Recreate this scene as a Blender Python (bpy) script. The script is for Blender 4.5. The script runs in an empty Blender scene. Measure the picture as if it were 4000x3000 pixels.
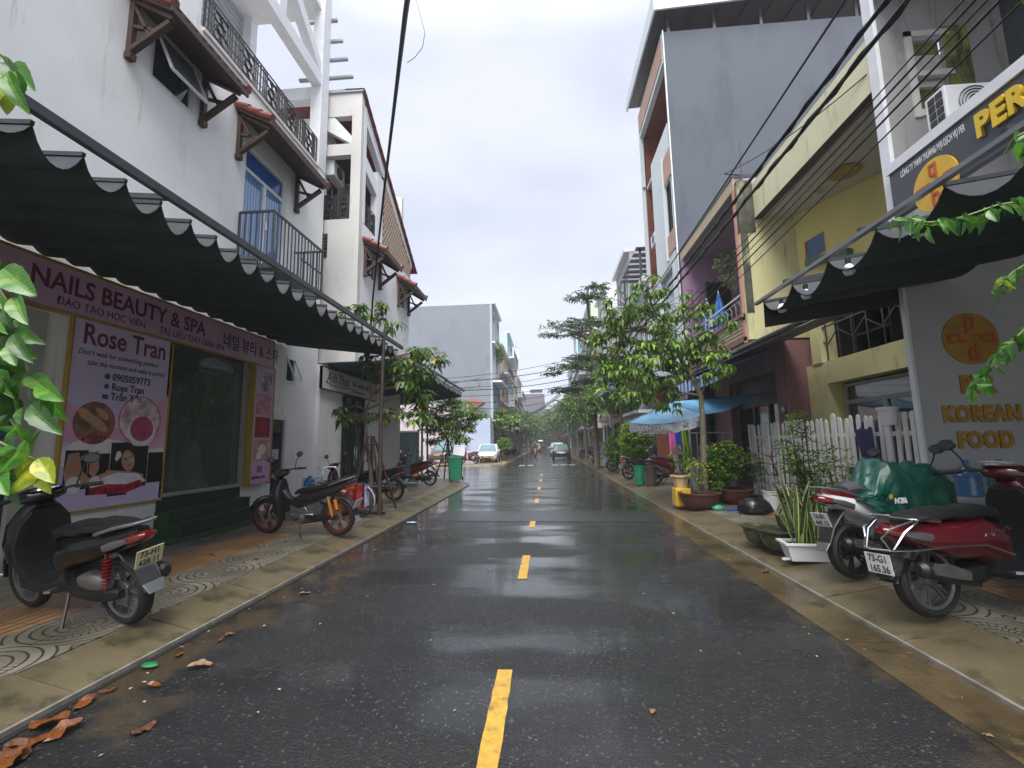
import bpy, math, random
import numpy as np
from mathutils import Vector, Matrix, noise as mnoise
R = math.radians
rnd = random.Random(7)
col = bpy.context.scene.collection
sc = bpy.context.scene

# ------------------------------------------------------------ camera
CAM_H = 1.6
PITCH, YAW, ROLL = 7.48, 4.323, 1.0
cd = bpy.data.cameras.new('camera')
cd.sensor_width = 36.0; cd.lens = 36.0*1770/4000; cd.clip_start = .05; cd.clip_end = 2000
cam = bpy.data.objects.new('camera', cd); col.objects.link(cam)
cam.matrix_world = (Matrix.Translation((0, 0, CAM_H)) @ Matrix.Rotation(R(YAW), 4, 'Z') @
                    Matrix.Rotation(R(90+PITCH), 4, 'X') @ Matrix.Rotation(R(-ROLL), 4, 'Z'))
sc.camera = cam

# ------------------------------------------------------------ world and sun (overcast)
SUN_EL, SUN_AZ = 55, 182           # azimuth: clockwise from +Y
w = bpy.data.worlds.new('World'); sc.world = w; w.use_nodes = True
nt = w.node_tree; nt.nodes.clear()
out = nt.nodes.new('ShaderNodeOutputWorld'); bg = nt.nodes.new('ShaderNodeBackground')
bg.inputs['Strength'].default_value = .12
sky = nt.nodes.new('ShaderNodeTexSky'); sky.sky_type = 'NISHITA'; sky.sun_disc = False
sky.sun_elevation = R(SUN_EL); sky.sun_rotation = R(SUN_AZ)
tc = nt.nodes.new('ShaderNodeTexCoord'); mp = nt.nodes.new('ShaderNodeMapping')
mp.inputs['Scale'].default_value = (1, 1, 2.2)
nz = nt.nodes.new('ShaderNodeTexNoise'); nz.inputs['Scale'].default_value = 2.1
nz.inputs['Detail'].default_value = 6; nz.inputs['Roughness'].default_value = .5
rp = nt.nodes.new('ShaderNodeValToRGB')
rp.color_ramp.elements[0].position = .32; rp.color_ramp.elements[0].color = (1.24, 1.33, 1.63, 1)
rp.color_ramp.elements[1].position = .62; rp.color_ramp.elements[1].color = (1.67, 1.73, 1.95, 1)
e = rp.color_ramp.elements.new(.47); e.color = (1.46, 1.54, 1.80, 1)
sep = nt.nodes.new('ShaderNodeSeparateXYZ')
mr = nt.nodes.new('ShaderNodeMapRange')     # overcast sky, zenith above the view brightened extra to light the walls
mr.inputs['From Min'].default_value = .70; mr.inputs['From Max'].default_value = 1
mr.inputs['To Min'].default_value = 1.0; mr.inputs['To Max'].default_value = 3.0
mul = nt.nodes.new('ShaderNodeVectorMath'); mul.operation = 'SCALE'
mx = nt.nodes.new('ShaderNodeMix'); mx.data_type = 'RGBA'; mx.inputs[0].default_value = .96
L = nt.links.new
L(tc.outputs['Generated'], mp.inputs['Vector']); L(mp.outputs[0], nz.inputs['Vector'])
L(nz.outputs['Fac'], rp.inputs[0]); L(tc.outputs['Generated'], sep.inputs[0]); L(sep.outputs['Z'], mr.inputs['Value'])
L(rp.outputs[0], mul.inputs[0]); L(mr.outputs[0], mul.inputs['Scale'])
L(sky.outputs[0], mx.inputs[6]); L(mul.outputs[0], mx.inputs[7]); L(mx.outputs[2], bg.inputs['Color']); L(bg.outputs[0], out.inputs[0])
sd = bpy.data.lights.new('sun', 'SUN'); sd.energy = 1.5; sd.angle = R(50); sd.color = (1, .97, .93)
so = bpy.data.objects.new('sun', sd); col.objects.link(so)
az = R(SUN_AZ); el = R(SUN_EL)
so.rotation_euler = Vector((math.sin(az)*math.cos(el), math.cos(az)*math.cos(el), math.sin(el))).to_track_quat('Z', 'Y').to_euler()
sc.view_settings.view_transform = 'Standard'; sc.view_settings.look = 'None'
sc.view_settings.exposure = 2.18; sc.view_settings.gamma = 1.0; sc.view_settings.use_curve_mapping = False

# ------------------------------------------------------------ materials
MC = {}
def nodes_of(m):
    nt = m.node_tree; nt.nodes.clear()
    o = nt.nodes.new('ShaderNodeOutputMaterial'); b = nt.nodes.new('ShaderNodeBsdfPrincipled')
    nt.links.new(b.outputs[0], o.inputs[0]); return nt, b
def mat(name, c, rough=.6, var=.12, nscale=3., bump=0., bscale=40., metal=0., stain=None, sthr=.55, sscale=(1, 1, .3),
        coat=0., spec=.5, trans=0., alpha=1., emit=None, island=0., stain2=None, sheer=0.):
    if name in MC: return MC[name]
    m = bpy.data.materials.new(name); m.use_nodes = True; nt, b = nodes_of(m); L = nt.links.new
    N = nt.nodes.new
    b.inputs['Roughness'].default_value = rough; b.inputs['Metallic'].default_value = metal
    b.inputs['Specular IOR Level'].default_value = spec
    if coat: b.inputs['Coat Weight'].default_value = coat; b.inputs['Coat Roughness'].default_value = .08
    if trans: b.inputs['Transmission Weight'].default_value = trans
    if alpha < 1: b.inputs['Alpha'].default_value = alpha
    if emit: b.inputs['Emission Color'].default_value = (*emit[0], 1); b.inputs['Emission Strength'].default_value = emit[1]
    tc = N('ShaderNodeTexCoord')
    c4 = (*c, 1)
    nz = N('ShaderNodeTexNoise'); nz.inputs['Scale'].default_value = nscale; nz.inputs['Detail'].default_value = 5
    L(tc.outputs['Object'], nz.inputs['Vector'])
    mr = N('ShaderNodeMapRange'); mr.inputs['From Min'].default_value = .3; mr.inputs['From Max'].default_value = .7
    mr.inputs['To Min'].default_value = 1-var; mr.inputs['To Max'].default_value = 1+var
    L(nz.outputs['Fac'], mr.inputs['Value'])
    vm = N('ShaderNodeVectorMath'); vm.operation = 'SCALE'; vm.inputs[0].default_value = c
    L(mr.outputs[0], vm.inputs['Scale']); cur = vm.outputs[0]
    if island:
        ge = N('ShaderNodeNewGeometry'); hs = N('ShaderNodeHueSaturation'); m2 = N('ShaderNodeMapRange')
        m2.inputs['To Min'].default_value = 1-island; m2.inputs['To Max'].default_value = 1+island
        m3 = N('ShaderNodeMapRange'); m3.inputs['To Min'].default_value = .5+island*.06; m3.inputs['To Max'].default_value = .5-island*.09
        L(ge.outputs['Random Per Island'], m2.inputs['Value']); L(m2.outputs[0], hs.inputs['Value'])
        L(ge.outputs['Random Per Island'], m3.inputs['Value']); L(m3.outputs[0], hs.inputs['Hue'])
        L(cur, hs.inputs['Color']); cur = hs.outputs[0]
    for st, th, ss, sd_ in ((stain, sthr, sscale, 2.), (stain2, .6, (1.2, 1.2, .12), 5.)):
        if not st: continue
        mp = N('ShaderNodeMapping'); mp.inputs['Scale'].default_value = ss; L(tc.outputs['Object'], mp.inputs['Vector'])
        n2 = N('ShaderNodeTexNoise'); n2.inputs['Scale'].default_value = sd_; n2.inputs['Detail'].default_value = 8; n2.inputs['Roughness'].default_value = .65
        L(mp.outputs[0], n2.inputs['Vector'])
        r2 = N('ShaderNodeMapRange'); r2.inputs['From Min'].default_value = th; r2.inputs['From Max'].default_value = th+.14
        L(n2.outputs['Fac'], r2.inputs['Value'])
        mxx = N('ShaderNodeMix'); mxx.data_type = 'RGBA'; L(r2.outputs[0], mxx.inputs[0]); L(cur, mxx.inputs[6]); mxx.inputs[7].default_value = (*st, 1)
        cur = mxx.outputs[2]
    L(cur, b.inputs['Base Color'])
    if bump:
        n3 = N('ShaderNodeTexNoise'); n3.inputs['Scale'].default_value = bscale; n3.inputs['Detail'].default_value = 4
        L(tc.outputs['Object'], n3.inputs['Vector'])
        bp = N('ShaderNodeBump'); bp.inputs['Strength'].default_value = bump; bp.inputs['Distance'].default_value = .01
        L(n3.outputs['Fac'], bp.inputs['Height']); L(bp.outputs[0], b.inputs['Normal'])
    if sheer:
        tr = N('ShaderNodeBsdfTranslucent'); L(cur, tr.inputs[0]); ms = N('ShaderNodeMixShader'); ms.inputs[0].default_value = sheer
        o = [n for n in nt.nodes if n.type == 'OUTPUT_MATERIAL'][0]; L(b.outputs[0], ms.inputs[1]); L(tr.outputs[0], ms.inputs[2]); L(ms.outputs[0], o.inputs[0])
    MC[name] = m; return m

# ------------------------------------------------------------ object helpers
def thing(name, label, cat, loc=(0, 0, 0), rz=0, group=None, kind=None):
    o = bpy.data.objects.new(name, None); o.empty_display_size = .2; col.objects.link(o)
    o.location = loc; o.rotation_euler = (0, 0, rz)
    return tag(o, label, cat, group, kind)
def tag(o, label=None, cat=None, group=None, kind=None):
    if label: o['label'] = label
    if cat: o['category'] = cat
    if group: o['group'] = group
    if kind: o['kind'] = kind
    return o
def kids(o): return [c for c in KID.get(o.name, [])]
KID = {}
def setpar(o, p):
    o.parent = p; KID.setdefault(p.name, []).append(o)
def copy_tree(o, label=None, loc=None, rz=None, parent=None, group=None):
    c = o.copy(); col.objects.link(c)
    if parent: setpar(c, parent)
    if label: c['label'] = label
    if group: c['group'] = group
    if loc is not None: c.location = loc
    if rz is not None: c.rotation_euler = (0, 0, rz)
    for ch in kids(o): copy_tree(ch, parent=c)
    return c

class MB:
    def __init__(s): s.v = []; s.f = []; s.mi = []; s.m = 0
    def add(s, vs, fs):
        b = len(s.v); s.v += [tuple(x) for x in vs]
        s.f += [tuple(b+i for i in f) for f in fs]; s.mi += [s.m]*len(fs); return s
    def box(s, x0, x1, y0, y1, z0, z1):
        if x0 > x1: x0, x1 = x1, x0
        if y0 > y1: y0, y1 = y1, y0
        if z0 > z1: z0, z1 = z1, z0
        return s.add([(x0, y0, z0), (x1, y0, z0), (x1, y1, z0), (x0, y1, z0), (x0, y0, z1), (x1, y0, z1), (x1, y1, z1), (x0, y1, z1)],
                     [(0, 3, 2, 1), (4, 5, 6, 7), (0, 1, 5, 4), (1, 2, 6, 5), (2, 3, 7, 6), (3, 0, 4, 7)])
    def bar(s, a, b, w, h=None, up=(0, 0, 1)):     # rectangular bar from a to b
        h = h or w; a = Vector(a); b = Vector(b); t = (b-a).normalized(); u = Vector(up)
        if abs(t.dot(u)) > .98: u = Vector((1, 0, 0))
        sx = t.cross(u).normalized()*w/2; sy = sx.cross(t).normalized()*h/2
        vs = [a-sx-sy, a+sx-sy, a+sx+sy, a-sx+sy, b-sx-sy, b+sx-sy, b+sx+sy, b-sx+sy]
        return s.add(vs, [(0, 1, 2, 3), (7, 6, 5, 4), (0, 4, 5, 1), (1, 5, 6, 2), (2, 6, 7, 3), (3, 7, 4, 0)])
    def tube(s, pts, r, n=8, caps=True):
        pts = [Vector(p) for p in pts]; rs = r if isinstance(r, (list, tuple)) else [r]*len(pts)
        rings = []; up = None
        for i, p in enumerate(pts):
            t = (pts[min(i+1, len(pts)-1)]-pts[max(i-1, 0)]).normalized()
            if up is None: up = Vector((0, 0, 1)) if abs(t.z) < .9 else Vector((1, 0, 0))
            x = t.cross(up)
            if x.length < 1e-4: x = t.cross(Vector((.3, 1, .2)))
            x.normalize(); y = x.cross(t).normalized(); up = y
            rings.append([p+x*math.cos(a)*rs[i]+y*math.sin(a)*rs[i] for a in [2*math.pi*k/n for k in range(n)]])
        vs = [v for r_ in rings for v in r_]; fs = []
        for i in range(len(rings)-1):
            for k in range(n): fs.append((i*n+k, i*n+(k+1) % n, (i+1)*n+(k+1) % n, (i+1)*n+k))
        if caps: fs.append(tuple(range(n))[::-1]); fs.append(tuple((len(rings)-1)*n+k for k in range(n)))
        return s.add(vs, fs)
    def loft(s, secs, n=12, p=2.6, lat=(0, 1, 0), caps=True):     # secs: (x,y,z,halfwidth,halfheight)
        lat = Vector(lat); P = [Vector(q[:3]) for q in secs]; vs = []; fs = []
        for i, q in enumerate(secs):
            t = (P[min(i+1, len(P)-1)]-P[max(i-1, 0)]).normalized(); nn = t.cross(lat).normalized()
            for k in range(n):
                a = 2*math.pi*k/n; ca, sa = math.cos(a), math.sin(a)
                vs.append(P[i]+lat*q[3]*math.copysign(abs(ca)**(2/p), ca)+nn*q[4]*math.copysign(abs(sa)**(2/p), sa))
        for i in range(len(P)-1):
            for k in range(n): fs.append((i*n+k, i*n+(k+1) % n, (i+1)*n+(k+1) % n, (i+1)*n+k))
        if caps: fs.append(tuple(range(n))[::-1]); fs.append(tuple((len(P)-1)*n+k for k in range(n)))
        return s.add(vs, fs)
    def lathe(s, prof, n=20, c=(0, 0, 0), axis='Z', close=False):  # prof: (r, h)
        vs = []; fs = []; m = len(prof)
        for k in range(n):
            a = 2*math.pi*k/n; ca, sa = math.cos(a), math.sin(a)
            for r, h in prof:
                q = (r*ca, r*sa, h) if axis == 'Z' else (r*ca, h, r*sa) if axis == 'Y' else (h, r*ca, r*sa)
                vs.append((q[0]+c[0], q[1]+c[1], q[2]+c[2]))
        for k in range(n):
            for j in range(m-1 if not close else m):
                j2 = (j+1) % m; k2 = (k+1) % n; fs.append((k*m+j, k2*m+j, k2*m+j2, k*m+j2))
        return s.add(vs, fs)
    def prism(s, poly, a, b, axis='Y'):   # polygon in the plane across axis, extruded from a to b
        n = len(poly)
        def q(u, v, h): return (u, h, v) if axis == 'Y' else (h, u, v) if axis == 'X' else (u, v, h)
        vs = [q(u, v, a) for u, v in poly]+[q(u, v, b) for u, v in poly]
        fs = [tuple(range(n)), tuple(range(n, 2*n))[::-1]]+[(k, (k+1) % n+0, (k+1) % n+n, k+n) for k in range(n)]
        return s.add(vs, fs)
    def quad(s, a, b, c, d): return s.add([a, b, c, d], [(0, 1, 2, 3)])
    def xf(s, M, i0=0):
        s.v[i0:] = [tuple(M @ Vector(v)) for v in s.v[i0:]]; return s
    def build(s, name, mats, parent=None, smooth=35, loc=None, rz=None, label=None, bevel=0):
        me = bpy.data.meshes.new(name); me.from_pydata(s.v, [], s.f)
        for m in (mats if isinstance(mats, (list, tuple)) else [mats]): me.materials.append(m)
        if any(s.mi): me.polygons.foreach_set('material_index', s.mi)
        import bmesh
        bm = bmesh.new(); bm.from_mesh(me); bmesh.ops.recalc_face_normals(bm, faces=bm.faces)
        if bevel:
            es = [e_ for e_ in bm.edges if len(e_.link_faces) == 2 and e_.calc_face_angle(0) > .6]
            bmesh.ops.bevel(bm, geom=es, offset=bevel, segments=2, affect='EDGES', profile=.5, clamp_overlap=True)
        bm.to_mesh(me); bm.free()
        if smooth: me.shade_smooth(); me.set_sharp_from_angle(angle=R(smooth))
        o = bpy.data.objects.new(name, me); col.objects.link(o)
        if parent: setpar(o, parent)
        if loc is not None: o.location = loc
        if rz is not None: o.rotation_euler = (0, 0, rz)
        if label: o['label'] = label
        return o

def inst(o, parent, loc, rot=(0, 0, 0), scale=None):
    c = o.copy(); col.objects.link(c); setpar(c, parent); c.location = loc; c.rotation_euler = rot
    if scale: c.scale = scale
    return c

def wall(mb, axis, at, th, u0, u1, z0, z1, holes=()):
    """wall in plane axis=at..at+th, spanning u (the other horizontal axis) and z, with rectangular holes (u0,u1,z0,z1)"""
    us = sorted({u0, u1, *[h for q in holes for h in q[:2]]}); zs = sorted({z0, z1, *[h for q in holes for h in q[2:]]})
    us = [u for u in us if u0 <= u <= u1]; zs = [z for z in zs if z0 <= z <= z1]
    def solid(i, j):
        if i < 0 or j < 0 or i >= len(us)-1 or j >= len(zs)-1: return False
        cu, cz = (us[i]+us[i+1])/2, (zs[j]+zs[j+1])/2
        return not any(a < cu < b and c < cz < d for a, b, c, d in holes)
    def q(u, w_, z): return (w_, u, z) if axis == 'X' else (u, w_, z)
    a, b = at, at+th
    for i in range(len(us)-1):
        for j in range(len(zs)-1):
            if not solid(i, j): continue
            u, U, z, Z = us[i], us[i+1], zs[j], zs[j+1]
            mb.quad(q(u, a, z), q(U, a, z), q(U, a, Z), q(u, a, Z)); mb.quad(q(u, b, z), q(u, b, Z), q(U, b, Z), q(U, b, z))
            if not solid(i-1, j): mb.quad(q(u, a, z), q(u, a, Z), q(u, b, Z), q(u, b, z))
            if not solid(i+1, j): mb.quad(q(U, a, z), q(U, b, z), q(U, b, Z), q(U, a, Z))
            if not solid(i, j-1): mb.quad(q(u, a, z), q(u, b, z), q(U, b, z), q(U, a, z))
            if not solid(i, j+1): mb.quad(q(u, a, Z), q(U, a, Z), q(U, b, Z), q(u, b, Z))
    return mb

FR_L = Matrix(((0, 0, 1), (1, 0, 0), (0, 1, 0)))      # text on walls facing +X
FR_R = Matrix(((0, 0, -1), (-1, 0, 0), (0, 1, 0)))    # text on walls facing -X
FR_C = Matrix(((1, 0, 0), (0, 0, -1), (0, 1, 0)))     # text on walls facing the camera (-Y)
def text(s, size, m, parent, fr, loc, name='lettering', ext=.002, off=0., align='LEFT', wscale=1., shear=0., spacing=1.):
    cu = bpy.data.curves.new(name, 'FONT'); cu.body = s; cu.size = size; cu.extrude = ext; cu.offset = off; cu.align_x = align
    cu.shear = shear; cu.space_character = spacing; cu.resolution_u = 3; cu.space_line = .95
    t = bpy.data.objects.new(name, cu); col.objects.link(t)
    dg = bpy.context.evaluated_depsgraph_get(); me = bpy.data.meshes.new_from_object(t.evaluated_get(dg))
    bpy.data.objects.remove(t); me.name = name; me.materials.clear(); me.materials.append(m)
    o = bpy.data.objects.new(name, me); col.objects.link(o)
    M4 = fr.to_4x4() @ Matrix.Scale(wscale, 4, (1, 0, 0)); me.transform(M4)
    o.location = loc
    if parent: setpar(o, parent)
    return o

# px helper: where a photo pixel (0..4000, 0..3000) meets a plane of the place
def _ray(u, v):
    x, y = u-2000., v-1500.; c, s = math.cos(R(ROLL)), math.sin(R(ROLL)); x, y = x*c-y*s, x*s+y*c
    d = Vector((x, 1770., -y)).normalized(); d = Matrix.Rotation(R(PITCH), 3, 'X') @ d
    return Matrix.Rotation(R(YAW), 3, 'Z') @ d
def onY(u, v, y): d = _ray(u, v); t = y/d.y; return Vector((d.x*t, y, CAM_H+d.z*t))
def onG(u, v, z=.13): d = _ray(u, v); t = (z-CAM_H)/d.z; return Vector((d.x*t, d.y*t, z))
def onX(u, v, x): d = _ray(u, v); t = x/d.x; return Vector((x, d.y*t, CAM_H+d.z*t))
# ------------------------------------------------------------ material palette
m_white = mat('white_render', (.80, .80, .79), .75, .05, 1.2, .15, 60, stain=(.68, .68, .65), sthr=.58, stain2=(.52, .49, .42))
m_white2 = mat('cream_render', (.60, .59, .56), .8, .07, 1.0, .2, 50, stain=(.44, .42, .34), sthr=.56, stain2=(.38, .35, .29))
m_trim = mat('white_paint_trim', (.74, .75, .77), .45, .05, 4)
m_steel = mat('dark_steel_paint', (.055, .06, .07), .4, .15, 8, metal=.2)
m_black = mat('black_iron', (.008, .008, .009), .45, .2, 8)
m_blackgloss = mat('black_gloss', (.004, .0045, .005), .22, .1, 5, coat=.25, spec=.4)
m_plastic = mat('black_plastic', (.008, .0085, .009), .45, .2, 9)
m_rubber = mat('tyre_rubber', (.008, .008, .008), .7, .2, 12, bump=.3, bscale=90)
m_chrome = mat('chrome', (.62, .64, .67), .18, .1, 6, metal=1)
m_alu = mat('cast_alloy', (.30, .31, .32), .38, .2, 8, metal=.9)
m_glass = mat('dark_window_glass', (.018, .025, .026), .05, .3, 1.5, spec=.8)
m_glassgreen = mat('green_tinted_glass', (.022, .045, .04), .05, .3, 1.2, spec=.8)
m_awn_under = mat('awning_underside', (.024, .05, .042), .7, .25, 3, bump=.1, sheer=.12)
m_awn_top = mat('awning_grey_topside', (.036, .04, .046), .5, .12, 5)
m_brown = mat('brown_timber_paint', (.06, .03, .022), .6, .2, 6, bump=.2)
m_tile_red = mat('red_roof_tile', (.20, .05, .035), .5, .3, 5, stain=(.05, .045, .04), sthr=.58, sscale=(2, 2, 2), island=.25)
m_wood = mat('wet_brown_wood', (.045, .03, .022), .5, .3, 9, bump=.4, bscale=30)
m_bark = mat('grey_brown_bark', (.13, .105, .075), .75, .3, 8, bump=.6, bscale=35, stain=(.2, .2, .16), sthr=.55, sscale=(3, 3, 2))
m_leaf = mat('leaf_green', (.075, .17, .025), .34, .2, 3, island=.6, sheer=.3)
m_leaf_dark = mat('leaf_dark_green', (.04, .10, .028), .4, .2, 3, island=.5, sheer=.25)
m_leaf_bright = mat('leaf_bright_green', (.16, .31, .03), .34, .2, 3, island=.45, sheer=.35)
m_leaf_far = mat('leaf_bluish_green', (.075, .15, .05), .42, .2, 2, island=.5, sheer=.3)
m_leaf_rust = mat('dead_leaf_orange', (.15, .050, .014), .28, .6, 22)
m_leaf_yel = mat('yellow_leaf', (.32, .26, .03), .45, .2, 5, island=.3)
m_conc = mat('wet_concrete', (.125, .102, .058), .33, .2, 1.5, .35, 60, stain=(.04, .038, .02), sthr=.52, sscale=(1, 1, 1), stain2=(.18, .145, .085))
m_red = mat('red_paint', (.22, .008, .009), .2, .1, 5, coat=.8)
m_maroon = mat('maroon_paint', (.075, .003, .008), .18, .1, 5, coat=.9)
m_redlens = mat('red_lens', (.14, .006, .005), .12, .1, 5, coat=.6)
m_clear = mat('clear_lens', (.28, .28, .28), .1, .1, 5, coat=.7)
m_orange = mat('orange_plastic', (.6, .14, .01), .4, .1)
m_smoke = mat('smoked_lens', (.07, .07, .075), .12, .1, 5, coat=.5)
m_gold = mat('gold_spring', (.7, .33, .03), .35, .1, metal=.3)
m_plate = mat('number_plate_white', (.62, .62, .62), .4, .06, 20)
m_platey = mat('number_plate_yellowed', (.62, .55, .32), .4, .06, 20)
m_ink = mat('black_lettering', (.03, .03, .035), .5, .05)
m_whitepl = mat('white_plastic', (.7, .71, .72), .35, .05)
m_green_bin = mat('green_bin_plastic', (.01, .20, .10), .4, .12, 5)
m_blue = mat('blue_plastic', (.02, .09, .42), .4, .12, 5)
m_turf = mat('artificial_turf', (.012, .055, .008), .85, .35, 14, .8, 160)
m_granite = mat('black_granite', (.025, .032, .034), .15, .3, 60)
m_terra = mat('terracotta', (.085, .028, .02), .5, .2, 4)
m_soil = mat('dark_soil', (.03, .022, .015), .9, .3, 20, .5, 60)

def asphalt_mat():
    m = bpy.data.materials.new('wet_asphalt'); m.use_nodes = True; nt, b = nodes_of(m); N = nt.nodes.new; L = nt.links.new
    tc = N('ShaderNodeTexCoord'); sp = N('ShaderNodeSeparateXYZ'); L(tc.outputs['Object'], sp.inputs[0])
    def noise(scale, det, vec=None, rough=.5):
        n = N('ShaderNodeTexNoise'); n.inputs['Scale'].default_value = scale; n.inputs['Detail'].default_value = det
        n.inputs['Roughness'].default_value = rough; L(vec or tc.outputs['Object'], n.inputs['Vector']); return n.outputs['Fac']
    def rng(v, a, b_, c, d):
        n = N('ShaderNodeMapRange'); n.inputs['From Min'].default_value = a; n.inputs['From Max'].default_value = b_
        n.inputs['To Min'].default_value = c; n.inputs['To Max'].default_value = d; L(v, n.inputs['Value']); return n.outputs[0]
    def op(o, a, b_):
        n = N('ShaderNodeMath'); n.operation = o
        for i, x in enumerate((a, b_)):
            if hasattr(x, 'links'): L(x, n.inputs[i])
            else: n.inputs[i].default_value = x
        return n.outputs[0]
    def mixc(f, a, c):
        n = N('ShaderNodeMix'); n.data_type = 'RGBA'; L(f, n.inputs[0])
        if hasattr(a, 'links'): L(a, n.inputs[6])
        else: n.inputs[6].default_value = (*a, 1)
        n.inputs[7].default_value = (*c, 1); return n.outputs[2]
    agg = N('ShaderNodeTexVoronoi'); agg.inputs['Scale'].default_value = 75; L(tc.outputs['Object'], agg.inputs['Vector'])
    big = noise(.55, 4); fine = noise(160, 3)
    c = mixc(rng(big, .35, .65, 0, 1), (.011, .012, .0125), (.021, .021, .021))
    c = mixc(rng(agg.outputs['Color'], .80, .95, 0, .8), c, (.10, .10, .095))
    mud = noise(2.2, 7, rough=.65)                       # brown silt washed into the gutters
    ax = op('ABSOLUTE', op('ADD', sp.outputs['X'], .2), 0)
    edge = op('MULTIPLY', rng(ax, 1.7, 2.85, 0, 1), rng(mud, .38, .62, .0, 1.25))
    c = mixc(rng(edge, .3, .75, 0, .8), c, (.06, .042, .02))
    st = noise(6, 8, rough=.7); c = mixc(rng(st, .62, .72, 0, .25), c, (.09, .085, .08))
    L(c, b.inputs['Base Color'])
    pm = N('ShaderNodeMapping'); pm.inputs['Scale'].default_value = (.5, 1.5, 1); L(tc.outputs['Object'], pm.inputs['Vector'])
    pud = noise(.8, 4, pm.outputs[0])
    wet = rng(pud, .44, .56, 0, 1)                       # 1 = standing film of water
    gut = rng(ax, 2.2, 2.8, 0, .8); wet = op('MAXIMUM', wet, gut)
    yy = rng(sp.outputs['Y'], 7, 15, 0, .85); wet = op('MAXIMUM', op('MULTIPLY', wet, rng(sp.outputs['Y'], 2.5, 7, .5, 1)), op('MULTIPLY', yy, rng(pud, .36, .5, .0, 1)))
    ro = N('ShaderNodeMix'); L(wet, ro.inputs[0]); ro.inputs[2].default_value = .30; ro.inputs[3].default_value = .22; L(ro.outputs[0], b.inputs['Roughness'])
    b.inputs['IOR'].default_value = 1.45; b.inputs['Specular IOR Level'].default_value = .5
    bp = N('ShaderNodeBump'); bp.inputs['Distance'].default_value = .012
    L(rng(wet, 0, 1, .8, .15), bp.inputs['Strength']); L(op('ADD', op('MULTIPLY', agg.outputs['Distance'], .7), fine), bp.inputs['Height'])
    rm = N('ShaderNodeMapping'); rm.inputs['Scale'].default_value = (.22, 2.6, 1); L(tc.outputs['Object'], rm.inputs['Vector'])
    rip = noise(1.1, 4, rm.outputs[0], .6); b2 = N('ShaderNodeBump'); b2.inputs['Distance'].default_value = .05
    L(rng(sp.outputs['Y'], 5, 22, .06, .55), b2.inputs['Strength']); L(rip, b2.inputs['Height']); L(bp.outputs[0], b2.inputs['Normal'])
    L(b2.outputs[0], b.inputs['Normal'])
    b3 = N('ShaderNodeBump'); b3.inputs['Distance'].default_value = .05; L(rng(sp.outputs['Y'], 5, 22, .05, .5), b3.inputs['Strength']); L(rip, b3.inputs['Height']); L(b3.outputs[0], b.inputs['Coat Normal'])
    L(wet, b.inputs['Coat Weight']); b.inputs['Coat IOR'].default_value = 1.36; b.inputs['Coat Roughness'].default_value = .09; return m
m_asph = asphalt_mat()

def paver_mat(name, base, line, kind):
    """one 40 cm tile seen in its own coordinates: 'fan' has ring grooves round a corner, 'rib' has straight ribs"""
    m = bpy.data.materials.new(name); m.use_nodes = True; nt, b = nodes_of(m); N = nt.nodes.new; L = nt.links.new
    tc = N('ShaderNodeTexCoord'); oi = N('ShaderNodeObjectInfo'); geo = N('ShaderNodeNewGeometry')
    def mth(o, a, b_=0., c_=0.):
        n = N('ShaderNodeMath'); n.operation = o
        for i, x in enumerate((a, b_, c_)):
            if hasattr(x, 'links'): L(x, n.inputs[i])
            else: n.inputs[i].default_value = x
        return n.outputs[0]
    sp = N('ShaderNodeSeparateXYZ'); L(tc.outputs['Object'], sp.inputs[0])
    X = mth('ADD', sp.outputs['X'], .2); Y = mth('ADD', sp.outputs['Y'], .2)
    if kind == 'fan':
        r = mth('SQRT', mth('ADD', mth('MULTIPLY', X, X), mth('MULTIPLY', Y, Y)))
        ring = mth('FRACT', mth('MULTIPLY', r, 1/.075)); ang = mth('MULTIPLY', mth('ARCTAN2', Y, X), 18/math.pi)
        a1 = mth('FRACT', mth('ADD', ang, mth('MULTIPLY', mth('FLOOR', mth('MULTIPLY', r, 1/.075)), .5)))
        inner = mth('LESS_THAN', r, .30)
        g = mth('MAXIMUM', mth('LESS_THAN', ring, .22), mth('MULTIPLY', mth('LESS_THAN', a1, .22), inner))
    else:
        f1 = mth('FRACT', mth('MULTIPLY', X, 10.)); g = mth('LESS_THAN', f1, .25)
        f2 = mth('FRACT', mth('MULTIPLY', Y, 2.5)); g = mth('MAXIMUM', g, mth('LESS_THAN', f2, .02))
    nz = N('ShaderNodeTexNoise'); nz.inputs['Scale'].default_value = 1.6; nz.inputs['Detail'].default_value = 7; L(geo.outputs['Position'], nz.inputs['Vector'])
    mr = N('ShaderNodeMapRange'); mr.inputs['From Min'].default_value = .3; mr.inputs['From Max'].default_value = .7
    mr.inputs['To Min'].default_value = .6; mr.inputs['To Max'].default_value = 1.3; L(nz.outputs['Fac'], mr.inputs['Value'])
    rr = N('ShaderNodeMapRange'); rr.inputs['To Min'].default_value = .82; rr.inputs['To Max'].default_value = 1.15; L(oi.outputs['Random'], rr.inputs['Value'])
    vm = N('ShaderNodeVectorMath'); vm.operation = 'SCALE'; vm.inputs[0].default_value = base; L(mth('MULTIPLY', mr.outputs[0], rr.outputs[0]), vm.inputs['Scale'])
    mx = N('ShaderNodeMix'); mx.data_type = 'RGBA'; L(mth('MULTIPLY', g, .9), mx.inputs[0]); L(vm.outputs[0], mx.inputs[6]); mx.inputs[7].default_value = (*line, 1)
    L(mx.outputs[2], b.inputs['Base Color']); b.inputs['Roughness'].default_value = .36
    bp = N('ShaderNodeBump'); bp.inputs['Strength'].default_value = .9; bp.inputs['Distance'].default_value = .006; bp.invert = True
    L(g, bp.inputs['Height']); L(bp.outputs[0], b.inputs['Normal']); return m
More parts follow.
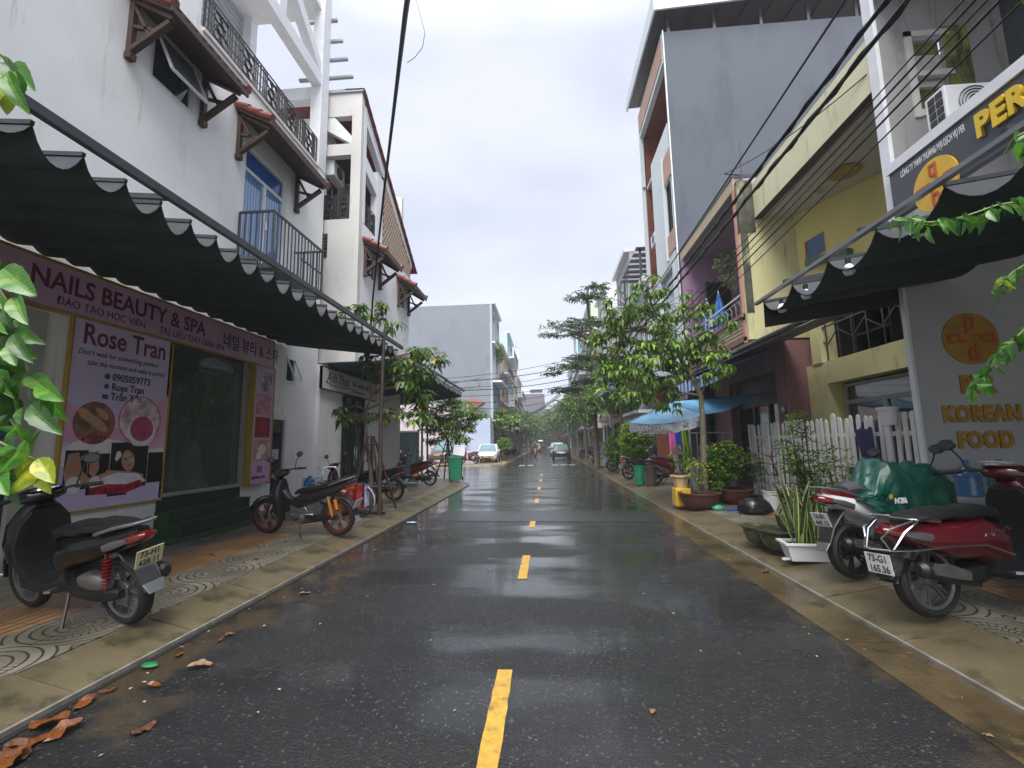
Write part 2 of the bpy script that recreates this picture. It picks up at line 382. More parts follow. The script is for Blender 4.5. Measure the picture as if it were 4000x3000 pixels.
m_fan = paver_mat('grey_fan_paver', (.20, .18, .135), (.02, .025, .018), 'fan')
m_rib = paver_mat('orange_ribbed_paver', (.27, .155, .07), (.07, .04, .02), 'rib')

# ------------------------------------------------------------ ground, road, pavements
g = MB(); g.quad((-400, -60, -.03), (400, -60, -.03), (400, 900, -.03), (-400, 900, -.03))
tag(g.build('ground', mat('ground_earth', (.10, .095, .08), .8, .2, .5)), kind='structure')
g = MB()
ys = [-12, 0, 6, 12, 18, 24, 30, 40, 60, 90, 140, 260, 420]
for a, b_ in zip(ys, ys[1:]): g.quad((-3.16, a, 0), (2.74, a, 0), (2.74, b_, 0), (-3.16, b_, 0))
g.quad((-60, 21.6, -.004), (-3.1, 18.0, -.004), (-3.1, 36.2, -.004), (-60, 32.4, -.004))
road = tag(g.build('road', m_asph), kind='structure')
m_yel = mat('yellow_road_paint', (.44, .26, .03), .4, .25, 12, .3, 90, stain=(.13, .09, .03), sthr=.54, sscale=(5, 5, 5))
dash = None
for a, b_ in ((.2, 1.0), (2.3, 3.45), (5.63, 6.77), (8.93, 10.06), (12.5, 13.5), (16.0, 17.0), (19.4, 20.4), (22.8, 23.8)):
    g = MB(); y = 0; Lh = b_-a; n = 12; pts = []
    for k in range(n+1): pts.append((.055+rnd.uniform(-.004, .004), Lh*k/n))
    for k in range(n): g.quad((-pts[k][0], pts[k][1], 0), (pts[k][0], pts[k][1], 0), (pts[k+1][0], pts[k+1][1], 0), (-pts[k+1][0], pts[k+1][1], 0))
    o = g.build('lane_dash', m_yel, road); o.location = (-.345, a, .004)
# fresh asphalt band (a low speed table) across the road
g = MB(); prof = [(9.75, .004), (9.95, .012), (10.4, .022), (10.9, .016), (11.2, .004)]
for (y0, z0), (y1, z1) in zip(prof, prof[1:]): g.quad((-2.5, y0+.0, z0), (2.3, y0-.25, z0), (2.3, y1-.25, z1), (-2.5, y1, z1))
g.build('asphalt_patch', mat('fresh_wet_asphalt', (.03, .03, .032), .2, .2, 3, .4, 120, spec=.6), road)
# painted bars of a worn crossing where the side street ends
for k in range(9):
    g = MB(); x = -2.7+k*.6; g.quad((x, 32.8, .005), (x+.42, 32.8, .005), (x+.42, 34.0, .005), (x, 34.0, .005))
    if k in (1, 2, 5, 6, 7): g.build('crossing_bar', mat('worn_white_paint', (.35, .35, .34), .4, .3, 9), road)

def kerb(side, x0, x1, ya, yb, par):   # sloped kerb stones, each one metre
    k = 0; y = ya
    while y < yb:
        g = MB(); l = min(1.0, yb-y)-.012; s = side
        g.add([(s*x0, 0, -.02), (s*x0, 0, .022), (s*(x0+.03), 0, .03), (s*x1, 0, .125), (s*x1, 0, -.02),
               (s*x0, l, -.02), (s*x0, l, .022), (s*(x0+.03), l, .03), (s*x1, l, .125), (s*x1, l, -.02)],
              [(0, 1, 2, 3, 4), (9, 8, 7, 6, 5), (0, 5, 6, 1), (1, 6, 7, 2), (2, 7, 8, 3), (3, 8, 9, 4), (4, 9, 5, 0)])
        o = g.build('kerb_stone', m_conc, par, smooth=0); o.location = (rnd.uniform(-.006, .006), y, rnd.uniform(-.004, .004)); y += 1.0; k += 1
def corner_arc(cx, cy, r, a0, a1, n): return [(cx+r*math.cos(R(a0+(a1-a0)*k/n)), cy+r*math.sin(R(a0+(a1-a0)*k/n))) for k in range(n+1)]

def slab(poly, z1=.118, name='pavement_left', m=None, z0=-.02):
    g = MB(); g.prism(poly, z0, z1, 'Z'); return tag(g.build(name, m or m_pavebase, smooth=0), kind='structure')
m_pavebase = mat('pavement_far', (.13, .115, .09), .4, .3, 1.2, .5, 25, stain=(.06, .05, .035), sthr=.52, sscale=(1, 1, 1))
# left near block: kerb line x=-3.15 rounding into the side street at y about 20
inner = corner_arc(-6.2, 17.9, 2.65, 0, 90, 8)
pl = slab([(-3.57, -12), (-3.57, 17.9)]+inner[1:]+[(-30, 20.55), (-30, -12)])
kerb(-1, 3.15, 3.60, -2, 17.9, pl)
outer = corner_arc(-6.2, 17.9, 3.05, 0, 90, 8); inn = corner_arc(-6.2, 17.9, 2.62, 0, 90, 8)
for k in range(8):
    g = MB(); a, b_, c, d = outer[k], outer[k+1], inn[k+1], inn[k]
    a = (a[0], a[1]+.01); g.add([(*a, 0.02), (*b_, .02), (*c, .125), (*d, .125), (*a, -.02), (*b_, -.02), (*c, -.02), (*d, -.02)],
          [(0, 1, 2, 3), (0, 4, 5, 1), (1, 5, 6, 2), (2, 6, 7, 3), (3, 7, 4, 0)]); g.build('kerb_stone', m_conc, pl, smooth=0)
g = MB(); g.box(-30, -6.2, 20.52, 20.94, -.02, .11); g.build('kerb_run', m_conc, pl, smooth=0)
# right pavement
pr_ = slab([(3.27, -12), (12, -12), (12, 400), (3.27, 400)], name='pavement_right')
kerb(1, 2.72, 3.30, -2, 48, pr_)
g = MB(); g.add([(2.72, 48, -.02), (2.72, 48, .03), (3.3, 48, .125), (2.72, 400, -.02), (2.72, 400, .03), (3.3, 400, .125)], [(0, 3, 4, 1), (1, 4, 5, 2)])
g.build('kerb_run', m_conc, pr_, smooth=0)
g = MB()
for k in range(30): g.box(2.27, 2.685, -2+k*2.0, -.012+k*2.0, -.02, .006+.001*(k % 2))
g.build('gutter_strip', mat('brown_wet_gutter', (.075, .055, .028), .18, .35, 1.6, .4, 40, stain=(.03, .026, .016), sthr=.5, sscale=(1, 1, 1), stain2=(.13, .095, .05), spec=.8), pr_, smooth=0)['kind'] = 'stuff'
# steel drain edge lying on both gutters
for s, x, a, b_, p_ in ((-1, 3.13, -2, 17.9, pl), (1, 2.70, -2, 60, pr_)):
    g = MB(); g.box(s*x-.012, s*x+.012, a, b_, -.01, .030); g.build('gutter_edge', mat('wet_gutter_lip', (.22, .21, .18), .3, .3, 8), p_)
    g = MB(); g.quad((s*(x-.03), a, .005), (s*(x-.03), b_, .005), (s*(x-.07), b_, .005), (s*(x-.07), a, .005)); g.build('gutter_joint', m_rubber, p_)
# left far block beyond the side street
pf = slab([(-3.62, 36.5), (-3.62, 400), (-30, 400), (-30, 32.6), (-6.0, 32.6), (-4.4, 33.6), (-3.8, 35)], name='pavement_far_left',
          m=mat('yellow_wet_paving', (.24, .16, .06), .3, .35, 1.3, .4, 20, stain=(.09, .08, .06), sthr=.55, sscale=(1, 1, 1)))
kerb(-1, 3.22, 3.65, 36.4, 60, pf)
g = MB()
for a, b_ in (((-30, 32.5), (-6, 32.5)), ((-6, 32.5), (-4.3, 33.4)), ((-4.3, 33.4), (-3.45, 34.9)), ((-3.45, 34.9), (-3.4, 36.4)), ((-3.4, 60), (-3.4, 400))):
    g.bar((*a, .05), (*b_, .05), .3, .13)
g.build('kerb_run', mat('pale_kerb', (.36, .34, .29), .45, .2, 3), pf, smooth=0)

# paving tiles near the camera
def tile_proto(m, par, h=.012):
    g = MB(); e_ = .197; g.box(-e_, e_, -e_, e_, -h, 0); o = g.build('paving_tile', m, par, smooth=0, bevel=.002); return o
for side, xs_, par, pat, yend in ((-1, [3.6+.4*k for k in range(6)], pl, 'FFRRFF', 14.), (1, [3.3+.4*k for k in range(5)], pr_, 'FFRFF', 14.)):
    pro = {}
    for ci, x in enumerate(xs_):
        y = .6
        while y < yend:
            kk = pat[ci]; xc = side*(x+.2)
            if side < 0 and xc < -5.5 and 6.2 < y < 9.4 and False: y += .4; continue
            j = round((y-.6)/.4)
            rot = (0, 0, R(90*((0, 1, 3, 2)[(ci % 2)+2*(j % 2)]))) if kk == 'F' else (0, 0, 0)
            loc = (xc, y+.2, .130+rnd.uniform(-.0015, .0015)); rot = (rnd.uniform(-.003, .003), rnd.uniform(-.003, .003), rot[2])
            if kk not in pro: pro[kk] = tile_proto(m_fan if kk == 'F' else m_rib, par); pro[kk].location = loc; pro[kk].rotation_euler = rot
            else: inst(pro[kk], par, loc, rot)
            y += .4
# ============================================================ LEFT SIDE
D_ = 4000/2212
def dX(u, v, x): return onX(u*D_, v*D_, x)
def dY(u, v, y): return onY(u*D_, v*D_, y)
XA = -6.6
# ---------------- spa house (white, three storeys)
ha = thing('spa_house', 'white rendered three storey house above the pink nail spa front, blank upper wall', 'house', (XA, 5, .13))
def inA(mb): return mb.xf(Matrix.Translation((-XA, -5, -.13)))
def partA(name, mb, mats, **k): return inA(mb).build(name, mats, ha, **k)
g = MB()
wall(g, 'X', XA, -.25, -6, 12.5, 0, 9.9, holes=[(7.3, 9.42, .80, 3.5), (10.33, 11.06, .0, 2.42), (10.9, 11.35, 3.25, 3.92), (6.5, 7.42, 7.95, 8.95), (8.95, 10.55, 5.6, 8.45), (3.3, 5.35, .13, 3.42)])
wall(g, 'X', XA, -.25, -6, 7.45, 9.9, 16)
wall(g, 'Y', 12.5, -.2, -16, XA-.002, 0, 9.9); wall(g, 'Y', -6, .2, -16, XA-.252, 0, 16)
g.box(-16, XA-.25, 7.25, 12.3, 9.6, 9.89)
partA('wall', g, m_white, smooth=0)
g = MB(); g.box(-16, -9.3, 7.45, 12.5, 9.9, 15.5); partA('terrace_room', g, m_white, smooth=0)
g = MB()
for k in range(26): g.box(-9.3, -9.27, 7.5, 12.3, 10.0+k*.2, 10.165+k*.2)
partA('siding_boards', g, mat('grey_siding', (.42, .43, .46), .5, .08, 2), smooth=0)['kind'] = 'stuff'
g = MB(); g.box(-9.3, -6.7, 7.5, 12.4, 15.2, 15.4); partA('terrace_ceiling', g, m_white, smooth=0)
# corner column, beams, rake of the terrace
g = MB(); g.box(XA-.32, XA+.02, 12.08, 12.5, 9.9, 17.5); partA('corner_column', g, m_trim, smooth=0)
g = MB(); g.box(XA-.3, XA, 7.45, 12.08, 12.57, 12.95); partA('terrace_beam', g, m_trim, smooth=0)
g = MB(); g.box(-9.3, XA-.3, 12.15, 12.45, 12.2, 12.6); partA('terrace_beam', g, m_trim, smooth=0)
g = MB(); g.prism([(12.08, 12.96), (12.08, 13.35), (7.45, 16.9), (7.45, 16.3)], XA-.28, XA-.02, 'X'); partA('rake_beam', g, m_trim, smooth=0)
g = MB(); g.box(XA-.28, XA-.02, 9.9, 10.2, 12.95, 14.6); partA('terrace_post', g, m_trim, smooth=0)
g = MB(); g.box(XA-.5, XA-.2, 7.5, 12.08, 16.9, 17.3); g.box(-9.3, -9.0, 12.1, 12.4, 12.6, 17.3); g.box(-9.2, XA-.3, 12.12, 12.42, 16.9, 17.3); partA('terrace_frame', g, m_trim, smooth=0)
for z_, x_ in ((15.31, -6.42), (14.55, -6.22), (13.88, -6.03), (13.24, -5.84)):
    g = MB(); g.box(-7.6, x_, 12.52, 12.62, z_-.05, z_+.02); partA('pergola_rod', g, mat('pale_green_steel', (.22, .27, .28), .4), smooth=0)
# coping stains under railing
g = MB(); g.box(XA-.2, XA+.05, 7.5, 12.06, 9.82, 9.90); partA('parapet_coping', g, m_white2, smooth=0)

def scroll_rail(par, off, xa, ya, xb, yb, z0, z1, name='wrought_railing'):
    """ornamental wrought iron railing between two plan points"""
    a = Vector((xa, ya, 0)); b = Vector((xb, yb, 0)); t = (b-a); Lh = t.length; t.normalize(); g = MB(); o = Vector(off)
    def P(s, z): return a+t*s+Vector((0, 0, z))-o
    for z in (z0, z0+.1, z1-.1, z1): g.bar(P(0, z), P(Lh, z), .025)
    n = max(2, round(Lh/.95)); pw = Lh/n
    for i in range(n+1): g.bar(P(i*pw, z0), P(i*pw, z1), .03)
    for i in range(n):
        c0 = i*pw; zc = (z0+z1)/2
        for k in (.12, .2, .28, .72, .8, .88): g.bar(P(c0+k*pw, z0), P(c0+k*pw, z1), .026)
        for k in (.35, .65): g.bar(P(c0, z0+k*(z1-z0)), P(c0+.3*pw, z0+k*(z1-z0)), .012); g.bar(P(c0+.7*pw, z0+k*(z1-z0)), P(c0+pw, z0+k*(z1-z0)), .012)
        for r_, cx, cz in ((.13, .5, 0), (.09, .5, 0), (.1, .38, .2), (.1, .62, .2), (.1, .38, -.2), (.1, .62, -.2), (.05, .5, .27), (.05, .5, -.27)):
            pts = [P(c0+cx*pw+r_*math.cos(q), zc+cz*(z1-z0)*1.15+r_*math.sin(q)) for q in [2*math.pi*k/10 for k in range(11 if r_ != .1 else 9)]]
            g.tube(pts, .021, 4, caps=False)
    return g.build(name, m_black, par, smooth=0)
scroll_rail(ha, (XA, 5, .13), XA-.06, 7.6, XA-.06, 12.05, 9.95, 10.8)

def canopy(y0, y1, xw, zf, dx, zr, label, n=12, rows=3, bro=m_brown):
    """tiled hood on timber brackets: eave zr-.. at xw+dx, ridge at the wall"""
    t = thing('tiled_hood', label, 'window hood', (xw, (y0+y1)/2, zf), group='tiled hoods over the windows of the white houses')
    L_ = y1-y0; ze = zr-.42-zf; zt = zr-zf; h = L_/2
    g = MB(); g.add([(0, -h, zt-.05), (dx, -h, ze-.05), (dx, h, ze-.05), (0, h, zt-.05), (0, -h, zt-.10), (dx, -h, ze-.10), (dx, h, ze-.10), (0, h, zt-.10)],
                    [(0, 1, 2, 3), (7, 6, 5, 4), (0, 4, 5, 1), (1, 5, 6, 2), (2, 6, 7, 3), (3, 7, 4, 0)]); g.build('roof_deck', bro, t, smooth=0)
    g = MB(); g.bar((dx+.02, -h-.03, ze-.04), (dx+.02, h+.03, ze-.04), .04, .16); g.build('fascia', bro, t, smooth=0)
    sl = Vector((dx, 0, ze-zt)); ln = sl.length; pitch = L_/n; proto = None
    ang = math.atan2(zt-ze, dx)
    for r_ in range(rows):
        for k in range(n):
            l = ln/rows+.05; g = MB() if proto is None else None
            loc = Vector((dx*(r_/rows), -h+pitch*(k+.5), zt+(ze-zt)*(r_/rows)+.012*1+.0)); rot = (rnd.uniform(-.02, .02), ang+.06, 0)
            if proto is None:
                m = 8; vs = []
                for xx in (0, l):
                    for q in range(m+1):
                        u = q/m; vs.append((xx, (u-.5)*pitch*1.06, .045*math.sin(u*math.pi) if u < .62 else .045*math.sin(.62*math.pi)-.05*math.sin((u-.62)/.38*math.pi/1.0)*.9))
                g.add(vs, [(q, q+1, q+m+2, q+m+1) for q in range(m)])
                g.add([(x_, y_, z_-.014) for x_, y_, z_ in vs], [(q+m+1, q+m+2, q+1, q) for q in range(m)])
                g.add([vs[m+1+q] for q in range(m+1)]+[(vs[m+1+q][0], vs[m+1+q][1], vs[m+1+q][2]-.014) for q in range(m+1)], [(q, q+1, q+m+2, q+m+1) for q in range(m)])
                proto = g.build('roof_tile', m_tile_red, t); proto.location = loc; proto.rotation_euler = rot
            else: inst(proto, t, loc, rot)
    for s in (-1, 1):      # rounded verge tiles and brackets
        for r_ in range(3):
            g = MB(); a = Vector((dx*r_/3, s*h, zt+(ze-zt)*r_/3)); b = Vector((dx*(r_+1)/3+.05, s*h, zt+(ze-zt)*(r_+1)/3)); 
            g.tube([a+Vector((0, 0, .02)), b+Vector((0, 0, .035))], [.075, .085], 8); g.build('verge_tile', m_tile_red, t)
        g = MB(); y = s*(h-.12); zb = 0.0; zm = ze-.14; xo = dx-.05
        g.bar((.045, y, zb-.02), (.045, y, zt-.12), .085, .085); g.bar((.05, y, zt-.16), (xo, y, zm), .07, .09, (0, 1, 0))
        g.bar((.05, y, zb+.06), (xo-.06, y, zm-.05), .075, .095, (0, 1, 0)); g.bar((.07, y, zb+(zt-zb)*.45), (xo*.62, y, zm-.18), .05, .06, (0, 1, 0))
        g.bar((.07, y, zt-.25), (xo*.5, y, (zb+zm)/2), .05, .06, (0, 1, 0)); g.box(.0, .11, y-.06, y+.06, zb-.08, zb+.03)
        g.build('bracket', bro, t, smooth=0)
    return t
canopy(5.95, 7.75, XA, 7.92, .82, 9.05, 'long weathered tiled hood over the half open window of the white house, nearest the camera', n=10)
canopy(8.55, 11.1, XA, 7.92, .82, 9.05, 'weathered tiled hood over the blue curtained balcony door', n=13)
# upper window with a tilted sash
g = MB(); wall(g, 'X', XA-.07, .05, 6.5, 7.42, 7.95, 8.95, holes=[(6.56, 7.36, 8.01, 8.89)])
f = partA('upper_window', g, m_trim, smooth=0)
g = MB(); g.box(XA-.06, XA-.05, 6.55, 7.37, 8.0, 8.9); inA(g).build('pane', m_glass, f, smooth=0)
g = MB(); a = [(XA, 6.56, 8.88), (XA+.34, 6.56, 8.1), (XA+.34, 7.36, 8.1), (XA, 7.36, 8.88)]
for p, q in zip(a, a[1:]+a[:1]): g.bar(p, q, .04)
inA(g).build('open_sash', m_trim, f, smooth=0)
g = MB(); g.add(a, [(0, 1, 2, 3)]); inA(g).build('pane', mat('milky_glass', (.16, .18, .19), .08, .2, 3, spec=.7), f, smooth=0)
# blue curtained balcony door
f = MB(); wall(f, 'X', XA-.10, .07, 8.95, 10.55, 5.6, 8.45, holes=[(9.03, 9.71, 5.75, 7.85), (9.80, 10.47, 5.75, 7.85), (9.03, 10.47, 7.93, 8.38)])
f = partA('balcony_door', f, m_trim, smooth=0)
m_curt = bpy.data.materials.new('curtain_behind_glass'); m_curt.use_nodes = True
nt, b = nodes_of(m_curt); N = nt.nodes.new
tcx = N('ShaderNodeTexCoord'); wv = N('ShaderNodeTexWave'); wv.bands_direction = 'Y'; wv.inputs['Scale'].default_value = 3.2; wv.inputs['Distortion'].default_value = 1.2
rr = N('ShaderNodeValToRGB'); rr.color_ramp.elements[0].color = (.05, .13, .33, 1); rr.color_ramp.elements[1].color = (.16, .34, .62, 1)
nt.links.new(tcx.outputs['Object'], wv.inputs['Vector']); nt.links.new(wv.outputs['Fac'], rr.inputs[0]); nt.links.new(rr.outputs[0], b.inputs['Base Color'])
b.inputs['Roughness'].default_value = .08; b.inputs['Coat Weight'].default_value = .5
m_curt2 = mat('deep_blue_curtain', (.01, .10, .35), .15, .3, 6)
for a_, b2, z0_, z1_, mm in ((9.03, 9.71, 5.75, 7.85, m_curt), (9.80, 10.47, 5.75, 7.85, m_curt), (9.03, 10.47, 7.93, 8.38, m_curt2)):
    g = MB(); g.box(XA-.09, XA-.08, a_, b2, z0_, z1_); inA(g).build('curtained_pane', mm, f, smooth=0)
g = MB(); g.tube([(XA-.02, 9.77, 6.75), (XA+.03, 9.77, 6.75), (XA+.03, 9.77, 6.95), (XA+.03, 9.85, 6.95)], .012, 6); inA(g).build('handle', m_chrome, f)
# steel balcony
bx = -5.78
bt = thing('steel_balcony', 'small black steel balcony with plain vertical bars below the blue curtained door', 'balcony', (XA, 10, 5.4))
def inB(mb): return mb.xf(Matrix.Translation((-XA, -10, -5.4)))
g = MB(); g.box(XA, bx, 8.85, 11.05, 5.42, 5.52); inB(g).build('deck', m_steel, bt, smooth=0)
g = MB(); z0_, z1_ = 5.52, 6.72; pts = [(XA+.02, 8.88), (bx-.02, 8.88), (bx-.02, 11.02), (XA+.02, 11.02)]
g.bar((*pts[0], z1_), (*pts[1], z1_), .045); g.bar((*pts[1], z1_), (*pts[2], z1_), .045); g.bar((*pts[2], z1_), (*pts[3], z1_), .045)
inB(g).build('top_rail', m_steel, bt, smooth=0)
for (xa, ya), (xb, yb), n in ((pts[0], pts[1], 6), (pts[1], pts[2], 15), (pts[2], pts[3], 6)):
    for k in range(n):
        g = MB(); x_ = xa+(xb-xa)*k/n; y_ = ya+(yb-ya)*k/n; g.bar((x_, y_, z0_), (x_, y_, z1_), .024 if k else .045); inB(g).build('baluster', m_steel, bt, smooth=0)
g = MB(); g.bar((bx-.02, 10.0, 6.1), (bx-.02, 11.02, 6.1), .035); inB(g).build('lower_rail', m_steel, bt, smooth=0)

# wall details: small tilted window, white door with paper notice
g = MB(); wall(g, 'X', XA-.06, .07, 10.9, 11.35, 3.25, 3.92, holes=[(10.95, 11.30, 3.3, 3.87)]); f = partA('small_window', g, m_trim, smooth=0)
g = MB(); g.box(XA-.05, XA-.04, 10.94, 11.31, 3.29, 3.88); inA(g).build('pane', m_glassgreen, f, smooth=0)
g = MB(); a = [(XA+.02, 10.95, 3.87), (XA+.24, 10.95, 3.32), (XA+.24, 11.3, 3.32), (XA+.02, 11.3, 3.87)]
for p, q in zip(a, a[1:]+a[:1]): g.bar(p, q, .03)
inA(g).build('open_sash', m_trim, f, smooth=0)
g = MB(); wall(g, 'X', XA-.05, .09, 10.33, 11.06, .15, 2.42, holes=[(10.44, 10.95, .30, 2.28)]); f = partA('side_door', g, m_trim, smooth=0)
g = MB(); g.box(XA-.03, XA-.02, 10.43, 10.96, .28, 2.30); inA(g).build('pane', m_glass, f, smooth=0)
g = MB(); g.box(XA+.04, XA+.06, 10.365, 10.41, 1.0, 1.22); g.tube([(XA+.05, 10.39, 1.13), (XA+.1, 10.39, 1.13), (XA+.1, 10.5, 1.13)], .012, 6); inA(g).build('handle', m_chrome, f)
nt_ = MB(); nt_.box(XA-.015, XA-.012, 10.55, 10.79, 1.32, 1.56); o = inA(nt_).build('paper_notice', m_whitepl, f, smooth=0)
g = MB()
for k in range(6): g.box(XA-.011, XA-.0105, 10.575, 10.765-(k % 3)*.03, 1.52-k*.032, 1.53-k*.032)
inA(g).build('notice_print', m_ink, f, smooth=0)
# base strip
# ---------------- spa front
m_pink = mat('pink_sign_board', (.62, .40, .58), .45, .12, 1.1, stain=(.68, .30, .52), sthr=.60, sscale=(1, 1, 1))
m_lil = mat('lilac_print', (.62, .54, .78), .4, .12, .8)
m_goldtrim = mat('yellow_edge_strip', (.38, .26, .03), .4, .15)
m_rose = mat('dark_rose_letters', (.17, .03, .07), .4, .15, 9)
sg = thing('spa_sign', 'long pink fascia sign reading nails beauty and spa above the shop window', 'sign', (XA+.02, 5, 3.47))
g = MB(); g.box(0, .10, -4.5, 5.2, .02, .62); g.build('board', m_pink, sg, smooth=0)
g = MB(); g.box(0, .115, -4.52, 5.22, -.01, .02); g.box(0, .112, -4.52, 5.22, .62, .66); g.box(0, .112, 5.2, 5.225, 0, .62); g.build('edge_strip', m_goldtrim, sg, smooth=0)
text('NAILS BEAUTY & SPA', .36, m_rose, sg, FR_L, (.104, .02, .27), off=.007, wscale=.88)
text('ĐÀO TẠO HỌC VIÊN', .155, m_ink, sg, FR_L, (.104, .36, .09), wscale=.92)
text('TRỊ LIỆU THƯ GIÃN SPA', .155, m_ink, sg, FR_L, (.104, 1.98, .09), wscale=.92)
text('네일 뷰티 & 스파', .34, m_ink, sg, FR_L, (.104, 3.48, .19), off=.004, wscale=.80)
# posters
def disc(g, y, z, r, x, n=28, sy=1.):
    g.add([(x, y+r*sy*math.cos(2*math.pi*k/n), z+r*math.sin(2*math.pi*k/n)) for k in range(n)], [tuple(range(n))])
def poly(g, pts, x): g.add([(x, p[0], p[1]) for p in pts], [tuple(range(len(pts)))])
ps = thing('spa_poster', 'tall pink and lilac poster reading Rose Tran beside the dark shop window', 'poster', (XA+.01, 5.68, .78))
W, H_ = 1.66, 2.72
g = MB(); g.box(0, .05, 0, W, 0, H_); g.build('board', m_lil, ps, smooth=0)
g = MB()
for q in ((-.03, 0, -.03, H_+.03), (W, W+.03, -.03, H_+.03)): g.box(0, .06, *q)
g.box(0, .058, 0, W, -.03, 0); g.box(0, .058, 0, W, H_, H_+.03); g.build('frame', m_goldtrim, ps, smooth=0)
m_pk2 = mat('print_pink', (.72, .38, .56), .45, .15, 2); m_pk3 = mat('print_rose', (.45, .07, .16), .45, .35, 9)
m_skin = mat('print_skin', (.50, .27, .17), .45, .25, 2.5); m_prw = mat('print_white', (.78, .74, .80), .45, .1, 6); m_prb = mat('print_black', (.012, .010, .012), .3, .3, 4)
m_prr = mat('print_red_petals', (.40, .01, .04), .4, .7, 14); m_hair = mat('print_hair', (.02, .012, .01), .4, .3, 10)
text('Rose Tran', .42, m_rose, ps, FR_L, (.052, .12, 2.35), off=.008, wscale=.80)
text("Don't wait for something perfect", .115, m_ink, ps, FR_L, (.052, .08, 2.19), shear=.25, wscale=.86)
text("take this moment and make it perfect", .115, m_ink, ps, FR_L, (.052, .22, 2.05), shear=.25, wscale=.76)
text('0905059773\nRose Tran\nTrần Yến', .155, m_ink, ps, FR_L, (.052, .62, 1.87), off=.003, wscale=.85)
g = MB(); disc(g, .54, 1.92, .045, .052, 12); disc(g, .54, 1.77, .04, .052, 12); g.box(.05, .053, .49, .58, 1.58, 1.65); g.build('contact_icons', mat('print_blue_icon', (.03, .05, .2), .4), ps, smooth=0)
g = MB(); poly(g, [(0, .95), (0, 1.5), (.25, 1.42), (.5, 1.2), (.8, 1.15), (1.2, 1.3), (1.45, 1.6), (W, 1.75), (W, .8), (.9, .75)], .0512); g.build('pink_wave', m_pk2, ps, smooth=0)
g = MB(); poly(g, [(0, .62), (0, .86), (.3, 1.02), (.8, .98), (1.2, .82), (W, .86), (W, .62)], .0514); g.build('white_wave', m_prw, ps, smooth=0)
g = MB(); disc(g, .42, 1.12, .31, .0518); g.build('round_photo_rim', m_prr, ps, smooth=0)
g = MB(); disc(g, .42, 1.12, .295, .0522); g.build('round_photo', mat('print_feet', (.22, .12, .07), .4, .6, 5, stain=(.35, .02, .10), sthr=.58, sscale=(1, 1, 1)), ps, smooth=0)
g = MB()
for q in ((.30, 1.22, .16, .07, -.6, .0525), (.45, 1.12, .20, .07, -.6, .0531), (.52, 1.26, .12, .05, -.7, .0537)): g.add([(q[5], q[0]+q[2]*math.cos(2*math.pi*k/16)*math.cos(q[4])-q[3]*math.sin(2*math.pi*k/16)*math.sin(q[4]), q[1]+q[2]*math.cos(2*math.pi*k/16)*math.sin(q[4])+q[3]*math.sin(2*math.pi*k/16)*math.cos(q[4])) for k in range(16)], [tuple(range(16))])
g.build('feet_print', m_skin, ps, smooth=0)
g = MB()
for k in range(6): disc(g, .28+.062*k, .92+.01*(k % 3)-.01*abs(k-3), .03, .0541, 8)
g.build('petals_print', m_prr, ps, smooth=0)
g = MB(); disc(g, 1.16, 1.20, .38, .0524); g.build('round_photo_rim', m_prr, ps, smooth=0)
g = MB(); disc(g, 1.16, 1.20, .365, .0528); g.build('round_photo', mat('print_flowers', (.62, .50, .56), .45, .5, 7, stain=(.5, .10, .2), sthr=.56, sscale=(1, 1, 1)), ps, smooth=0)
g = MB(); disc(g, 1.2, 1.02, .24, .0532, sy=1.05); g.build('bowl_print', m_prw, ps, smooth=0)
g = MB(); disc(g, 1.2, 1.06, .20, .0536, sy=1.05); g.build('salt_print', m_pk3, ps, smooth=0)
for k, (z0_, z1_) in enumerate(((.25, .66), (.18, .62), (.14, .74), (.22, .7), (.25, .62))):     # the five panels of the massage photograph
    g = MB(); y0_ = .06+k*.325; g.box(.05, .0525, y0_, min(y0_+.315, W-.01), z0_, z1_); g.build('photo_panel', m_prb, ps, smooth=0)
g = MB(); poly(g, [(.06, .42), (.10, .62), (.24, .64), (.30, .45), (.42, .36), (.7, .42), (.75, .33), (.4, .28), (.1, .30)], .0540)
poly(g, [(.42, .62), (.52, .66), (.55, .45), (.48, .36), (.40, .42)], .0541); g.build('masseur_arms_print', m_skin, ps, smooth=0)
g = MB(); poly(g, [(.62, .30), (.66, .44), (.85, .42), (1.1, .40), (1.3, .36), (1.28, .28)], .0543); g.build('shoulder_print', m_skin, ps, smooth=0)
def ell(g, y, z, ry, rz_, x, rot=0., n=22):
    g.add([(x, y+ry*math.cos(2*math.pi*k/n)*math.cos(rot)-rz_*math.sin(2*math.pi*k/n)*math.sin(rot), z+ry*math.cos(2*math.pi*k/n)*math.sin(rot)+rz_*math.sin(2*math.pi*k/n)*math.cos(rot)) for k in range(n)], [tuple(range(n))])
g = MB(); ell(g, .97, .585, .135, .165, .0545, .25); g.build('hair_print', m_hair, ps, smooth=0)
g = MB(); ell(g, 1.0, .53, .088, .125, .0549, .30); g.build('face_print', mat('print_face', (.50, .27, .18), .45, .22, 9), ps, smooth=0)
g = MB(); ell(g, 1.035, .55, .03, .05, .0551, .3); ell(g, .985, .59, .04, .02, .0551, .3); g.build('face_light_print', mat('print_face_light', (.62, .38, .28), .45, .1, 9), ps, smooth=0)
g = MB(); ell(g, .962, .545, .017, .006, .0553, .3); ell(g, 1.028, .565, .017, .006, .0553, .3); ell(g, .965, .562, .024, .004, .0553, .3); ell(g, 1.03, .583, .024, .004, .0553, .3); g.build('face_marks_print', m_hair, ps, smooth=0)
g = MB(); ell(g, 1.012, .475, .026, .008, .0554, .3); g.build('smile_print', m_prr, ps, smooth=0)
g = MB(); disc(g, .835, .60, .045, .0555, 10); disc(g, .81, .56, .03, .0556, 10); g.build('flower_print', m_prw, ps, smooth=0)
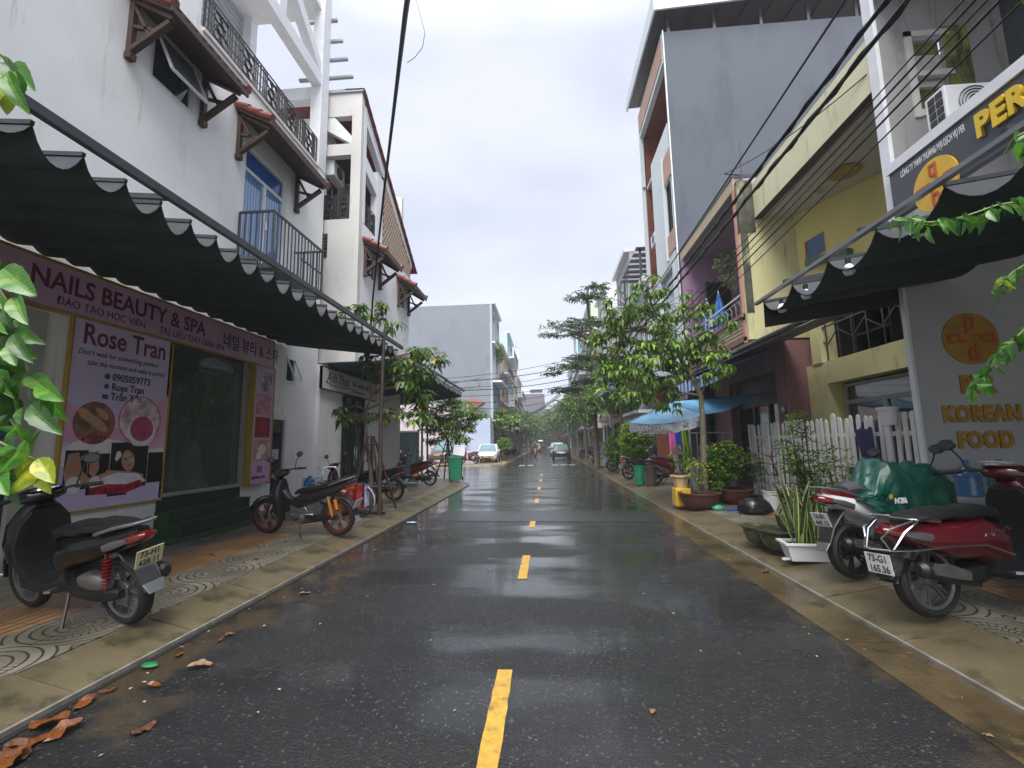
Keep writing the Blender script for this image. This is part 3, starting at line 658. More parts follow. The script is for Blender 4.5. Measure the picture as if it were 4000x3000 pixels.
g = MB(); poly(g, [(.55, .26), (.62, .36), (.85, .40), (1.2, .37), (1.35, .28), (1.2, .25)], .0557); disc(g, .2, .30, .09, .0557, 12, 1.2); disc(g, .5, .31, .07, .0558, 12, 1.2); g.build('towel_print', m_prw, ps, smooth=0)
g = MB(); poly(g, [(.45, .18), (.42, .25), (.7, .28), (1.0, .26), (1.25, .30), (1.3, .22), (1.0, .16)], .0561); g.build('petals_print', m_prr, ps, smooth=0)
for o in kids(ps):
    n_ = o.name.split('.')[0]; zs = [v.co.z for v in o.data.vertices]; low = max(zs) < .82 and n_.endswith(('print', 'panel'))
    face = n_ in ('hair_print', 'face_print', 'face_light_print', 'face_marks_print', 'smile_print')
    if low:
        for v in o.data.vertices:
            if face: v.co.y = .99+(v.co.y-.99)*1.25
            v.co.z = .14+(v.co.z-.14)*1.33
    elif n_ in ('round_photo', 'round_photo_rim', 'feet_print', 'bowl_print', 'salt_print', 'petals_print'):
        for v in o.data.vertices: v.co.z += .10
# shop window
g = MB(); wall(g, 'X', XA-.06, .12, 7.3, 9.42, .80, 3.5, holes=[(7.38, 9.34, .86, 3.46)]); f = partA('shop_window_frame', g, mat('aged_grey_frame', (.30, .31, .28), .5), smooth=0)
g = MB(); g.box(XA-.02, XA-.012, 7.36, 9.36, .84, 3.48)
mg = bpy.data.materials.new('shop_window_glass'); mg.use_nodes = True; nt, b = nodes_of(mg)
b.inputs['Base Color'].default_value = (.35, .5, .42, 1); b.inputs['Roughness'].default_value = .02; b.inputs['Transmission Weight'].default_value = .0; b.inputs['Alpha'].default_value = .55; b.inputs['Base Color'].default_value = (.085, .125, .10, 1)
inA(g).build('shop_pane', mg, f, smooth=0)
g = MB(); g.box(XA-3.5, XA-.26, 5.5, 10.2, .72, .79); g.box(XA-3.5, XA-3.4, 5.5, 10.2, .8, 3.6); g.box(XA-3.4, XA-.26, 5.5, 5.6, .8, 3.6); g.box(XA-3.4, XA-.26, 10.1, 10.2, .8, 3.6); g.box(XA-3.4, XA-.26, 5.5, 10.2, 3.6, 3.7)
partA('shop_interior', g, mat('dim_interior_wall', (.16, .21, .17), .7, .4, .8), smooth=0)
# plastic sheet covered bundle behind the glass
g = MB(); n = 18; rings = []
prof = [(.0, .33), (.1, .36), (.22, .30), (.36, .23), (.55, .22), (.75, .2), (.9, .14), (1.0, .05)]
for zz, r_ in prof:
    rings.append([(r_*math.cos(2*math.pi*k/n)*(1+.18*mnoise.noise((k*1.3, zz*5, 1))), r_*math.sin(2*math.pi*k/n)*(1+.2*mnoise.noise((k*.9, zz*4, 4))), zz+.03*mnoise.noise((k, zz*3, 8)), ) for k in range(n)])
vs = [v for q in rings for v in q]; g.add(vs, [(i*n+k, i*n+(k+1) % n, (i+1)*n+(k+1) % n, (i+1)*n+k) for i in range(len(rings)-1) for k in range(n)]+[tuple((len(rings)-1)*n+k for k in range(n))])
tag(g.build('wrapped_bundle', mat('clear_plastic_wrap', (.78, .80, .78), .22, .3, 7, .8, 18), loc=(XA-.48, 8.55, .79)), 'tall bundle wrapped in crumpled clear plastic standing behind the shop window', 'bundle')
# slim side poster with four photographs
sp2 = thing('side_poster', 'slim pink poster column with four small photographs and the number 01', 'poster', (XA+.01, 9.50, .82))
g = MB(); g.box(0, .16, 0, .68, 0, 2.62); g.build('board', mat('bright_pink_board', (.66, .36, .60), .4, .08, 2), sp2, smooth=0)
g = MB(); g.box(0, .17, -.035, 0, -.03, 2.65); g.box(0, .17, .68, .715, -.03, 2.65); g.box(0, .168, 0, .68, 2.62, 2.65); g.build('edge_strip', m_goldtrim, sp2, smooth=0)
for k, (c, st) in enumerate((((.45, .36, .5), (.25, .12, .2)), ((.55, .24, .38), (.35, .05, .12)), ((.25, .03, .02), (.03, .01, .01)), ((.5, .3, .25), (.45, .12, .06)))):
    g = MB(); z_ = 2.05-k*.52; g.box(.16, .163, .07, .61, z_, z_+.46)
    o = g.build('photo_print', mat('print_photo_%s' % 'abcd'[k], c, .4, .5, 6, stain=st, sthr=.5, sscale=(1, 1, 1)), sp2, smooth=0)
g = MB()
for k in range(4): disc(g, .34+.02*(-1)**k, 2.13+.085*k, .05-.006*k, .1645, 10, 1.4)
g.build('stacked_stones_print', mat('print_stone', (.2, .13, .14), .5), sp2, smooth=0)
g = MB()
for k in range(5): poly(g, [(.22+.06*k, 1.57), (.26+.06*k, 1.57), (.2+.08*k+.02, 1.92-.03*abs(k-2)), (.2+.08*k-.005, 1.92-.03*abs(k-2))], .1645)
g.build('fingers_print', m_skin, sp2, smooth=0)
g = MB(); disc(g, .36, 1.22, .12, .1645, 12, .8); g.build('face_print', m_prr, sp2, smooth=0)
g = MB(); disc(g, .36, .75, .12, .1645, 14, 1.1); disc(g, .25, .6, .09, .1645, 14, 1.1); g.build('bowls_print', m_prw, sp2, smooth=0)
text('01', .2, m_ink, sp2, FR_L, (.163, .22, .24), off=.006)
text('Dang Minh Lau, P. Phan', .085, m_ink, sp2, FR_L, (.163, .04, .11), off=.002, wscale=.6)
# grimy doorway left of the poster
g = MB(); wall(g, 'X', XA-.05, .1, 3.3, 5.35, .16, 3.42, holes=[(3.45, 5.15, .3, 2.75), (3.45, 5.15, 2.9, 3.32)]); f = partA('shop_door_frame', g, mat('old_white_frame', (.38, .40, .35), .5, .1), smooth=0)
g = MB(); g.box(XA-.02, XA-.01, 3.4, 5.2, .25, 3.38); inA(g).build('pane', m_glass, f, smooth=0)
# steps covered in turf
st = thing('entrance_steps', 'two black granite steps topped with artificial turf under the shop window', 'steps', (XA, 8.35, .13))
g = MB(); g.box(0, .48, -1.02, 1.05, 0, .235); g.box(0, .26, -1.02, 1.05, .235, .43); g.box(0, .03, -1.02, 1.05, .43, .655); g.build('riser_block', m_granite, st, smooth=0)
for x0_, x1_, z_ in ((.26, .49, .236), (.03, .27, .431)):
    g = MB(); g.box(x0_, x1_, -1.03, 1.06, z_, z_+.018); g.build('turf_tread', m_turf, st, smooth=0)
g = MB(); g.box(0, .485, -1.035, -1.022, 0, .24); g.box(0, .265, -1.035, -1.022, .24, .432); g.build('turf_side', m_turf, st, smooth=0)
g = MB(); pts = [(0, -1.6), (.62, -1.7), (.86, -1.2), (.80, -.6), (.86, .2), (.78, .9), (.62, 1.3), (0, 1.35)]
g.prism(pts, .004, .016, 'Z'); o = tag(g.build('turf_mat', m_turf, loc=(XA, 8.35, .13), smooth=0), 'green artificial turf mat on the pavement before the granite steps', 'mat')

# ---------------- scalloped awnings
def awning(name, label, x_f, z_f, x_w, z_w, y0, n, pitch, sag, beam=True, group='dark scalloped fabric awnings', skirt=0, posts=(), hh=.16, end_flap=False, fade=.5, bm=None, bh=.08, bz=.05):
    t = thing(name, label, 'awning', (x_f, y0, z_f), group=group)
    g = MB(); nx, ny = 14, 8; Lx = x_w-x_f
    def surf(i, j, k):       # k-th bay
        u = i/nx; v = j/ny; s_ = sag*(1-fade*u)*(1+.12*math.sin(k*2.3))
        return (Lx*u, (k+v)*pitch, (z_w-z_f)*u-s_*math.sin(math.pi*v)**.8+.012*mnoise.noise((u*5, (k+v)*3, z_f)))
    for k in range(n):
        for lay, dz in ((0, 0), (1, .012)):
            g.m = lay; vs = [tuple(np.add(surf(i, j, k), (0, 0, dz))) for i in range(nx+1) for j in range(ny+1)]
            g.add(vs, [(i*(ny+1)+j, i*(ny+1)+j+1, (i+1)*(ny+1)+j+1, (i+1)*(ny+1)+j) for i in range(nx) for j in range(ny)])
    g.build('fabric', [m_awn_under, m_awn_top], t, smooth=180)
    for k in range(n+1):
        gg = MB(); y = k*pitch; gg.bar((0, y, .025), (Lx, y, z_w-z_f+.025), .03, .035); gg.build('batten', m_steel, t, smooth=0)
    if beam:
        s = -1 if Lx > 0 else 1
        g = MB(); g.box(s*.05, s*.11, -.1, n*pitch+.1, bz, bz+bh); g.build('edge_beam', bm or m_steel, t, smooth=0)
        k = .4
        while k < n*pitch:
            g = MB(); g.bar((s*.08, k, .06), (s*.08, k, -hh), .06, .06); g.build('beam_hanger', m_steel, t, smooth=0) if hh else None
            g = MB(); g.bar((s*.05, k, .09), (Lx, k, z_w-z_f+.10), .05, .05); g.build('rafter', m_steel, t, smooth=0); k += 1.5
    return t
awning('scalloped_awning', 'large dark scalloped awning over the nail spa front', -3.72, 3.98, XA+.05, 4.27, .53, 28, .375, .20, hh=0, fade=.5)
awning('scalloped_awning', 'dark scalloped awning above the second nail shop sign, behind the street tree', -3.95, 4.02, -6.35, 4.0, 12.6, 12, .375, .2, hh=0)
awning('scalloped_awning', 'wide dark scalloped awning over the gated lot past the nail shops', -3.95, 4.0, -8.2, 3.45, 17.2, 10, .375, .2, hh=0)
g = MB(); g.box(-6.55, -5.5, 11.05, 11.13, 3.75, 4.1); g.box(-5.6, -3.7, 11.05, 11.11, 3.98, 4.06)
# ---------------- second white house with corner balcony (overhanging the nail shop)
XB = -5.55
hb = thing('gabled_white_house', 'cream white house with corner balcony openings and a sloping red tiled verge', 'house', (XB, 15, .13))
def partB(name, mb, mats, par=None, **k): return mb.xf(Matrix.Translation((-XB, -15, -.13))).build(name, mats, par or hb, **k)
Y0, Y1 = 12.66, 17.75
# camera facing side wall with balcony opening and triangular light
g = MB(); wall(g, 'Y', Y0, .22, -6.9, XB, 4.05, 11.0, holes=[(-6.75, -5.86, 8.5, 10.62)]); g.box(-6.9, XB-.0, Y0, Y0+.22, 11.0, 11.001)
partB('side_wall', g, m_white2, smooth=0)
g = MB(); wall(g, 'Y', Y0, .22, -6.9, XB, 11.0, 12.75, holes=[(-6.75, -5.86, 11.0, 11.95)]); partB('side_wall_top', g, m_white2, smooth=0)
g = MB(); g.prism([(-6.75, 11.95), (-6.75, 11.55), (-5.86, 11.0), (-5.86, 11.25), (-6.45, 11.95)], Y0+.02, Y0+.2, 'Y'); partB('diagonal_brace', g, m_trim, smooth=0)
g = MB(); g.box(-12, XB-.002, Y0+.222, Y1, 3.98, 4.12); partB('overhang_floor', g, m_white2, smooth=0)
# street facade: wall to balcony sill, openings, rake
g = MB(); wall(g, 'X', XB, -.22, Y0+.22, Y1, 4.0, 8.5, holes=[(13.15, 14.1, 6.95, 7.85), (16.35, 17.35, 6.95, 7.85)]); partB('front_wall', g, m_white, smooth=0)
g = MB(); g.box(XB-.30, XB+.01, Y0+.222, 13.06, 8.5, 12.45); partB('corner_column', g, m_trim, smooth=0)
g = MB(); g.box(XB-.22, XB, 14.05, 14.62, 8.5, 10.9); partB('column', g, m_trim, smooth=0)
g = MB(); g.prism([(13.06, 10.85), (13.06, 10.35), (14.62, 9.85), (14.62, 10.35)], XB-.2, XB-.01, 'X'); partB('sloping_beam', g, m_trim, smooth=0)
def rake(y): return 12.7-(y-12.7)*.64
g = MB(); g.prism([(13.06, rake(13.06)-.55), (13.06, rake(13.06)), (Y1+.35, rake(Y1+.35)), (Y1+.35, rake(Y1+.35)-.22), (14.62, rake(14.62)-.4)], XB-.2, XB-.005, 'X'); partB('rake_board', g, m_trim, smooth=0)
# interior of corner balcony
g = MB(); g.box(-9.4, -6.9, Y0+.3, Y1, 8.5, 12.2); g.box(-6.9, XB-.3, 14.62, Y1-.02, 8.5, 9.0); partB('balcony_back_wall', g, m_white, smooth=0)
g = MB(); g.box(-6.89, -6.86, 13.1, 13.9, 8.5, 10.4); f = partB('balcony_door', g, m_trim, smooth=0)
g = MB(); g.box(-6.86, -6.85, 13.16, 13.45, 8.7, 10.3); g.box(-6.86, -6.85, 13.52, 13.84, 8.7, 10.3); partB('door_pane', g, m_glass, f, smooth=0)
g = MB(); g.box(-6.9, XB-.25, Y0+.24, 14.6, 10.85, 10.95); partB('balcony_ceiling', g, m_brown, smooth=0)
# fish scale cladding: tiles one by one
ft = mat('fish_scale_tile', (.55, .48, .38), .6, .35, 2, stain=(.42, .22, .07), sthr=.50, sscale=(1.2, 1.2, 1.2), island=.0)
g = MB(); g.prism([(14.62, 8.5), (14.62, rake(14.62)-.4), (17.9, rake(17.9)-.2), (17.9, 8.5)], XB-.21, XB-.012, 'X'); partB('gable_wall', g, mat('grimy_joint', (.02, .018, .015), .8), smooth=0)
pro = None; s_ = .19; r_ = 0; z_ = 8.55
while z_ < 11.6:
    y_ = 14.70+(s_/2 if r_ % 2 else 0)
    while y_ < 17.85:
        if z_+.08 < rake(y_)-.3:
            loc = (0, y_-15, z_-.13); rot = (rnd.uniform(-.05, .05), rnd.uniform(-.12, -.02), 0)
            if pro is None:
                gg = MB(); pts = [(-s_*.41, .03), (-s_*.41, -.0), (-s_*.25, -.062), (0, -.088), (s_*.25, -.062), (s_*.41, 0), (s_*.41, .03)]
                gg.prism(pts, -.012, .008, 'X'); pro = gg.build('scale_tile', ft, hb, smooth=0); pro.location = loc; pro.rotation_euler = rot; cnt = 1
            else: inst(pro, hb, loc, rot); cnt += 1
        y_ += s_
    z_ += .13; r_ += 1
# verge: red roof tiles following the rake
k = 0; y_ = 12.6
while y_ < 18.3:
    g = MB(); g.add([(-.55, 0, .03), (.10, 0, .0), (.10, .36, -.20), (-.55, .36, -.17), (-.55, 0, -.02), (.10, 0, -.05), (.10, .36, -.25), (-.55, .36, -.22)],
          [(0, 1, 2, 3), (7, 6, 5, 4), (0, 4, 5, 1), (1, 5, 6, 2), (2, 6, 7, 3), (3, 7, 4, 0)])
    o = g.build('verge_tile', m_tile_red, hb, smooth=0); o.location = (0, y_-15, rake(y_)+.06-.13); y_ += .33
g = MB(); g.box(-7.0, XB+.05, Y0-.06, Y0+.3, 12.74, 12.84); partB('roof_flashing', g, mat('pale_flashing', (.32, .36, .36), .4), smooth=0)
g = MB(); g.prism([(12.7, 12.65), (18.3, 9.1), (18.3, 9.0), (12.7, 12.5)], -11, XB-.5, 'X'); partB('roof', g, m_tile_red, smooth=0)
scroll_rail(hb, (XB, 15, .13), -6.72, Y0+.1, -5.88, Y0+.1, 8.55, 9.35)
scroll_rail(hb, (XB, 15, .13), XB-.06, 13.08, XB-.06, 14.04, 8.55, 9.3)
scroll_rail(hb, (XB, 15, .13), XB-.06, 14.64, XB-.06, 14.66, 8.55, 8.6)
# ventilation brick and air conditioner
g = MB()
for i in range(2):
    for j in range(7): g.box(-6.72+.11*i, -6.63+.11*i, Y0-.03, Y0-.005, 7.3+.11*j, 7.385+.11*j)
partB('vent_holes', g, m_black, smooth=0)
a = thing('air_conditioner', 'white outdoor air conditioner high in the corner balcony of the cream house', 'air conditioner', (-6.62, 13.2, 10.35))
g = MB(); g.box(-.14, .14, -.38, .38, -.26, .26); g.build('case', m_whitepl, a, smooth=0, bevel=.02)
g = MB(); g.lathe([(.2, .145), (.18, .16), (.02, .16)], 16, axis='X'); g.build('fan_grille', m_steel, a)
canopy(13.0, 14.5, XB, 6.9, .72, 8.0, 'first red tiled hood on the cream house, over the small sash window', n=8)
canopy(16.2, 17.7, XB, 6.9, .72, 8.0, 'second red tiled hood on the cream house, at its far end', n=8)
for y_ in (13.15, 16.35):
    g = MB(); wall(g, 'X', XB-.1, .06, y_, y_+(.95 if y_ < 14 else 1.), 6.95, 7.85, holes=[(y_+.06, y_+.89, 7.01, 7.79)]); f = partB('front_window', g, m_trim, smooth=0)
    g = MB(); g.box(XB-.09, XB-.08, y_+.05, y_+.9, 7.0, 7.8); partB('pane', g, m_glass, f, smooth=0)
# relief panel on the far end of the facade
g = MB()
for k in range(5): g.tube([(XB+.01, 17.2+.1*math.sin(q*.9+k), 4.7+k*.38+.1*math.cos(q*1.1)) for q in range(6)], .012, 4)
partB('plaster_relief', g, m_white2, smooth=0)
# ground floor nail shop
g = MB(); wall(g, 'X', -6.5, -.2, 12.5, Y1, .0, 3.98, holes=[(13.95, 15.55, .2, 3.25)]); partB('shop_wall', g, m_white, smooth=0)
g = MB(); wall(g, 'X', -6.48, .08, 13.95, 15.55, .2, 3.25, holes=[(14.05, 14.72, .32, 3.15), (14.78, 15.45, .32, 3.15)]); f = partB('glass_door_frame', g, m_black, smooth=0)
g = MB(); g.box(-6.46, -6.45, 14.0, 15.5, .25, 3.2); partB('door_pane', g, m_glassgreen, f, smooth=0)
g = MB(); g.tube([(-6.38, 14.66, 1.0), (-6.36, 14.66, 1.05), (-6.36, 14.66, 1.55), (-6.38, 14.66, 1.6)], .015, 6); g.tube([(-6.38, 14.84, 1.0), (-6.36, 14.84, 1.05), (-6.36, 14.84, 1.55), (-6.38, 14.84, 1.6)], .015, 6); partB('door_handle', g, m_chrome, f)
g = MB(); wall(g, 'Y', Y1, -.2, -14, XB-.3, 0, 12, ); partB('far_wall', g, m_white2, smooth=0)
s2 = thing('nail_shop_sign', 'white board sign with black script reading Anh Thoa above glass doors', 'sign', (-6.44, 12.35, 3.27))
g = MB(); g.box(0, .07, 0, 4.2, 0, .62); g.build('board', mat('white_sign_face', (.56, .57, .58), .4, .06, 2), s2, smooth=0)
g = MB(); g.box(-.005, .075, 0, .02, 0, .64); g.box(-.005, .075, 0, 4.2, .62, .64); g.box(-.005, .075, 0, 4.2, -.02, 0); g.build('frame', m_black, s2, smooth=0)
text('Anh Thoa', .46, m_ink, s2, FR_L, (.072, .28, .22), shear=.35, wscale=.8, off=.0)
g = MB(); g.tube([(.075, .2, .22), (.075, .6, .15), (.075, 1.2, .14), (.075, 1.9, .19), (.075, 2.2, .16)], .012, 4); g.build('script_flourish', m_ink, s2)
text('Nails - eyelashes - gội đầu', .24, m_ink, s2, FR_L, (.072, 2.05, .3), wscale=.62, off=.003)
text('# 01 Dương Nguyệt Ánh - 109', .12, m_ink, s2, FR_L, (.072, 2.1, .09), wscale=.7, off=.002)

# ---------------- gated lot
t = thing('glass_gate', 'tall frosted glass gate panel with etched white lines at the lot entrance', 'gate', (-5.6, 17.95, .13))
g = MB(); g.box(-.48, .42, -.01, .01, .02, 2.0); g.build('glass_panel', mat('frosted_teal_glass', (.16, .24, .25), .12, .2, 2, spec=.7), t, smooth=0)
g = MB(); g.bar((-.5, 0, 0), (-.5, 0, 2.05), .05); g.bar((.44, 0, 0), (.44, 0, 2.1), .06); g.bar((-.5, 0, 2.03), (.44, 0, 2.03), .04); g.build('frame', m_alu, t, smooth=0)
g = MB()
for k in range(9): g.box(-.42+.09*k, -.41+.09*k, -.016, -.011, .5+.1*(k % 3), 1.9)
for k in range(5): g.tube([(-.4+.15*k, -.014, .9+.2*math.sin(k)), (-.2+.13*k, -.014, 1.2+.25*math.cos(k*2))], .008, 4)
g.build('etched_lines', mat('etched_white', (.55, .6, .6), .4), t, smooth=0)
t = thing('bar_gate', 'black barred gate beside the frosted glass panel', 'gate', (-6.75, 18.05, .13))
g = MB(); g.box(-.7, .6, -.02, .02, 1.85, 1.9); g.box(-.7, .6, -.02, .02, 1.65, 1.69); g.box(-.7, .6, -.02, .02, .1, .14); g.build('rails', m_black, t, smooth=0)
for k in range(14):
    g = MB(); g.box(-.7+.1*k-.01, -.7+.1*k+.01, -.014, .014, 0, 1.95); g.build('bar', m_black, t, smooth=0)
for x_, y_, h_, lb in ((-5.05, 18.1, 3.9, 'slender grey steel post at the right of the frosted gate'), (-5.55, 20.8, 3.8, 'dark steel post holding up the wide awning over the lot')):
    g = MB(); g.bar((0, 0, 0), (0, 0, h_-.13), .07); tag(g.build('awning_post', m_steel if x_ < -5.1 else m_alu, loc=(x_, y_, .13), smooth=0), lb, 'post')
g = MB(); g.bar((-.55, 0, 4.2), (1.9, 0, 4.45), .05); g.bar((1.9, 0, 4.45), (1.9, 0, 3.95), .05); g.bar((1.9, 0, 3.98), (-.5, 0, 4.0), .05)
tag(g.build('cable_bracket', m_alu, loc=(-5.0, 13.6, 0), smooth=0), 'steel frame bracket poking out above the second scalloped awning', 'bracket')
g = MB(); g.bar((-.55, 0, 4.0), (1.5, 0, 4.3), .06); g.bar((1.5, 0, 4.3), (1.5, 0, 3.9), .06); g.bar((1.5, 0, 3.92), (-.5, 0, 3.85), .06)
tag(g.build('cable_bracket', m_alu, loc=(-4.6, 20.9, .35), smooth=0), 'steel frame bracket holding street cables past the wide awning', 'bracket')
# ============================================================ RIGHT SIDE
def mk(o0):
    def f(name, mb, mats, par=None, **k):
        return mb.xf(Matrix.Translation((-o0[1][0], -o0[1][1], -.13))).build(name, mats, par or o0[0], smooth=k.pop('smooth', 0), **k)
    return f
# ---------------- corner restaurant house (nearest, right)
hr = thing('restaurant_house', 'grey rendered house front with white end column and wall letters reading korean food', 'house', (5.2, 5, .13))
pR = mk((hr, (5.2, 5)))
m_gpanel = mat('grey_blue_render', (.44, .455, .45), .6, .08, 1.5, .15, 70)
m_gr2 = mat('stained_grey_render', (.34, .33, .33), .75, .12, 1.2, .2, 40, stain=(.20, .19, .17), sthr=.56, stain2=(.12, .14, .04))
g = MB(); wall(g, 'Y', 6.77, .05, 5.22, 12, 0, 4.25); pR('panel_wall', g, m_gpanel)
g = MB(); wall(g, 'Y', 6.77, .05, 5.24, 12, 4.25, 12, holes=[(5.8, 6.25, 6.55, 7.05), (5.8, 6.25, 7.2, 7.7)]); pR('upper_side_wall', g, m_gr2)
g = MB(); g.box(5.18, 5.239, 6.65, 6.83, 4.2, 12); g.box(5.18, 5.219, 6.75, 6.83, 0, 4.2); pR('end_column', g, m_trim)
g = MB(); g.box(5.70, 5.8, 6.74, 6.769, 6.4, 7.85); g.box(5.8, 6.35, 6.74, 6.769, 6.42, 6.52); g.box(5.8, 6.35, 6.74, 6.769, 7.08, 7.17); g.box(5.7, 6.35, 6.74, 6.769, 7.76, 7.85); pR('opening_frame', g, m_white2)
g = MB(); g.box(5.8, 6.3, 6.9, 6.94, 6.5, 7.8); pR('back_panel', g, mat('mossy_yellow_wall', (.20, .18, .04), .7, .4, 4, stain=(.05, .06, .02), sthr=.5))
g = MB(); g.box(6.26, 6.62, 6.745, 6.768, 6.35, 7.9); pR('mould_streak', g, mat('mould', (.20, .20, .05), .8, .5, 6, stain=(.045, .05, .02), sthr=.5, sscale=(3, 1, .8)))
g = MB(); g.box(7.15, 7.45, 6.4, 6.769, 5.4, 12); pR('dark_pier', g, mat('dark_pier', (.07, .08, .085), .5))
g = MB(); g.box(7.45, 7.5, -6, 6.769, 5.4, 12); pR('upper_front', g, mat('bluish_glass_wall', (.20, .26, .27), .2, .2, 1))
g = MB(); g.box(5.24, 12, -6, 6.765, 8.6, 8.8); pR('upper_slab', g, m_gr2)
g = MB(); g.box(5.24, 12, -6, 6.765, 4.35, 4.5); pR('porch_ceiling', g, m_gpanel)
g = MB(); g.box(9.5, 9.7, -6, 6.76, 0, 4.4); pR('porch_back_wall', g, m_gpanel)
g = MB(); g.lathe([(0, 0), (.62, 0), (.66, .05), (.62, .12)], 28, c=(6.15, 6.0, 8.4)); pR('ceiling_rose', g, m_white2, smooth=35)
m_logo = mat('ochre_wall_lettering', (.40, .22, .02), .5, .2, 5); m_logor = mat('red_logo_letter', (.45, .09, .02), .5, .1)
wl = thing('wall_lettering', 'ochre letters and round logo fixed to the grey wall, reading PER KOREAN FOOD', 'wall lettering', (6.0, 6.768, 1.4))
g = MB(); g.lathe([(0, -.02), (.37, -.02), (.37, 0), (0, 0)], 40, c=(0, 0, 1.56), axis='Y'); g.build('logo_disc', m_logo, wl)
def logo(par, cx, cz, s, y, fr, m):
    for a, dx, dz in ((0, 0, .30), (90, -.30, 0), (180, 0, -.30), (270, .30, 0)):
        g = MB()
        M2 = Matrix.Rotation(R(a), 4, 'Y' if fr == 'C' else 'X')
        for q in ((-.10, .10, .12, .17), (-.10, -.05, -.12, .12), (.05, .10, -.02, .12), (-.05, .05, -.06, -.01)):
            if fr == 'C': g.box(q[0]*s*.64, q[1]*s*.64, y-.012, y-.002, (q[2]+.20)*s*.85, (q[3]+.20)*s*.85)
            else: g.box(y-.012, y-.002, q[0]*s*.64, q[1]*s*.64, (q[2]+.20)*s*.85, (q[3]+.20)*s*.85)
        g.xf(M2); g.xf(Matrix.Translation((cx, 0, cz)) if fr == 'C' else Matrix.Translation((0, cx, cz))); g.build('logo_letter', m, par, smooth=0)
logo(wl, 0, 1.56, 1.0, -.02, 'C', m_logor)
for s_, z_, sz in (('PER', .80, .33), ('KOREAN', .40, .30), ('FOOD', .04, .30)):
    text(s_, sz, m_logo, wl, FR_C, (0, -.012, z_), off=.018, align='CENTER', ext=.012, wscale=.80, spacing=1.08)
fs = thing('fascia_sign', 'large dark fascia board with yellow PER lettering and a round yellow logo, on the right', 'sign', (5.08, 6.58, 4.72))
g = MB(); g.box(0, .10, -9, 0, 0, .66); g.build('board', mat('charcoal_board', (.045, .05, .06), .35, .1, 2), fs, smooth=0)
g = MB(); g.box(-.03, .12, -9, .02, .66, .80); g.build('top_flashing', m_trim, fs, smooth=0)
text('PER', .38, mat('yellow_letters', (.75, .50, .02), .4), fs, FR_R, (-.02, -1.34, .29), off=.016, ext=.018, wscale=.86, spacing=1.1)
text('CÔNG TY TNHH THƯƠNG MẠI DỊCH VỤ PER', .13, m_whitepl, fs, FR_R, (-.004, -.2, .50), off=.003, wscale=.37)
g = MB(); g.lathe([(0, -.02), (.335, -.02), (.335, 0), (0, 0)], 40, c=(0, -.72, .10), axis='X'); g.build('logo_disc', mat('yellow_logo', (.70, .42, .02), .4), fs)
logo(fs, -.72, .10, .9, -.02, 'R', m_logor)
awR = awning('scalloped_awning', 'dark scalloped awning over the korean restaurant pavement, right foreground', 3.3, 3.62, 5.75, 3.95, -1.72, 11, .78, .24, hh=0, fade=.2, bm=mat('galvanised_edge', (.22, .23, .25), .4, .1, metal=.3), bh=.04, bz=-.0)
g = MB(); g.add([(0, 8.58, .05), (.0, 8.60, -.36), (2.4, 8.60, -.02), (2.4, 8.58, .36)], [(0, 1, 2, 3)]); g.add([(0, 8.61, .05), (.0, 8.63, -.36), (2.4, 8.63, -.02), (2.4, 8.61, .36)], [(0, 1, 2, 3)])
g.build('end_flap', m_plastic, awR, smooth=0)
for y_, w_ in ((4.2, 'nearest the camera'), (5.15, 'second from the camera'), (6.0, 'third from the camera'), (6.62, 'farthest, at the awning end')):
    t = thing('light_bulb', 'white bulb lamp under the restaurant awning edge, '+w_, 'light bulb', (3.42, y_, 3.60), group='bulbs along the restaurant awning')
    g = MB(); g.lathe([(.0, .0), (.028, .0), (.028, -.07), (.0, -.07)], 10); g.build('socket', m_black, t)
    g = MB(); g.lathe([(.026, -.07), (.05, -.10), (.062, -.15), (.045, -.19), (0, -.205)], 14); g.build('bulb', m_whitepl, t)
a = thing('air_conditioner', 'white outdoor air conditioner above the dark PER sign', 'air conditioner', (5.72, 6.1, 6.0))
g = MB(); g.box(-.30, .30, -.16, .16, -.27, .27); g.build('case', m_whitepl, a, smooth=0, bevel=.02)
g = MB()
for k in range(5): g.lathe([(.05+.04*k, -.165), (.06+.04*k, -.172), (.07+.04*k, -.165)], 20, c=(.08, 0, 0), axis='Y')
g.build('fan_grille', m_steel, a)
g = MB()
for i in range(2):
    for j in range(4): g.box(-.31, -.298, -.12+.12*i, -.02+.12*i, -.2+.11*j, -.11+.11*j)
g.build('side_vent', m_black, a, smooth=0)

# ---------------- yellow house
hy = thing('yellow_house', 'yellow rendered house with deep roof overhang, blue window and open first floor', 'house', (5.2, 9, .13))
pY = mk((hy, (5.2, 9)))
m_yel1 = mat('yellow_render', (.68, .63, .33), .75, .06, 1.2, .15, 50, stain=(.36, .33, .20), sthr=.6, stain2=(.27, .25, .15))
m_yel2 = mat('deep_yellow_render', (.72, .62, .24), .75, .08, 1.0, .15, 50)
m_ceil = mat('stained_ceiling', (.56, .55, .51), .8, .06, 1, stain=(.24, .23, .17), sthr=.58, sscale=(1, 1, 1))
g = MB(); g.box(5.2, 5.36, 6.84, 10.9, 6.95, 7.85); pY('fascia', g, mat('pale_yellow_fascia', (.70, .67, .44), .75, .05, 1.5, stain=(.40, .38, .25), sthr=.62, stain2=(.3, .29, .2)))
g = MB(); g.box(5.36, 12, 6.84, 10.9, 6.96, 7.5); pY('roof_slab', g, m_ceil)
g = MB(); g.box(5.19, 5.37, 6.84, 10.9, 6.935, 6.952); pY('drip_stain', g, m_brown)
g = MB(); wall(g, 'X', 6.2, .2, 6.84, 10.9, 0, 4.5, holes=[(7.0, 10.2, .0, 2.76), (7.15, 10.3, 3.25, 4.35)]); pY('front_wall', g, m_yel2)
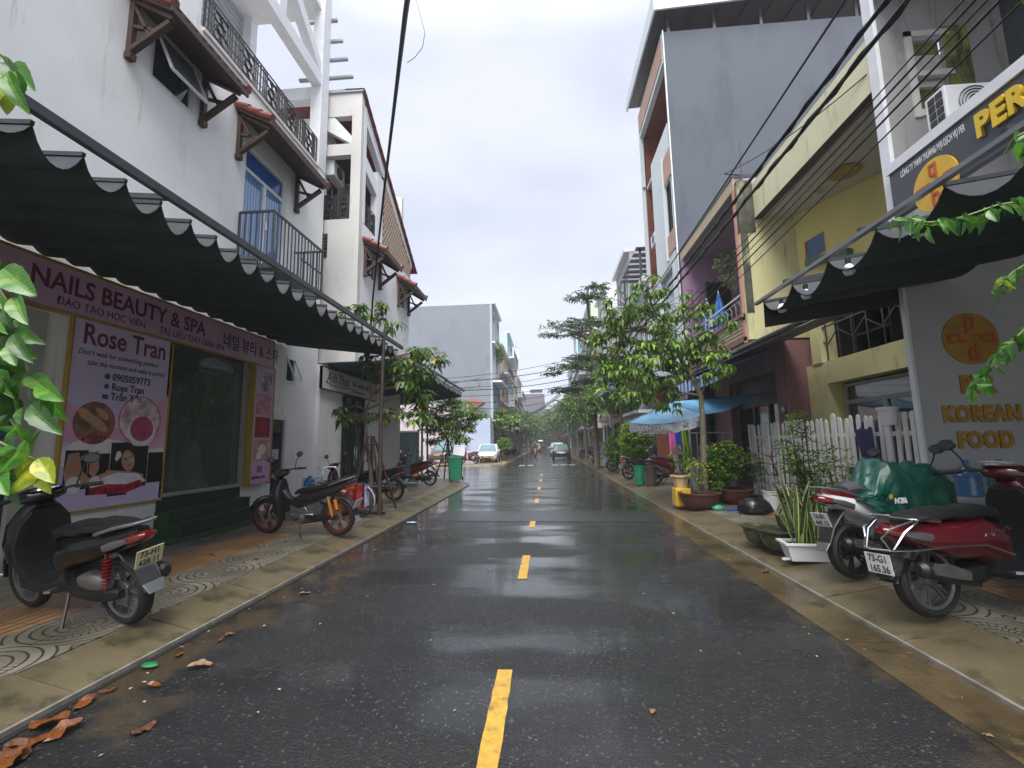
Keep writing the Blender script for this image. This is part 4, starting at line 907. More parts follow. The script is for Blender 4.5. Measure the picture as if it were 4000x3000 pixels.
def diag(u, v, off=0.):      # a pixel on the slanting upper wall
    a = Vector((6.12, 10.9)); n_ = Vector((1.52, .69)).normalized(); d_ = _ray(u, v); t_ = ((a.x-off*n_.x)*n_.x+(a.y-off*n_.y)*n_.y)/(d_.x*n_.x+d_.y*n_.y); return Vector((d_.x*t_, d_.y*t_, CAM_H+d_.z*t_))
g = MB(); g.prism([(6.12, 10.9), (7.9, 6.98), (8.1, 6.98), (6.32, 10.9)], 4.5, 6.955, 'Z'); pY('slanting_wall', g, m_yel2)
wq = [diag(3146, 946, .012), diag(3217, 902, .012), diag(3224, 978, .012), diag(3152, 1027, .012)]
g = MB(); g.quad(*wq); pY('blue_pane', g, mat('blue_window_film', (.05, .11, .26), .2, .15, 3, coat=.4))
g = MB(); g.bar(wq[3], wq[3].lerp(wq[2], .6), .05); g.bar(wq[3], wq[0], .03); pY('orange_sill', g, m_orange)
g = MB(); p1_, p2_ = diag(3165, 1030, .02), diag(3330, 985, .02); g.bar(p1_, p2_, .35, .16); pY('window_ledge', g, mat('green_grey_ledge', (.10, .15, .12), .6))
g = MB(); wall(g, 'X', 6.05, .148, 6.84, 10.9, 0, 3.24, holes=[(7.0, 10.2, .0, 2.76)]); pY('porch_beam', g, m_yel1)
g = MB(); g.box(6.02, 6.36, 10.25, 10.6, 3.24, 4.3); pY('pier', g, m_yel1)
g = MB(); g.box(6.2, 10, 7.02, 10.88, 4.35, 4.5); g.box(6.4, 10, 7.02, 10.88, 3.0, 3.2); pY('floor_slab', g, m_ceil)
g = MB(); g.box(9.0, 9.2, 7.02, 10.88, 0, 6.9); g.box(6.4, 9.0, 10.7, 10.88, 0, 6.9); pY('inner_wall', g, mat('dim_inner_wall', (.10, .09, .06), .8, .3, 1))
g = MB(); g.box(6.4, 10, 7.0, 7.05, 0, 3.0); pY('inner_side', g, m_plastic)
f = MB(); wall(f, 'X', 6.3, .06, 7.1, 10.1, .13, 2.72, holes=[(7.2, 7.9, .3, 2.3), (8.0, 8.9, .3, 2.3), (9.0, 10.0, .3, 2.3), (7.2, 10.0, 2.38, 2.66)]); f = pY('door_frame', f, mat('grey_door_frame', (.28, .29, .27), .5))
g = MB(); g.box(6.335, 6.345, 7.15, 10.05, .2, 2.7); pY('pane', g, m_glass, f)
g = MB()
for k in range(8): g.bar((6.1, 7.2+k*.42, 3.25), (6.1, 7.2+k*.42, 4.2), .022)
g.bar((6.1, 7.05, 4.0), (6.1, 10.3, 4.0), .03)
for k in range(4): g.bar((6.1, 7.3+k*.8, 3.9), (6.1, 7.7+k*.8, 3.6), .02); g.bar((6.1, 7.7+k*.8, 3.6), (6.1, 8.1+k*.8, 3.85), .02)
pY('window_grille', g, m_steel)['kind'] = 'stuff'
g = MB(); g.lathe([(0, 0), (.26, 0), (.30, .03), (.27, .06), (0, .07)], 26, c=(6.15, 9.05, 6.90)); pY('ceiling_lamp', g, mat('ochre_lamp_ring', (.35, .23, .05), .4), smooth=35)
# clutter on the open floor
for n_, lb, (x_, y_), (dx_, dy_, dz_), m_, ct in (('storage_box', 'white storage cabinet behind the first floor grille of the yellow house', (6.6, 7.9), (.3, .35, .85), m_whitepl, 'cabinet'),
        ('shelf_unit', 'dark shelf unit with clutter behind the yellow house grille', (6.7, 9.2), (.3, .5, .95), m_plastic, 'shelf'), ('folded_chair', 'white plastic chairs stacked behind the yellow house grille', (6.5, 7.35), (.22, .22, .6), m_whitepl, 'chair')):
    t = thing(n_, lb, ct, (x_, y_, 3.24))
    g = MB(); g.box(-dx_, dx_, -dy_, dy_, .04, .08); g.box(-dx_, dx_, -dy_, -dy_+.03, .08, dz_); g.box(-dx_, dx_, dy_-.03, dy_, .08, dz_); g.box(-dx_, dx_, -dy_, dy_, dz_-.03, dz_); g.box(dx_-.03, dx_, -dy_, dy_, .08, dz_); g.build('case', m_, t, smooth=0)
    g = MB(); g.box(-dx_+.02, dx_-.03, -dy_+.03, dy_-.03, dz_*.45, dz_*.5); g.build('shelf', m_, t, smooth=0)
    g = MB(); g.box(-dx_, -dx_+.05, -dy_, -dy_+.05, 0, .05); g.box(dx_-.05, dx_, dy_-.05, dy_, 0, .05); g.build('foot', m_plastic, t, smooth=0)['kind'] = 'stuff'
# stained party wall between yellow house and pink house
pw = thing('party_wall', 'black stained yellow party wall end standing between the yellow and the pink house', 'wall', (5.2, 11, .13))
pP = mk((pw, (5.2, 11)))
m_mould = mat('yellow_render_black_mould', (.47, .44, .24), .8, .08, 1.1, .25, 40, stain=(.06, .06, .045), sthr=.44, sscale=(1.2, 1.2, .35), stain2=(.18, .17, .12))
g = MB(); g.box(4.83, 12, 10.9, 11.02, 3.95, 7.9) if False else (g.box(5.21, 12, 10.9, 11.02, 3.95, 7.9), g.box(4.83, 5.21, 10.9, 11.02, 3.95, 6.6)); pP('wall_face', g, mat('yellow_render_party', (.60, .56, .30), .8, .06, 1, .2, 50, stain=(.33, .32, .22), sthr=.55, stain2=(.30, .28, .18)))
g = MB(); g.box(4.83, 5.19, 10.88, 11.02, 6.6, 7.95); g.box(4.83, 5.0, 10.885, 10.9, 4.6, 6.6); pP('mould_face', g, mat('mould_black', (.07, .07, .05), .85, .5, 5, .4, 40, stain=(.38, .36, .2), sthr=.56, sscale=(1.5, 1.5, .5)))
g = MB(); g.tube([(5.0, 10.95, 7.9), (5.02, 10.95, 9.1)], .018, 6); g.tube([(4.95, 10.95, 7.9), (4.95, 10.95, 8.15), (4.6, 10.95, 8.2)], .02, 6); pP('rooftop_pipe', g, m_steel)['kind'] = 'stuff'

# ---------------- pink house
hp = thing('pink_house', 'narrow pink house with cream boarded balcony, purple walls and dark ground floor', 'house', (4.8, 13, .13))
pK = mk((hp, (4.8, 13)))
m_cream = mat('cream_boards', (.52, .42, .27), .6, .06, 2, stain=(.36, .29, .19), sthr=.6)
m_purple = mat('purple_render', (.36, .22, .34), .75, .12, 1, stain=(.2, .12, .2), sthr=.6)
m_pinkr = mat('dusty_pink_render', (.24, .12, .12), .75, .1, 1.1, stain=(.2, .09, .09), sthr=.58)
for k in range(5):
    g = MB(); g.box(4.8-.02*k*0, 4.85, 11.02, 15.55, 7.8+k*.062, 7.855+k*.062); pK('fascia_board', g, m_cream)
g = MB(); g.box(4.78, 10, 11.02, 15.6, 8.11, 8.2); pK('roof_edge', g, m_steel)
g = MB(); g.box(4.85, 10, 11.03, 15.55, 7.8, 8.1); pK('balcony_ceiling', g, mat('grey_ceiling_paint', (.33, .30, .33), .8, .08, 1))
g = MB(); g.lathe([(.22, 0), (.25, .02), (.22, .04)], 22, c=(5.3, 12.0, 7.76)); pK('ceiling_ring', g, m_orange, smooth=35)
g = MB(); g.box(4.80, 4.93, 11.03, 11.13, 3.9, 7.8); pK('corner_pipe', g, mat('salmon_paint', (.5, .22, .18), .5))
g = MB(); wall(g, 'Y', 15.35, .2, 4.8, 10, 4.0, 7.8); pK('purple_wall', g, m_purple)
g = MB(); wall(g, 'X', 6.4, .2, 11.03, 15.35, 4.0, 7.8, holes=[(11.6, 12.6, 4.1, 6.2), (13.2, 15.0, 5.0, 6.9)]); pK('back_wall', g, m_purple)
g = MB(); g.box(6.38, 6.44, 11.55, 12.65, 4.1, 6.2); pK('brown_shutter', g, mat('red_brown_door', (.20, .06, .04), .5, .3, 6))
g = MB(); g.box(6.5, 6.52, 13.2, 15.0, 5.0, 6.9); pK('pane', g, m_glass)
g = MB(); g.box(5.5, 5.58, 15.2, 15.34, 5.6, 6.9); g.box(5.6, 6.3, 15.28, 15.34, 5.5, 6.9); pK('window_recess', g, m_plastic)
g = MB(); g.box(4.80, 10, 11.03, 15.55, 3.95, 4.05); pK('balcony_floor', g, m_pinkr)
for k in range(7):
    g = MB(); g.box(4.80+.015*k, 4.9+.015*k, 11.03, 15.55, 4.53-.085*k-.075, 4.53-.085*k) if k < 6 else g.box(4.9, 4.98, 11.03, 15.55, 3.8, 4.0)
    pK('balcony_board', g, m_cream)
g = MB(); g.box(4.74, 4.92, 11.03, 15.55, 4.53, 4.62); pK('balcony_sill', g, m_pinkr)
g = MB(); g.tube([(4.84, 11.1, 5.12), (4.84, 15.5, 5.12)], .03, 8); g.tube([(4.84, 11.1, 5.0), (4.84, 15.5, 5.0)], .015, 6); pK('handrail', g, m_chrome, smooth=35)
for k in range(16):
    g = MB(); y_ = 11.25+k*.27; g.tube([(4.84, y_, 4.62), (4.84, y_, 4.85), (4.84, y_+.03, 4.95), (4.84, y_+.13, 5.0), (4.84, y_+.2, 4.93), (4.84, y_+.22, 4.8)], .012, 5); pK('baluster', g, m_chrome, smooth=35)
# ground floor
g = MB(); wall(g, 'X', 5.6, .2, 11.0, 15.5, 0, 3.85, holes=[(11.45, 14.3, 0, 3.28)]); pK('ground_front', g, m_pinkr)
g = MB(); wall(g, 'X', 5.85, .05, 11.45, 14.3, .1, 3.28, holes=[(11.6, 12.4, .3, 2.5), (12.5, 13.3, .3, 2.5), (13.4, 14.2, .3, 2.5)]); f = pK('folding_door', g, m_black)
g = MB(); g.box(5.91, 5.92, 11.4, 14.3, .1, 3.28); pK('pane', g, m_glass, f)
g = MB(); g.box(5.58, 5.6, 11.08, 11.3, 2.16, 2.42); pK('number_plate', g, mat('enamel_blue', (.02, .04, .09), .4))
text('24', .15, m_whitepl, hp, FR_R, (.775, -1.73, 2.11), name='house_number', off=.003)
g = MB(); wall(g, 'Y', 10.92, .06, 5.6, 10, 0, 3.9); pK('side_wall', g, m_pinkr)
g = MB(); g.add([(4.35, 8.2, 3.60), (4.35, 15.5, 3.60), (5.62, 15.5, 3.9), (5.62, 8.2, 3.9)], [(0, 1, 2, 3)]); g.add([(4.35, 8.2, 3.57), (4.35, 15.5, 3.57), (5.62, 15.5, 3.87), (5.62, 8.2, 3.87)], [(0, 1, 2, 3)])
cn = tag(g.build('lean_to_canopy', mat('dirty_grey_sheet', (.10, .09, .10), .6, .2, 2), smooth=0), 'low dirty grey lean-to canopy with pipe edge before the pink house', 'canopy')
g = MB(); g.tube([(4.32, 7.4, 3.58), (4.32, 15.5, 3.62)], .035, 8); g.tube([(4.42, 7.4, 3.52), (4.42, 15.5, 3.56)], .02, 8); g.build('pipe_edge', m_alu, cn)['kind'] = 'stuff'
# folded parasol shapes on the balcony
for x_, y_, c_ in ((5.1, 14.2, (.45, .5, .55)), (5.2, 13.5, (.03, .17, .5))):
    t = thing('folded_parasol', '%s parasol folded on the pink house balcony' % ('white and blue' if y_ > 14 else 'bright blue'), 'parasol', (x_, y_, 4.06))
    g = MB(); g.lathe([(.02, 0), (.02, 1.95), (0, 1.97)], 8); g.build('pole', m_chrome, t)
    g = MB(); n = 14; vs = []
    for zz, r_ in ((.55, .22), (.9, .2), (1.4, .13), (1.85, .03)):
        vs += [(r_*(1+.35*(k % 2))*math.cos(2*math.pi*k/n)*.8, r_*(1+.35*(k % 2))*math.sin(2*math.pi*k/n)*.8, zz) for k in range(n)]
    g.add(vs, [(i*n+k, i*n+(k+1) % n, (i+1)*n+(k+1) % n, (i+1)*n+k) for i in range(3) for k in range(n)]); g.mi = [(k % n) % 2 if y_ > 14 else 0 for k in range(3*n)]
    g.build('folded_cover', [mat('parasol_%d' % int(y_*10), c_, .5), m_blue], t, smooth=0)
# striped awning
sa = thing('striped_awning', 'blue and white striped awning valance under the cream balcony', 'awning', (4.2, 13.3, 3.35))
for k in range(22):
    g = MB(); y0_ = -1.95+k*.177; g.add([(1.2, y0_, .35), (0, y0_, 0), (0, y0_, -.30-.02*(k % 3)), (1.2, y0_+.177, .35), (0, y0_+.177, 0), (0, y0_+.177, -.31-.02*((k+1) % 3))], [(0, 1, 4, 3), (1, 2, 5, 4)])
    g.build('stripe', mat('stripe_blue', (.03, .10, .42), .5) if k % 2 else mat('stripe_white', (.5, .55, .6), .5), sa, smooth=0)

# ---------------- tall grey house
ht = thing('tall_grey_house', 'tall house with a blank blue grey side wall, white front and timber look panels', 'house', (4.75, 18, .13))
pT = mk((ht, (4.75, 18)))
m_slate = mat('blue_grey_side_render', (.078, .09, .115), .8, .06, .35, .2, 30, stain=(.062, .072, .095), sthr=.5, sscale=(.5, .5, .16), stain2=(.09, .102, .128))
m_fw = mat('front_white', (.62, .68, .69), .6, .04, 1); m_wp = mat('timber_look_panel', (.42, .24, .15), .5, .15, 3); m_rw = mat('red_timber', (.17, .05, .03), .45, .25, 3)
g = MB(); g.box(4.78, 14, 15.7, 15.9, 0, 16.95); pT('side_wall', g, m_slate)
g = MB(); g.box(4.74, 4.779, 15.66, 15.74, 0, 17.0); pT('corner_trim', g, m_fw)
g = MB(); wall(g, 'X', 4.75, .2, 15.9, 20.4, 4.0, 17.05, holes=[(15.9, 20.2, 13.35, 15.85), (15.92, 16.65, 9.25, 11.2), (18.55, 20.3, 8.2, 13.35), (16.4, 18.2, 4.9, 8.0)]); pT('front_wall', g, m_fw)
g = MB(); g.box(4.72, 4.75, 15.95, 20.15, 16.05, 16.95); pT('timber_panel', g, m_wp)
for z0_, z1_ in ((11.25, 12.3), (8.45, 9.2)):
    g = MB(); g.box(4.72, 4.75, 15.8, 16.65, z0_, z1_); pT('timber_panel', g, m_wp)
g = MB(); g.box(4.66, 4.75, 16.68, 16.82, 8.3, 12.4); pT('window_surround', g, m_fw)
g = MB(); wall(g, 'X', 4.80, .06, 15.92, 16.65, 9.25, 11.2, holes=[(15.97, 16.26, 9.3, 11.15), (16.31, 16.6, 9.3, 11.15)]); f = pT('tall_window', g, m_black)
g = MB(); g.box(4.87, 4.88, 15.92, 16.65, 9.25, 11.2); pT('pane', g, m_glass, f)
g = MB(); g.box(4.90, 4.91, 16.4, 18.2, 4.9, 8.0); pT('pane', g, mat('pale_blue_glass', (.30, .40, .42), .1, .1, 1))
g = MB(); g.box(6.3, 6.4, 15.9, 20.4, 4, 17.0); g.box(4.9, 6.3, 20.2, 20.4, 4, 17); g.box(4.95, 6.3, 15.95, 20.2, 15.86, 16.0); g.box(4.95, 6.3, 18.5, 18.6, 8, 13.3); pT('loggia_lining', g, m_rw)
g = MB(); g.box(4.8, 14, 20.4, 20.55, 0, 17.0); pT('far_side_wall', g, m_rw)
g = MB(); g.box(4.95, 13, 15.9, 20.2, 13.2, 13.34); g.box(4.95, 13, 15.9, 20.2, 8.0, 8.15); g.box(4.95, 13, 15.9, 20.2, 4.0, 4.15); pT('floor_slab', g, m_white2)
g = MB(); g.add([(4.45, 15.35, 17.72), (4.5, 21.1, 18.2), (14, 21.1, 18.7), (14, 15.35, 18.1), (4.45, 15.35, 17.62), (4.5, 21.1, 18.1), (14, 21.1, 18.6), (14, 15.35, 18.0)], [(0, 1, 2, 3), (7, 6, 5, 4), (0, 4, 5, 1), (1, 5, 6, 2), (2, 6, 7, 3), (3, 7, 4, 0)])
pT('roof_sheet', g, mat('dark_purple_sheet', (.06, .045, .055), .5, .2, 2))
g = MB(); g.add([(4.38, 15.28, 17.5), (4.38, 21.15, 17.98), (4.38, 21.15, 18.5), (4.38, 15.28, 18.25), (4.45, 15.28, 17.5), (4.45, 21.15, 17.98), (4.45, 21.15, 18.5), (4.45, 15.28, 18.25)], [(0, 1, 2, 3), (7, 6, 5, 4), (0, 4, 5, 1), (1, 5, 6, 2), (2, 6, 7, 3), (3, 7, 4, 0)]); g.add([(4.45, 15.27, 17.5), (14, 15.27, 17.88), (14, 15.27, 18.7), (4.45, 15.27, 18.25), (4.45, 15.34, 17.5), (14, 15.34, 17.88), (14, 15.34, 18.7), (4.45, 15.34, 18.25)], [(0, 1, 2, 3), (7, 6, 5, 4), (0, 4, 5, 1), (1, 5, 6, 2), (2, 6, 7, 3), (3, 7, 4, 0)]); pT('roof_fascia', g, m_fw)
for k in range(5):
    g = MB(); g.bar((5.0+k*1.7, 15.8, 16.9), (5.0+k*1.7, 15.8, 17.75), .10); pT('roof_post', g, m_steel)
for k in range(9):
    g = MB(); g.bar((5.0+k*.95, 15.4, 17.60+k*.038), (5.0+k*.95, 21, 18.08+k*.038), .06); pT('roof_purlin', g, m_steel)
a = thing('air_conditioner', 'grey outdoor air conditioner on the tall house front in the timber recess', 'air conditioner', (4.9, 18.9, 9.9))
g = MB(); g.box(-.16, .16, -.38, .38, 0, .5); g.build('case', m_whitepl, a, smooth=0, bevel=.02); g = MB(); g.lathe([(.18, -.165), (.16, -.18), (.02, -.18)], 16, c=(0, -.05, .26), axis='X'); g.build('fan_grille', m_steel, a)
g = MB(); wall(g, 'X', 5.4, .2, 15.7, 20.4, 0, 4.0, holes=[(16.2, 19.8, .1, 3.2)]); pT('ground_front', g, m_gr2)
g = MB()
for k in range(26): g.box(5.5, 5.53, 16.2+k*.14, 16.32+k*.14, .1, 3.2)
pT('roller_shutter', g, m_steel)['kind'] = 'stuff'

# ---------------- more houses, one builder
def house(name_label, side, xf, y0, y1, h, wallm, trimm=None, floors=4, wmode=0, cat='house', roof='flat', balc=True, depth=10, side_m=None, kind=None):
    t = thing('town_house', name_label, cat, (xf, (y0+y1)/2, 0)); s = side; hw = (y1-y0)/2; fh = h/floors; trimm = trimm or m_trim
    g = MB(); holes = []; nb = 2
    for k in range(floors):
        for j in range(nb):
            w_ = hw*2/nb; a_ = -hw+w_*j+w_*.16; b_ = -hw+w_*(j+1)-w_*.16
            if k == 0:
                if j == 0: holes.append((-hw+.3, hw-.3, .1, fh*.85))
            else: holes.append((a_, b_, k*fh+fh*.12, k*fh+fh*.80))
    wall(g, 'X', 0, s*.2, -hw, hw, 0, h, holes=holes); g.build('front_wall', wallm, t, smooth=0)
    g = MB(); g.box(s*.2, s*depth, -hw, hw, 0, h-.02); g.build('body', side_m or wallm, t, smooth=0)
    for q in holes:
        g = MB(); wall(g, 'X', s*.08, s*.05, q[0], q[1], q[2], q[3], holes=[(q[0]+.07, (q[0]+q[1])/2-.03, q[2]+.07, q[3]-.07), ((q[0]+q[1])/2+.03, q[1]-.07, q[2]+.07, q[3]-.07)])
        f = g.build('window' if q[2] > .2 else 'shop_front', trimm if q[2] > .2 else m_steel, t, smooth=0)
        g = MB(); g.box(s*.14, s*.15, q[0], q[1], q[2], q[3]); g.build('pane', m_glass, f, smooth=0)
    if balc:
        for k in range(1, floors):
            if (k+wmode) % 2: 
                g = MB(); g.box(-s*.9, 0, -hw+.1, hw-.1, k*fh-.12, k*fh+.02); g.build('balcony_slab', trimm, t, smooth=0)
                g = MB(); g.bar((-s*.87, -hw+.1, k*fh+.95), (-s*.87, hw-.1, k*fh+.95), .05)
                for q in range(int(hw*2/.3)): g.bar((-s*.87, -hw+.15+q*.3, k*fh), (-s*.87, -hw+.15+q*.3, k*fh+.95), .03)
                g.build('balcony_rail', m_steel, t, smooth=0)['kind'] = 'stuff'
            else:
                g = MB(); g.box(-s*.25, 0, -hw, hw, k*fh-.1, k*fh+.05); g.build('cornice', trimm, t, smooth=0)
    g = MB(); g.box(-s*.3, s*.3, -hw-.02, hw+.02, h, h+.25); g.build('parapet', trimm, t, smooth=0)
    if roof == 'frame':
        for k in range(7): g = MB(); g.box(-s*.5, s*4, -hw+k*hw/3.2, -hw+k*hw/3.2+.35, h+1.6, h+1.66); g.build('roof_slat', m_steel, t, smooth=0)
        for a_, b_ in ((-.3, -hw+.2), (-.3, hw-.2), (3, -hw+.2), (3, hw-.2)): g = MB(); g.bar((s*a_, b_, h), (s*a_, b_, h+1.62), .1); g.build('roof_post', m_steel, t, smooth=0)
    return t
def hm(n, c, **k): return mat('render_'+n, c, .75, .07, .8, .1, 30, stain=tuple(x*.7 for x in c), sthr=.58, **k)
house('pale house with a dark slatted steel roof frame beyond the tall grey house', 1, 4.9, 20.7, 25.4, 9.0, hm('paleblue', (.45, .5, .55)), floors=3, roof='frame')
house('grey house half hidden by the umbrella shaped tree on the right', 1, 5.0, 25.5, 30.4, 12.5, hm('grey1', (.38, .4, .44)), wmode=1)
house('cream house behind the right hand trees', 1, 5.0, 30.5, 35.4, 10.5, hm('cream1', (.5, .46, .36)), floors=3)
house('white house with cornices behind the right hand trees', 1, 5.0, 35.5, 41.4, 14., hm('white1', (.55, .56, .58)), wmode=1)
house('dusty orange house behind the layered tree on the right', 1, 5.0, 41.5, 47.4, 12., hm('orange1', (.42, .24, .15)))
house('pale green house with pierced parapet behind the layered tree', 1, 5.0, 47.5, 55.4, 16.5, hm('green1', (.42, .5, .38)), wmode=1, floors=5)
house('white and teal house standing tall behind the layered tree', 1, 4.9, 70, 76.5, 19, hm('teal', (.5, .55, .56)), floors=5, side_m=mat('teal_glass_side', (.02, .28, .26), .3, .1))
house('small grey house far down the right side', 1, 5.0, 56, 69.9, 13.5, hm('grey2', (.36, .38, .42)))
house('far white house at the right end of the street', 1, 4.9, 77, 100, 16, hm('white3', (.5, .53, .58)), wmode=1)
house('farthest pale house on the right side of the street', 1, 4.9, 101, 150, 14, hm('white4', (.45, .48, .55)))
# left side
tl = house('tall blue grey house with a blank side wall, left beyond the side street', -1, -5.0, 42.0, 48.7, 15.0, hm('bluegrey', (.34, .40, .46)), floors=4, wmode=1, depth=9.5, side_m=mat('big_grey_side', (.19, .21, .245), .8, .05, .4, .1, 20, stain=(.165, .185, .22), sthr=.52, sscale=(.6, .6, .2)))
house('tall light blue house with stepped top on the left', -1, -5.0, 59.0, 68.0, 16.3, hm('lightblue', (.36, .52, .56)), floors=5, wmode=1)
house('orange fronted house with red tiles on the left', -1, -5.0, 49.0, 58.9, 12.5, hm('orange2', (.50, .30, .17)), floors=4)
house('cream yellow house with arched windows on the left', -1, -5.0, 68.1, 78, 14.5, hm('cream3', (.52, .44, .26)), floors=4, wmode=1)
house('white house with grey cornices farther left', -1, -5.0, 78.1, 90, 13, hm('white5', (.52, .55, .58)), floors=4)
house('low white house at the far left of the street', -1, -5.0, 90.1, 118, 9, hm('white6', (.5, .53, .58)), floors=3, wmode=1)
t = thing('apartment_block', 'dark grey windowless block with a white top floor at the end of the street', 'building', (-5.8, 150, 0))
g = MB(); g.box(-7.0, 5.2, -2, 10, 0, 17.6); g.build('body', mat('dark_grey_block', (.10, .10, .12), .8, .1, .3), t, smooth=0)
g = MB(); g.box(-1.5, 5.0, -1.1, 9, 17.6, 19.6); g.build('top_floor', hm('white7', (.5, .53, .58)), t, smooth=0)
g = MB(); g.box(.5, 4.6, -1.2, -1.1, 18.1, 19.2); g.build('window', m_glass, t, smooth=0)
t = thing('cell_tower', 'thin lattice mast rising behind the dark grey block', 'mast', (-11.5, 175, 0))
g = MB()
for a_ in range(3): g.bar((.5*math.cos(a_*2.1), .5*math.sin(a_*2.1), 0), (.35*math.cos(a_*2.1), .35*math.sin(a_*2.1), 40), .12)
for k in range(40):
    a_ = k % 3; g.bar((.5*math.cos(a_*2.1), .5*math.sin(a_*2.1), k), (.5*math.cos(a_*2.1+2.1), .5*math.sin(a_*2.1+2.1), k+1), .07)
g.build('lattice', m_alu, t, smooth=0)['kind'] = 'stuff'
for k in range(3):
    g = MB(); g.box(-.9+.8*k, -.6+.8*k, -.5, -.2, 35, 38.5); g.build('antenna', m_whitepl, t, smooth=0)
# low walls left of the tall grey house
g = MB(); g.box(-14, -6.9, 41, 41.3, 0, 5.3); g.box(-30, -14, 41, 41.3, 0, 4.6); tag(g.build('yard_wall', mat('pinkish_wall', (.44, .39, .42), .8, .08, .5, stain=(.3, .27, .27), sthr=.55), smooth=0), 'long pale pink plastered wall behind the parked cars', 'wall')
g = MB(); g.box(-7.7, -5.05, 40.3, 41.9, 0, 3.9); tag(g.build('blue_shed_wall', mat('pale_blue_wall', (.34, .40, .52), .7, .06, .5, stain=(.42, .44, .46), sthr=.6), smooth=0), 'pale blue painted wall block behind the white sedan', 'wall')
g = MB(); g.box(-7.0, -5.9, 40.2, 41.4, 3.9, 4.4); g.add([(-7.0, 40.2, 4.4), (-5.6, 40.2, 5.3), (-5.6, 41.4, 5.3), (-7, 41.4, 5.9), (-7, 41.4, 4.4), (-7, 40.2, 5.5)], [(0, 1, 5), (0, 1, 2, 4), (1, 5, 3, 2)])
tag(g.build('orange_porch', mat('orange_red_wall', (.20, .075, .05), .7, .1), smooth=0), 'small orange red porch roof on top of the pale blue wall', 'porch')
g = MB(); g.add([(-5.0, 42.2, 3.2), (-3.7, 42.2, 2.55), (-3.7, 48, 2.55), (-5.0, 48, 3.2)], [(0, 1, 2, 3)]); g.add([(-5.0, 42.2, 3.15), (-3.7, 42.2, 2.5), (-3.7, 48, 2.5), (-5.0, 48, 3.15)], [(0, 1, 2, 3)])
t = tag(g.build('sheet_awning', mat('green_sheet', (.03, .20, .14), .5), smooth=0), 'green sheet awning before the tall blue grey house', 'awning')
g = MB(); g.add([(-5.0, 44, 3.9), (-2.3, 44.5, 3.25), (-2.2, 47, 3.3), (-5.0, 47, 3.95), (-2.3, 44.5, 2.95), (-2.2, 47, 3.0)], [(0, 1, 2, 3), (1, 4, 5, 2)])
tag(g.build('fabric_awning', mat('royal_blue_fabric', (.01, .07, .42), .5), smooth=0), 'royal blue fabric awning with white print beyond the white sedan', 'awning')
g = MB(); g.add([(-3.4, 43.6, 2.85), (-2.4, 43.6, 2.95), (-2.6, 44.2, 3.05), (-3.2, 44.4, 3.3)], [(0, 1, 2, 3)]); tag(g.build('red_umbrella_cloth', m_red, smooth=0), 'red cloth corner under the royal blue awning', 'cloth')
# ============================================================ VEHICLES
def wheel(par, x, r, w_, rimc, spokes='cast', hubw=.05, tn='tyre'):
    g = MB(); pr = [(r-.055, -w_*.42), (r-.03, -w_*.5), (r-.008, -w_*.33), (r, 0), (r-.008, w_*.33), (r-.03, w_*.5), (r-.055, w_*.42), (r-.06, 0)]
    g.lathe(pr, 28, c=(x, 0, r), axis='Y', close=True); ty = g.build('tyre', m_rubber, par)
    g = MB(); ri = r-.058; g.lathe([(ri, -w_*.36), (ri-.022, -w_*.30), (ri-.026, 0), (ri-.022, w_*.30), (ri, w_*.36), (ri+.006, 0)], 28, c=(x, 0, r), axis='Y', close=True)
    if spokes == 'cast':
        for k in range(6):
            a = k*math.pi/3+.3; 
            for q in (-.13, .13): g.bar((x+.03*math.cos(a), 0, r+.03*math.sin(a)), (x+(ri-.015)*math.cos(a+q), 0, r+(ri-.015)*math.sin(a+q)), .022, .014)
    else:
        for k in range(18):
            a = k*math.pi/9; g.bar((x+.02*math.cos(a+.5), .02*(-1)**k, r+.02*math.sin(a+.5)), (x+(ri-.01)*math.cos(a), 0, r+(ri-.01)*math.sin(a)), .004)
    g.lathe([(0, -hubw), (.04, -hubw), (.05, -hubw*.6), (.05, hubw*.6), (.04, hubw), (0, hubw)], 12, c=(x, 0, r), axis='Y')
    o = g.build('rim', rimc, par)
    g = MB(); g.lathe([(.10, .045), (.10, .05), (.05, .05), (.05, .045)], 20, c=(x, 0, r), axis='Y', close=True); g.build('brake_disc', m_alu, par)
def mirrors(par, hx, hz, glassm=m_chrome):
    for s in (-1, 1):
        g = MB(); g.tube([(hx, s*.20, hz), (hx+.02, s*.26, hz+.12), (hx+.0, s*.31, hz+.21)], .007, 6); st = g.build('mirror_stalk', m_black, par)
        g = MB(); g.lathe([(0, -.012), (.05, -.010), (.058, 0), (.05, .012), (0, .022)], 14, axis='X'); g.v = [(v[0]+hx-.0, v[1]*1.35+s*.33, v[2]*.85+hz+.235) for v in g.v]; g.build('mirror', m_black, par)
        g = MB(); g.lathe([(0, 0), (.046, 0)], 14, axis='X'); g.v = [(v[0]+hx-.014, v[1]*1.35+s*.33, v[2]*.85+hz+.235) for v in g.v]; g.build('mirror_glass', glassm, par)
def bars(par, hx, hz, wd=.33):
    g = MB(); g.tube([(hx-.10, -wd, hz-.0), (hx-.03, -wd*.55, hz+.02), (hx, 0, hz), (hx-.03, wd*.55, hz+.02), (hx-.10, wd, hz)], .012, 8); g.build('handlebar', m_black, par)
    for s in (-1, 1):
        g = MB(); g.tube([(hx-.115, s*(wd+.03), hz), (hx-.06, s*(wd-.10), hz+.012)], .018, 8); g.build('grip', m_rubber, par)
        g = MB(); g.tube([(hx-.02, s*(wd-.12), hz+.0), (hx-.045, s*(wd-.01), hz-.012), (hx-.06, s*(wd+.03), hz-.015)], [.008, .006, .008], 6); g.build('brake_lever', m_alu, par)
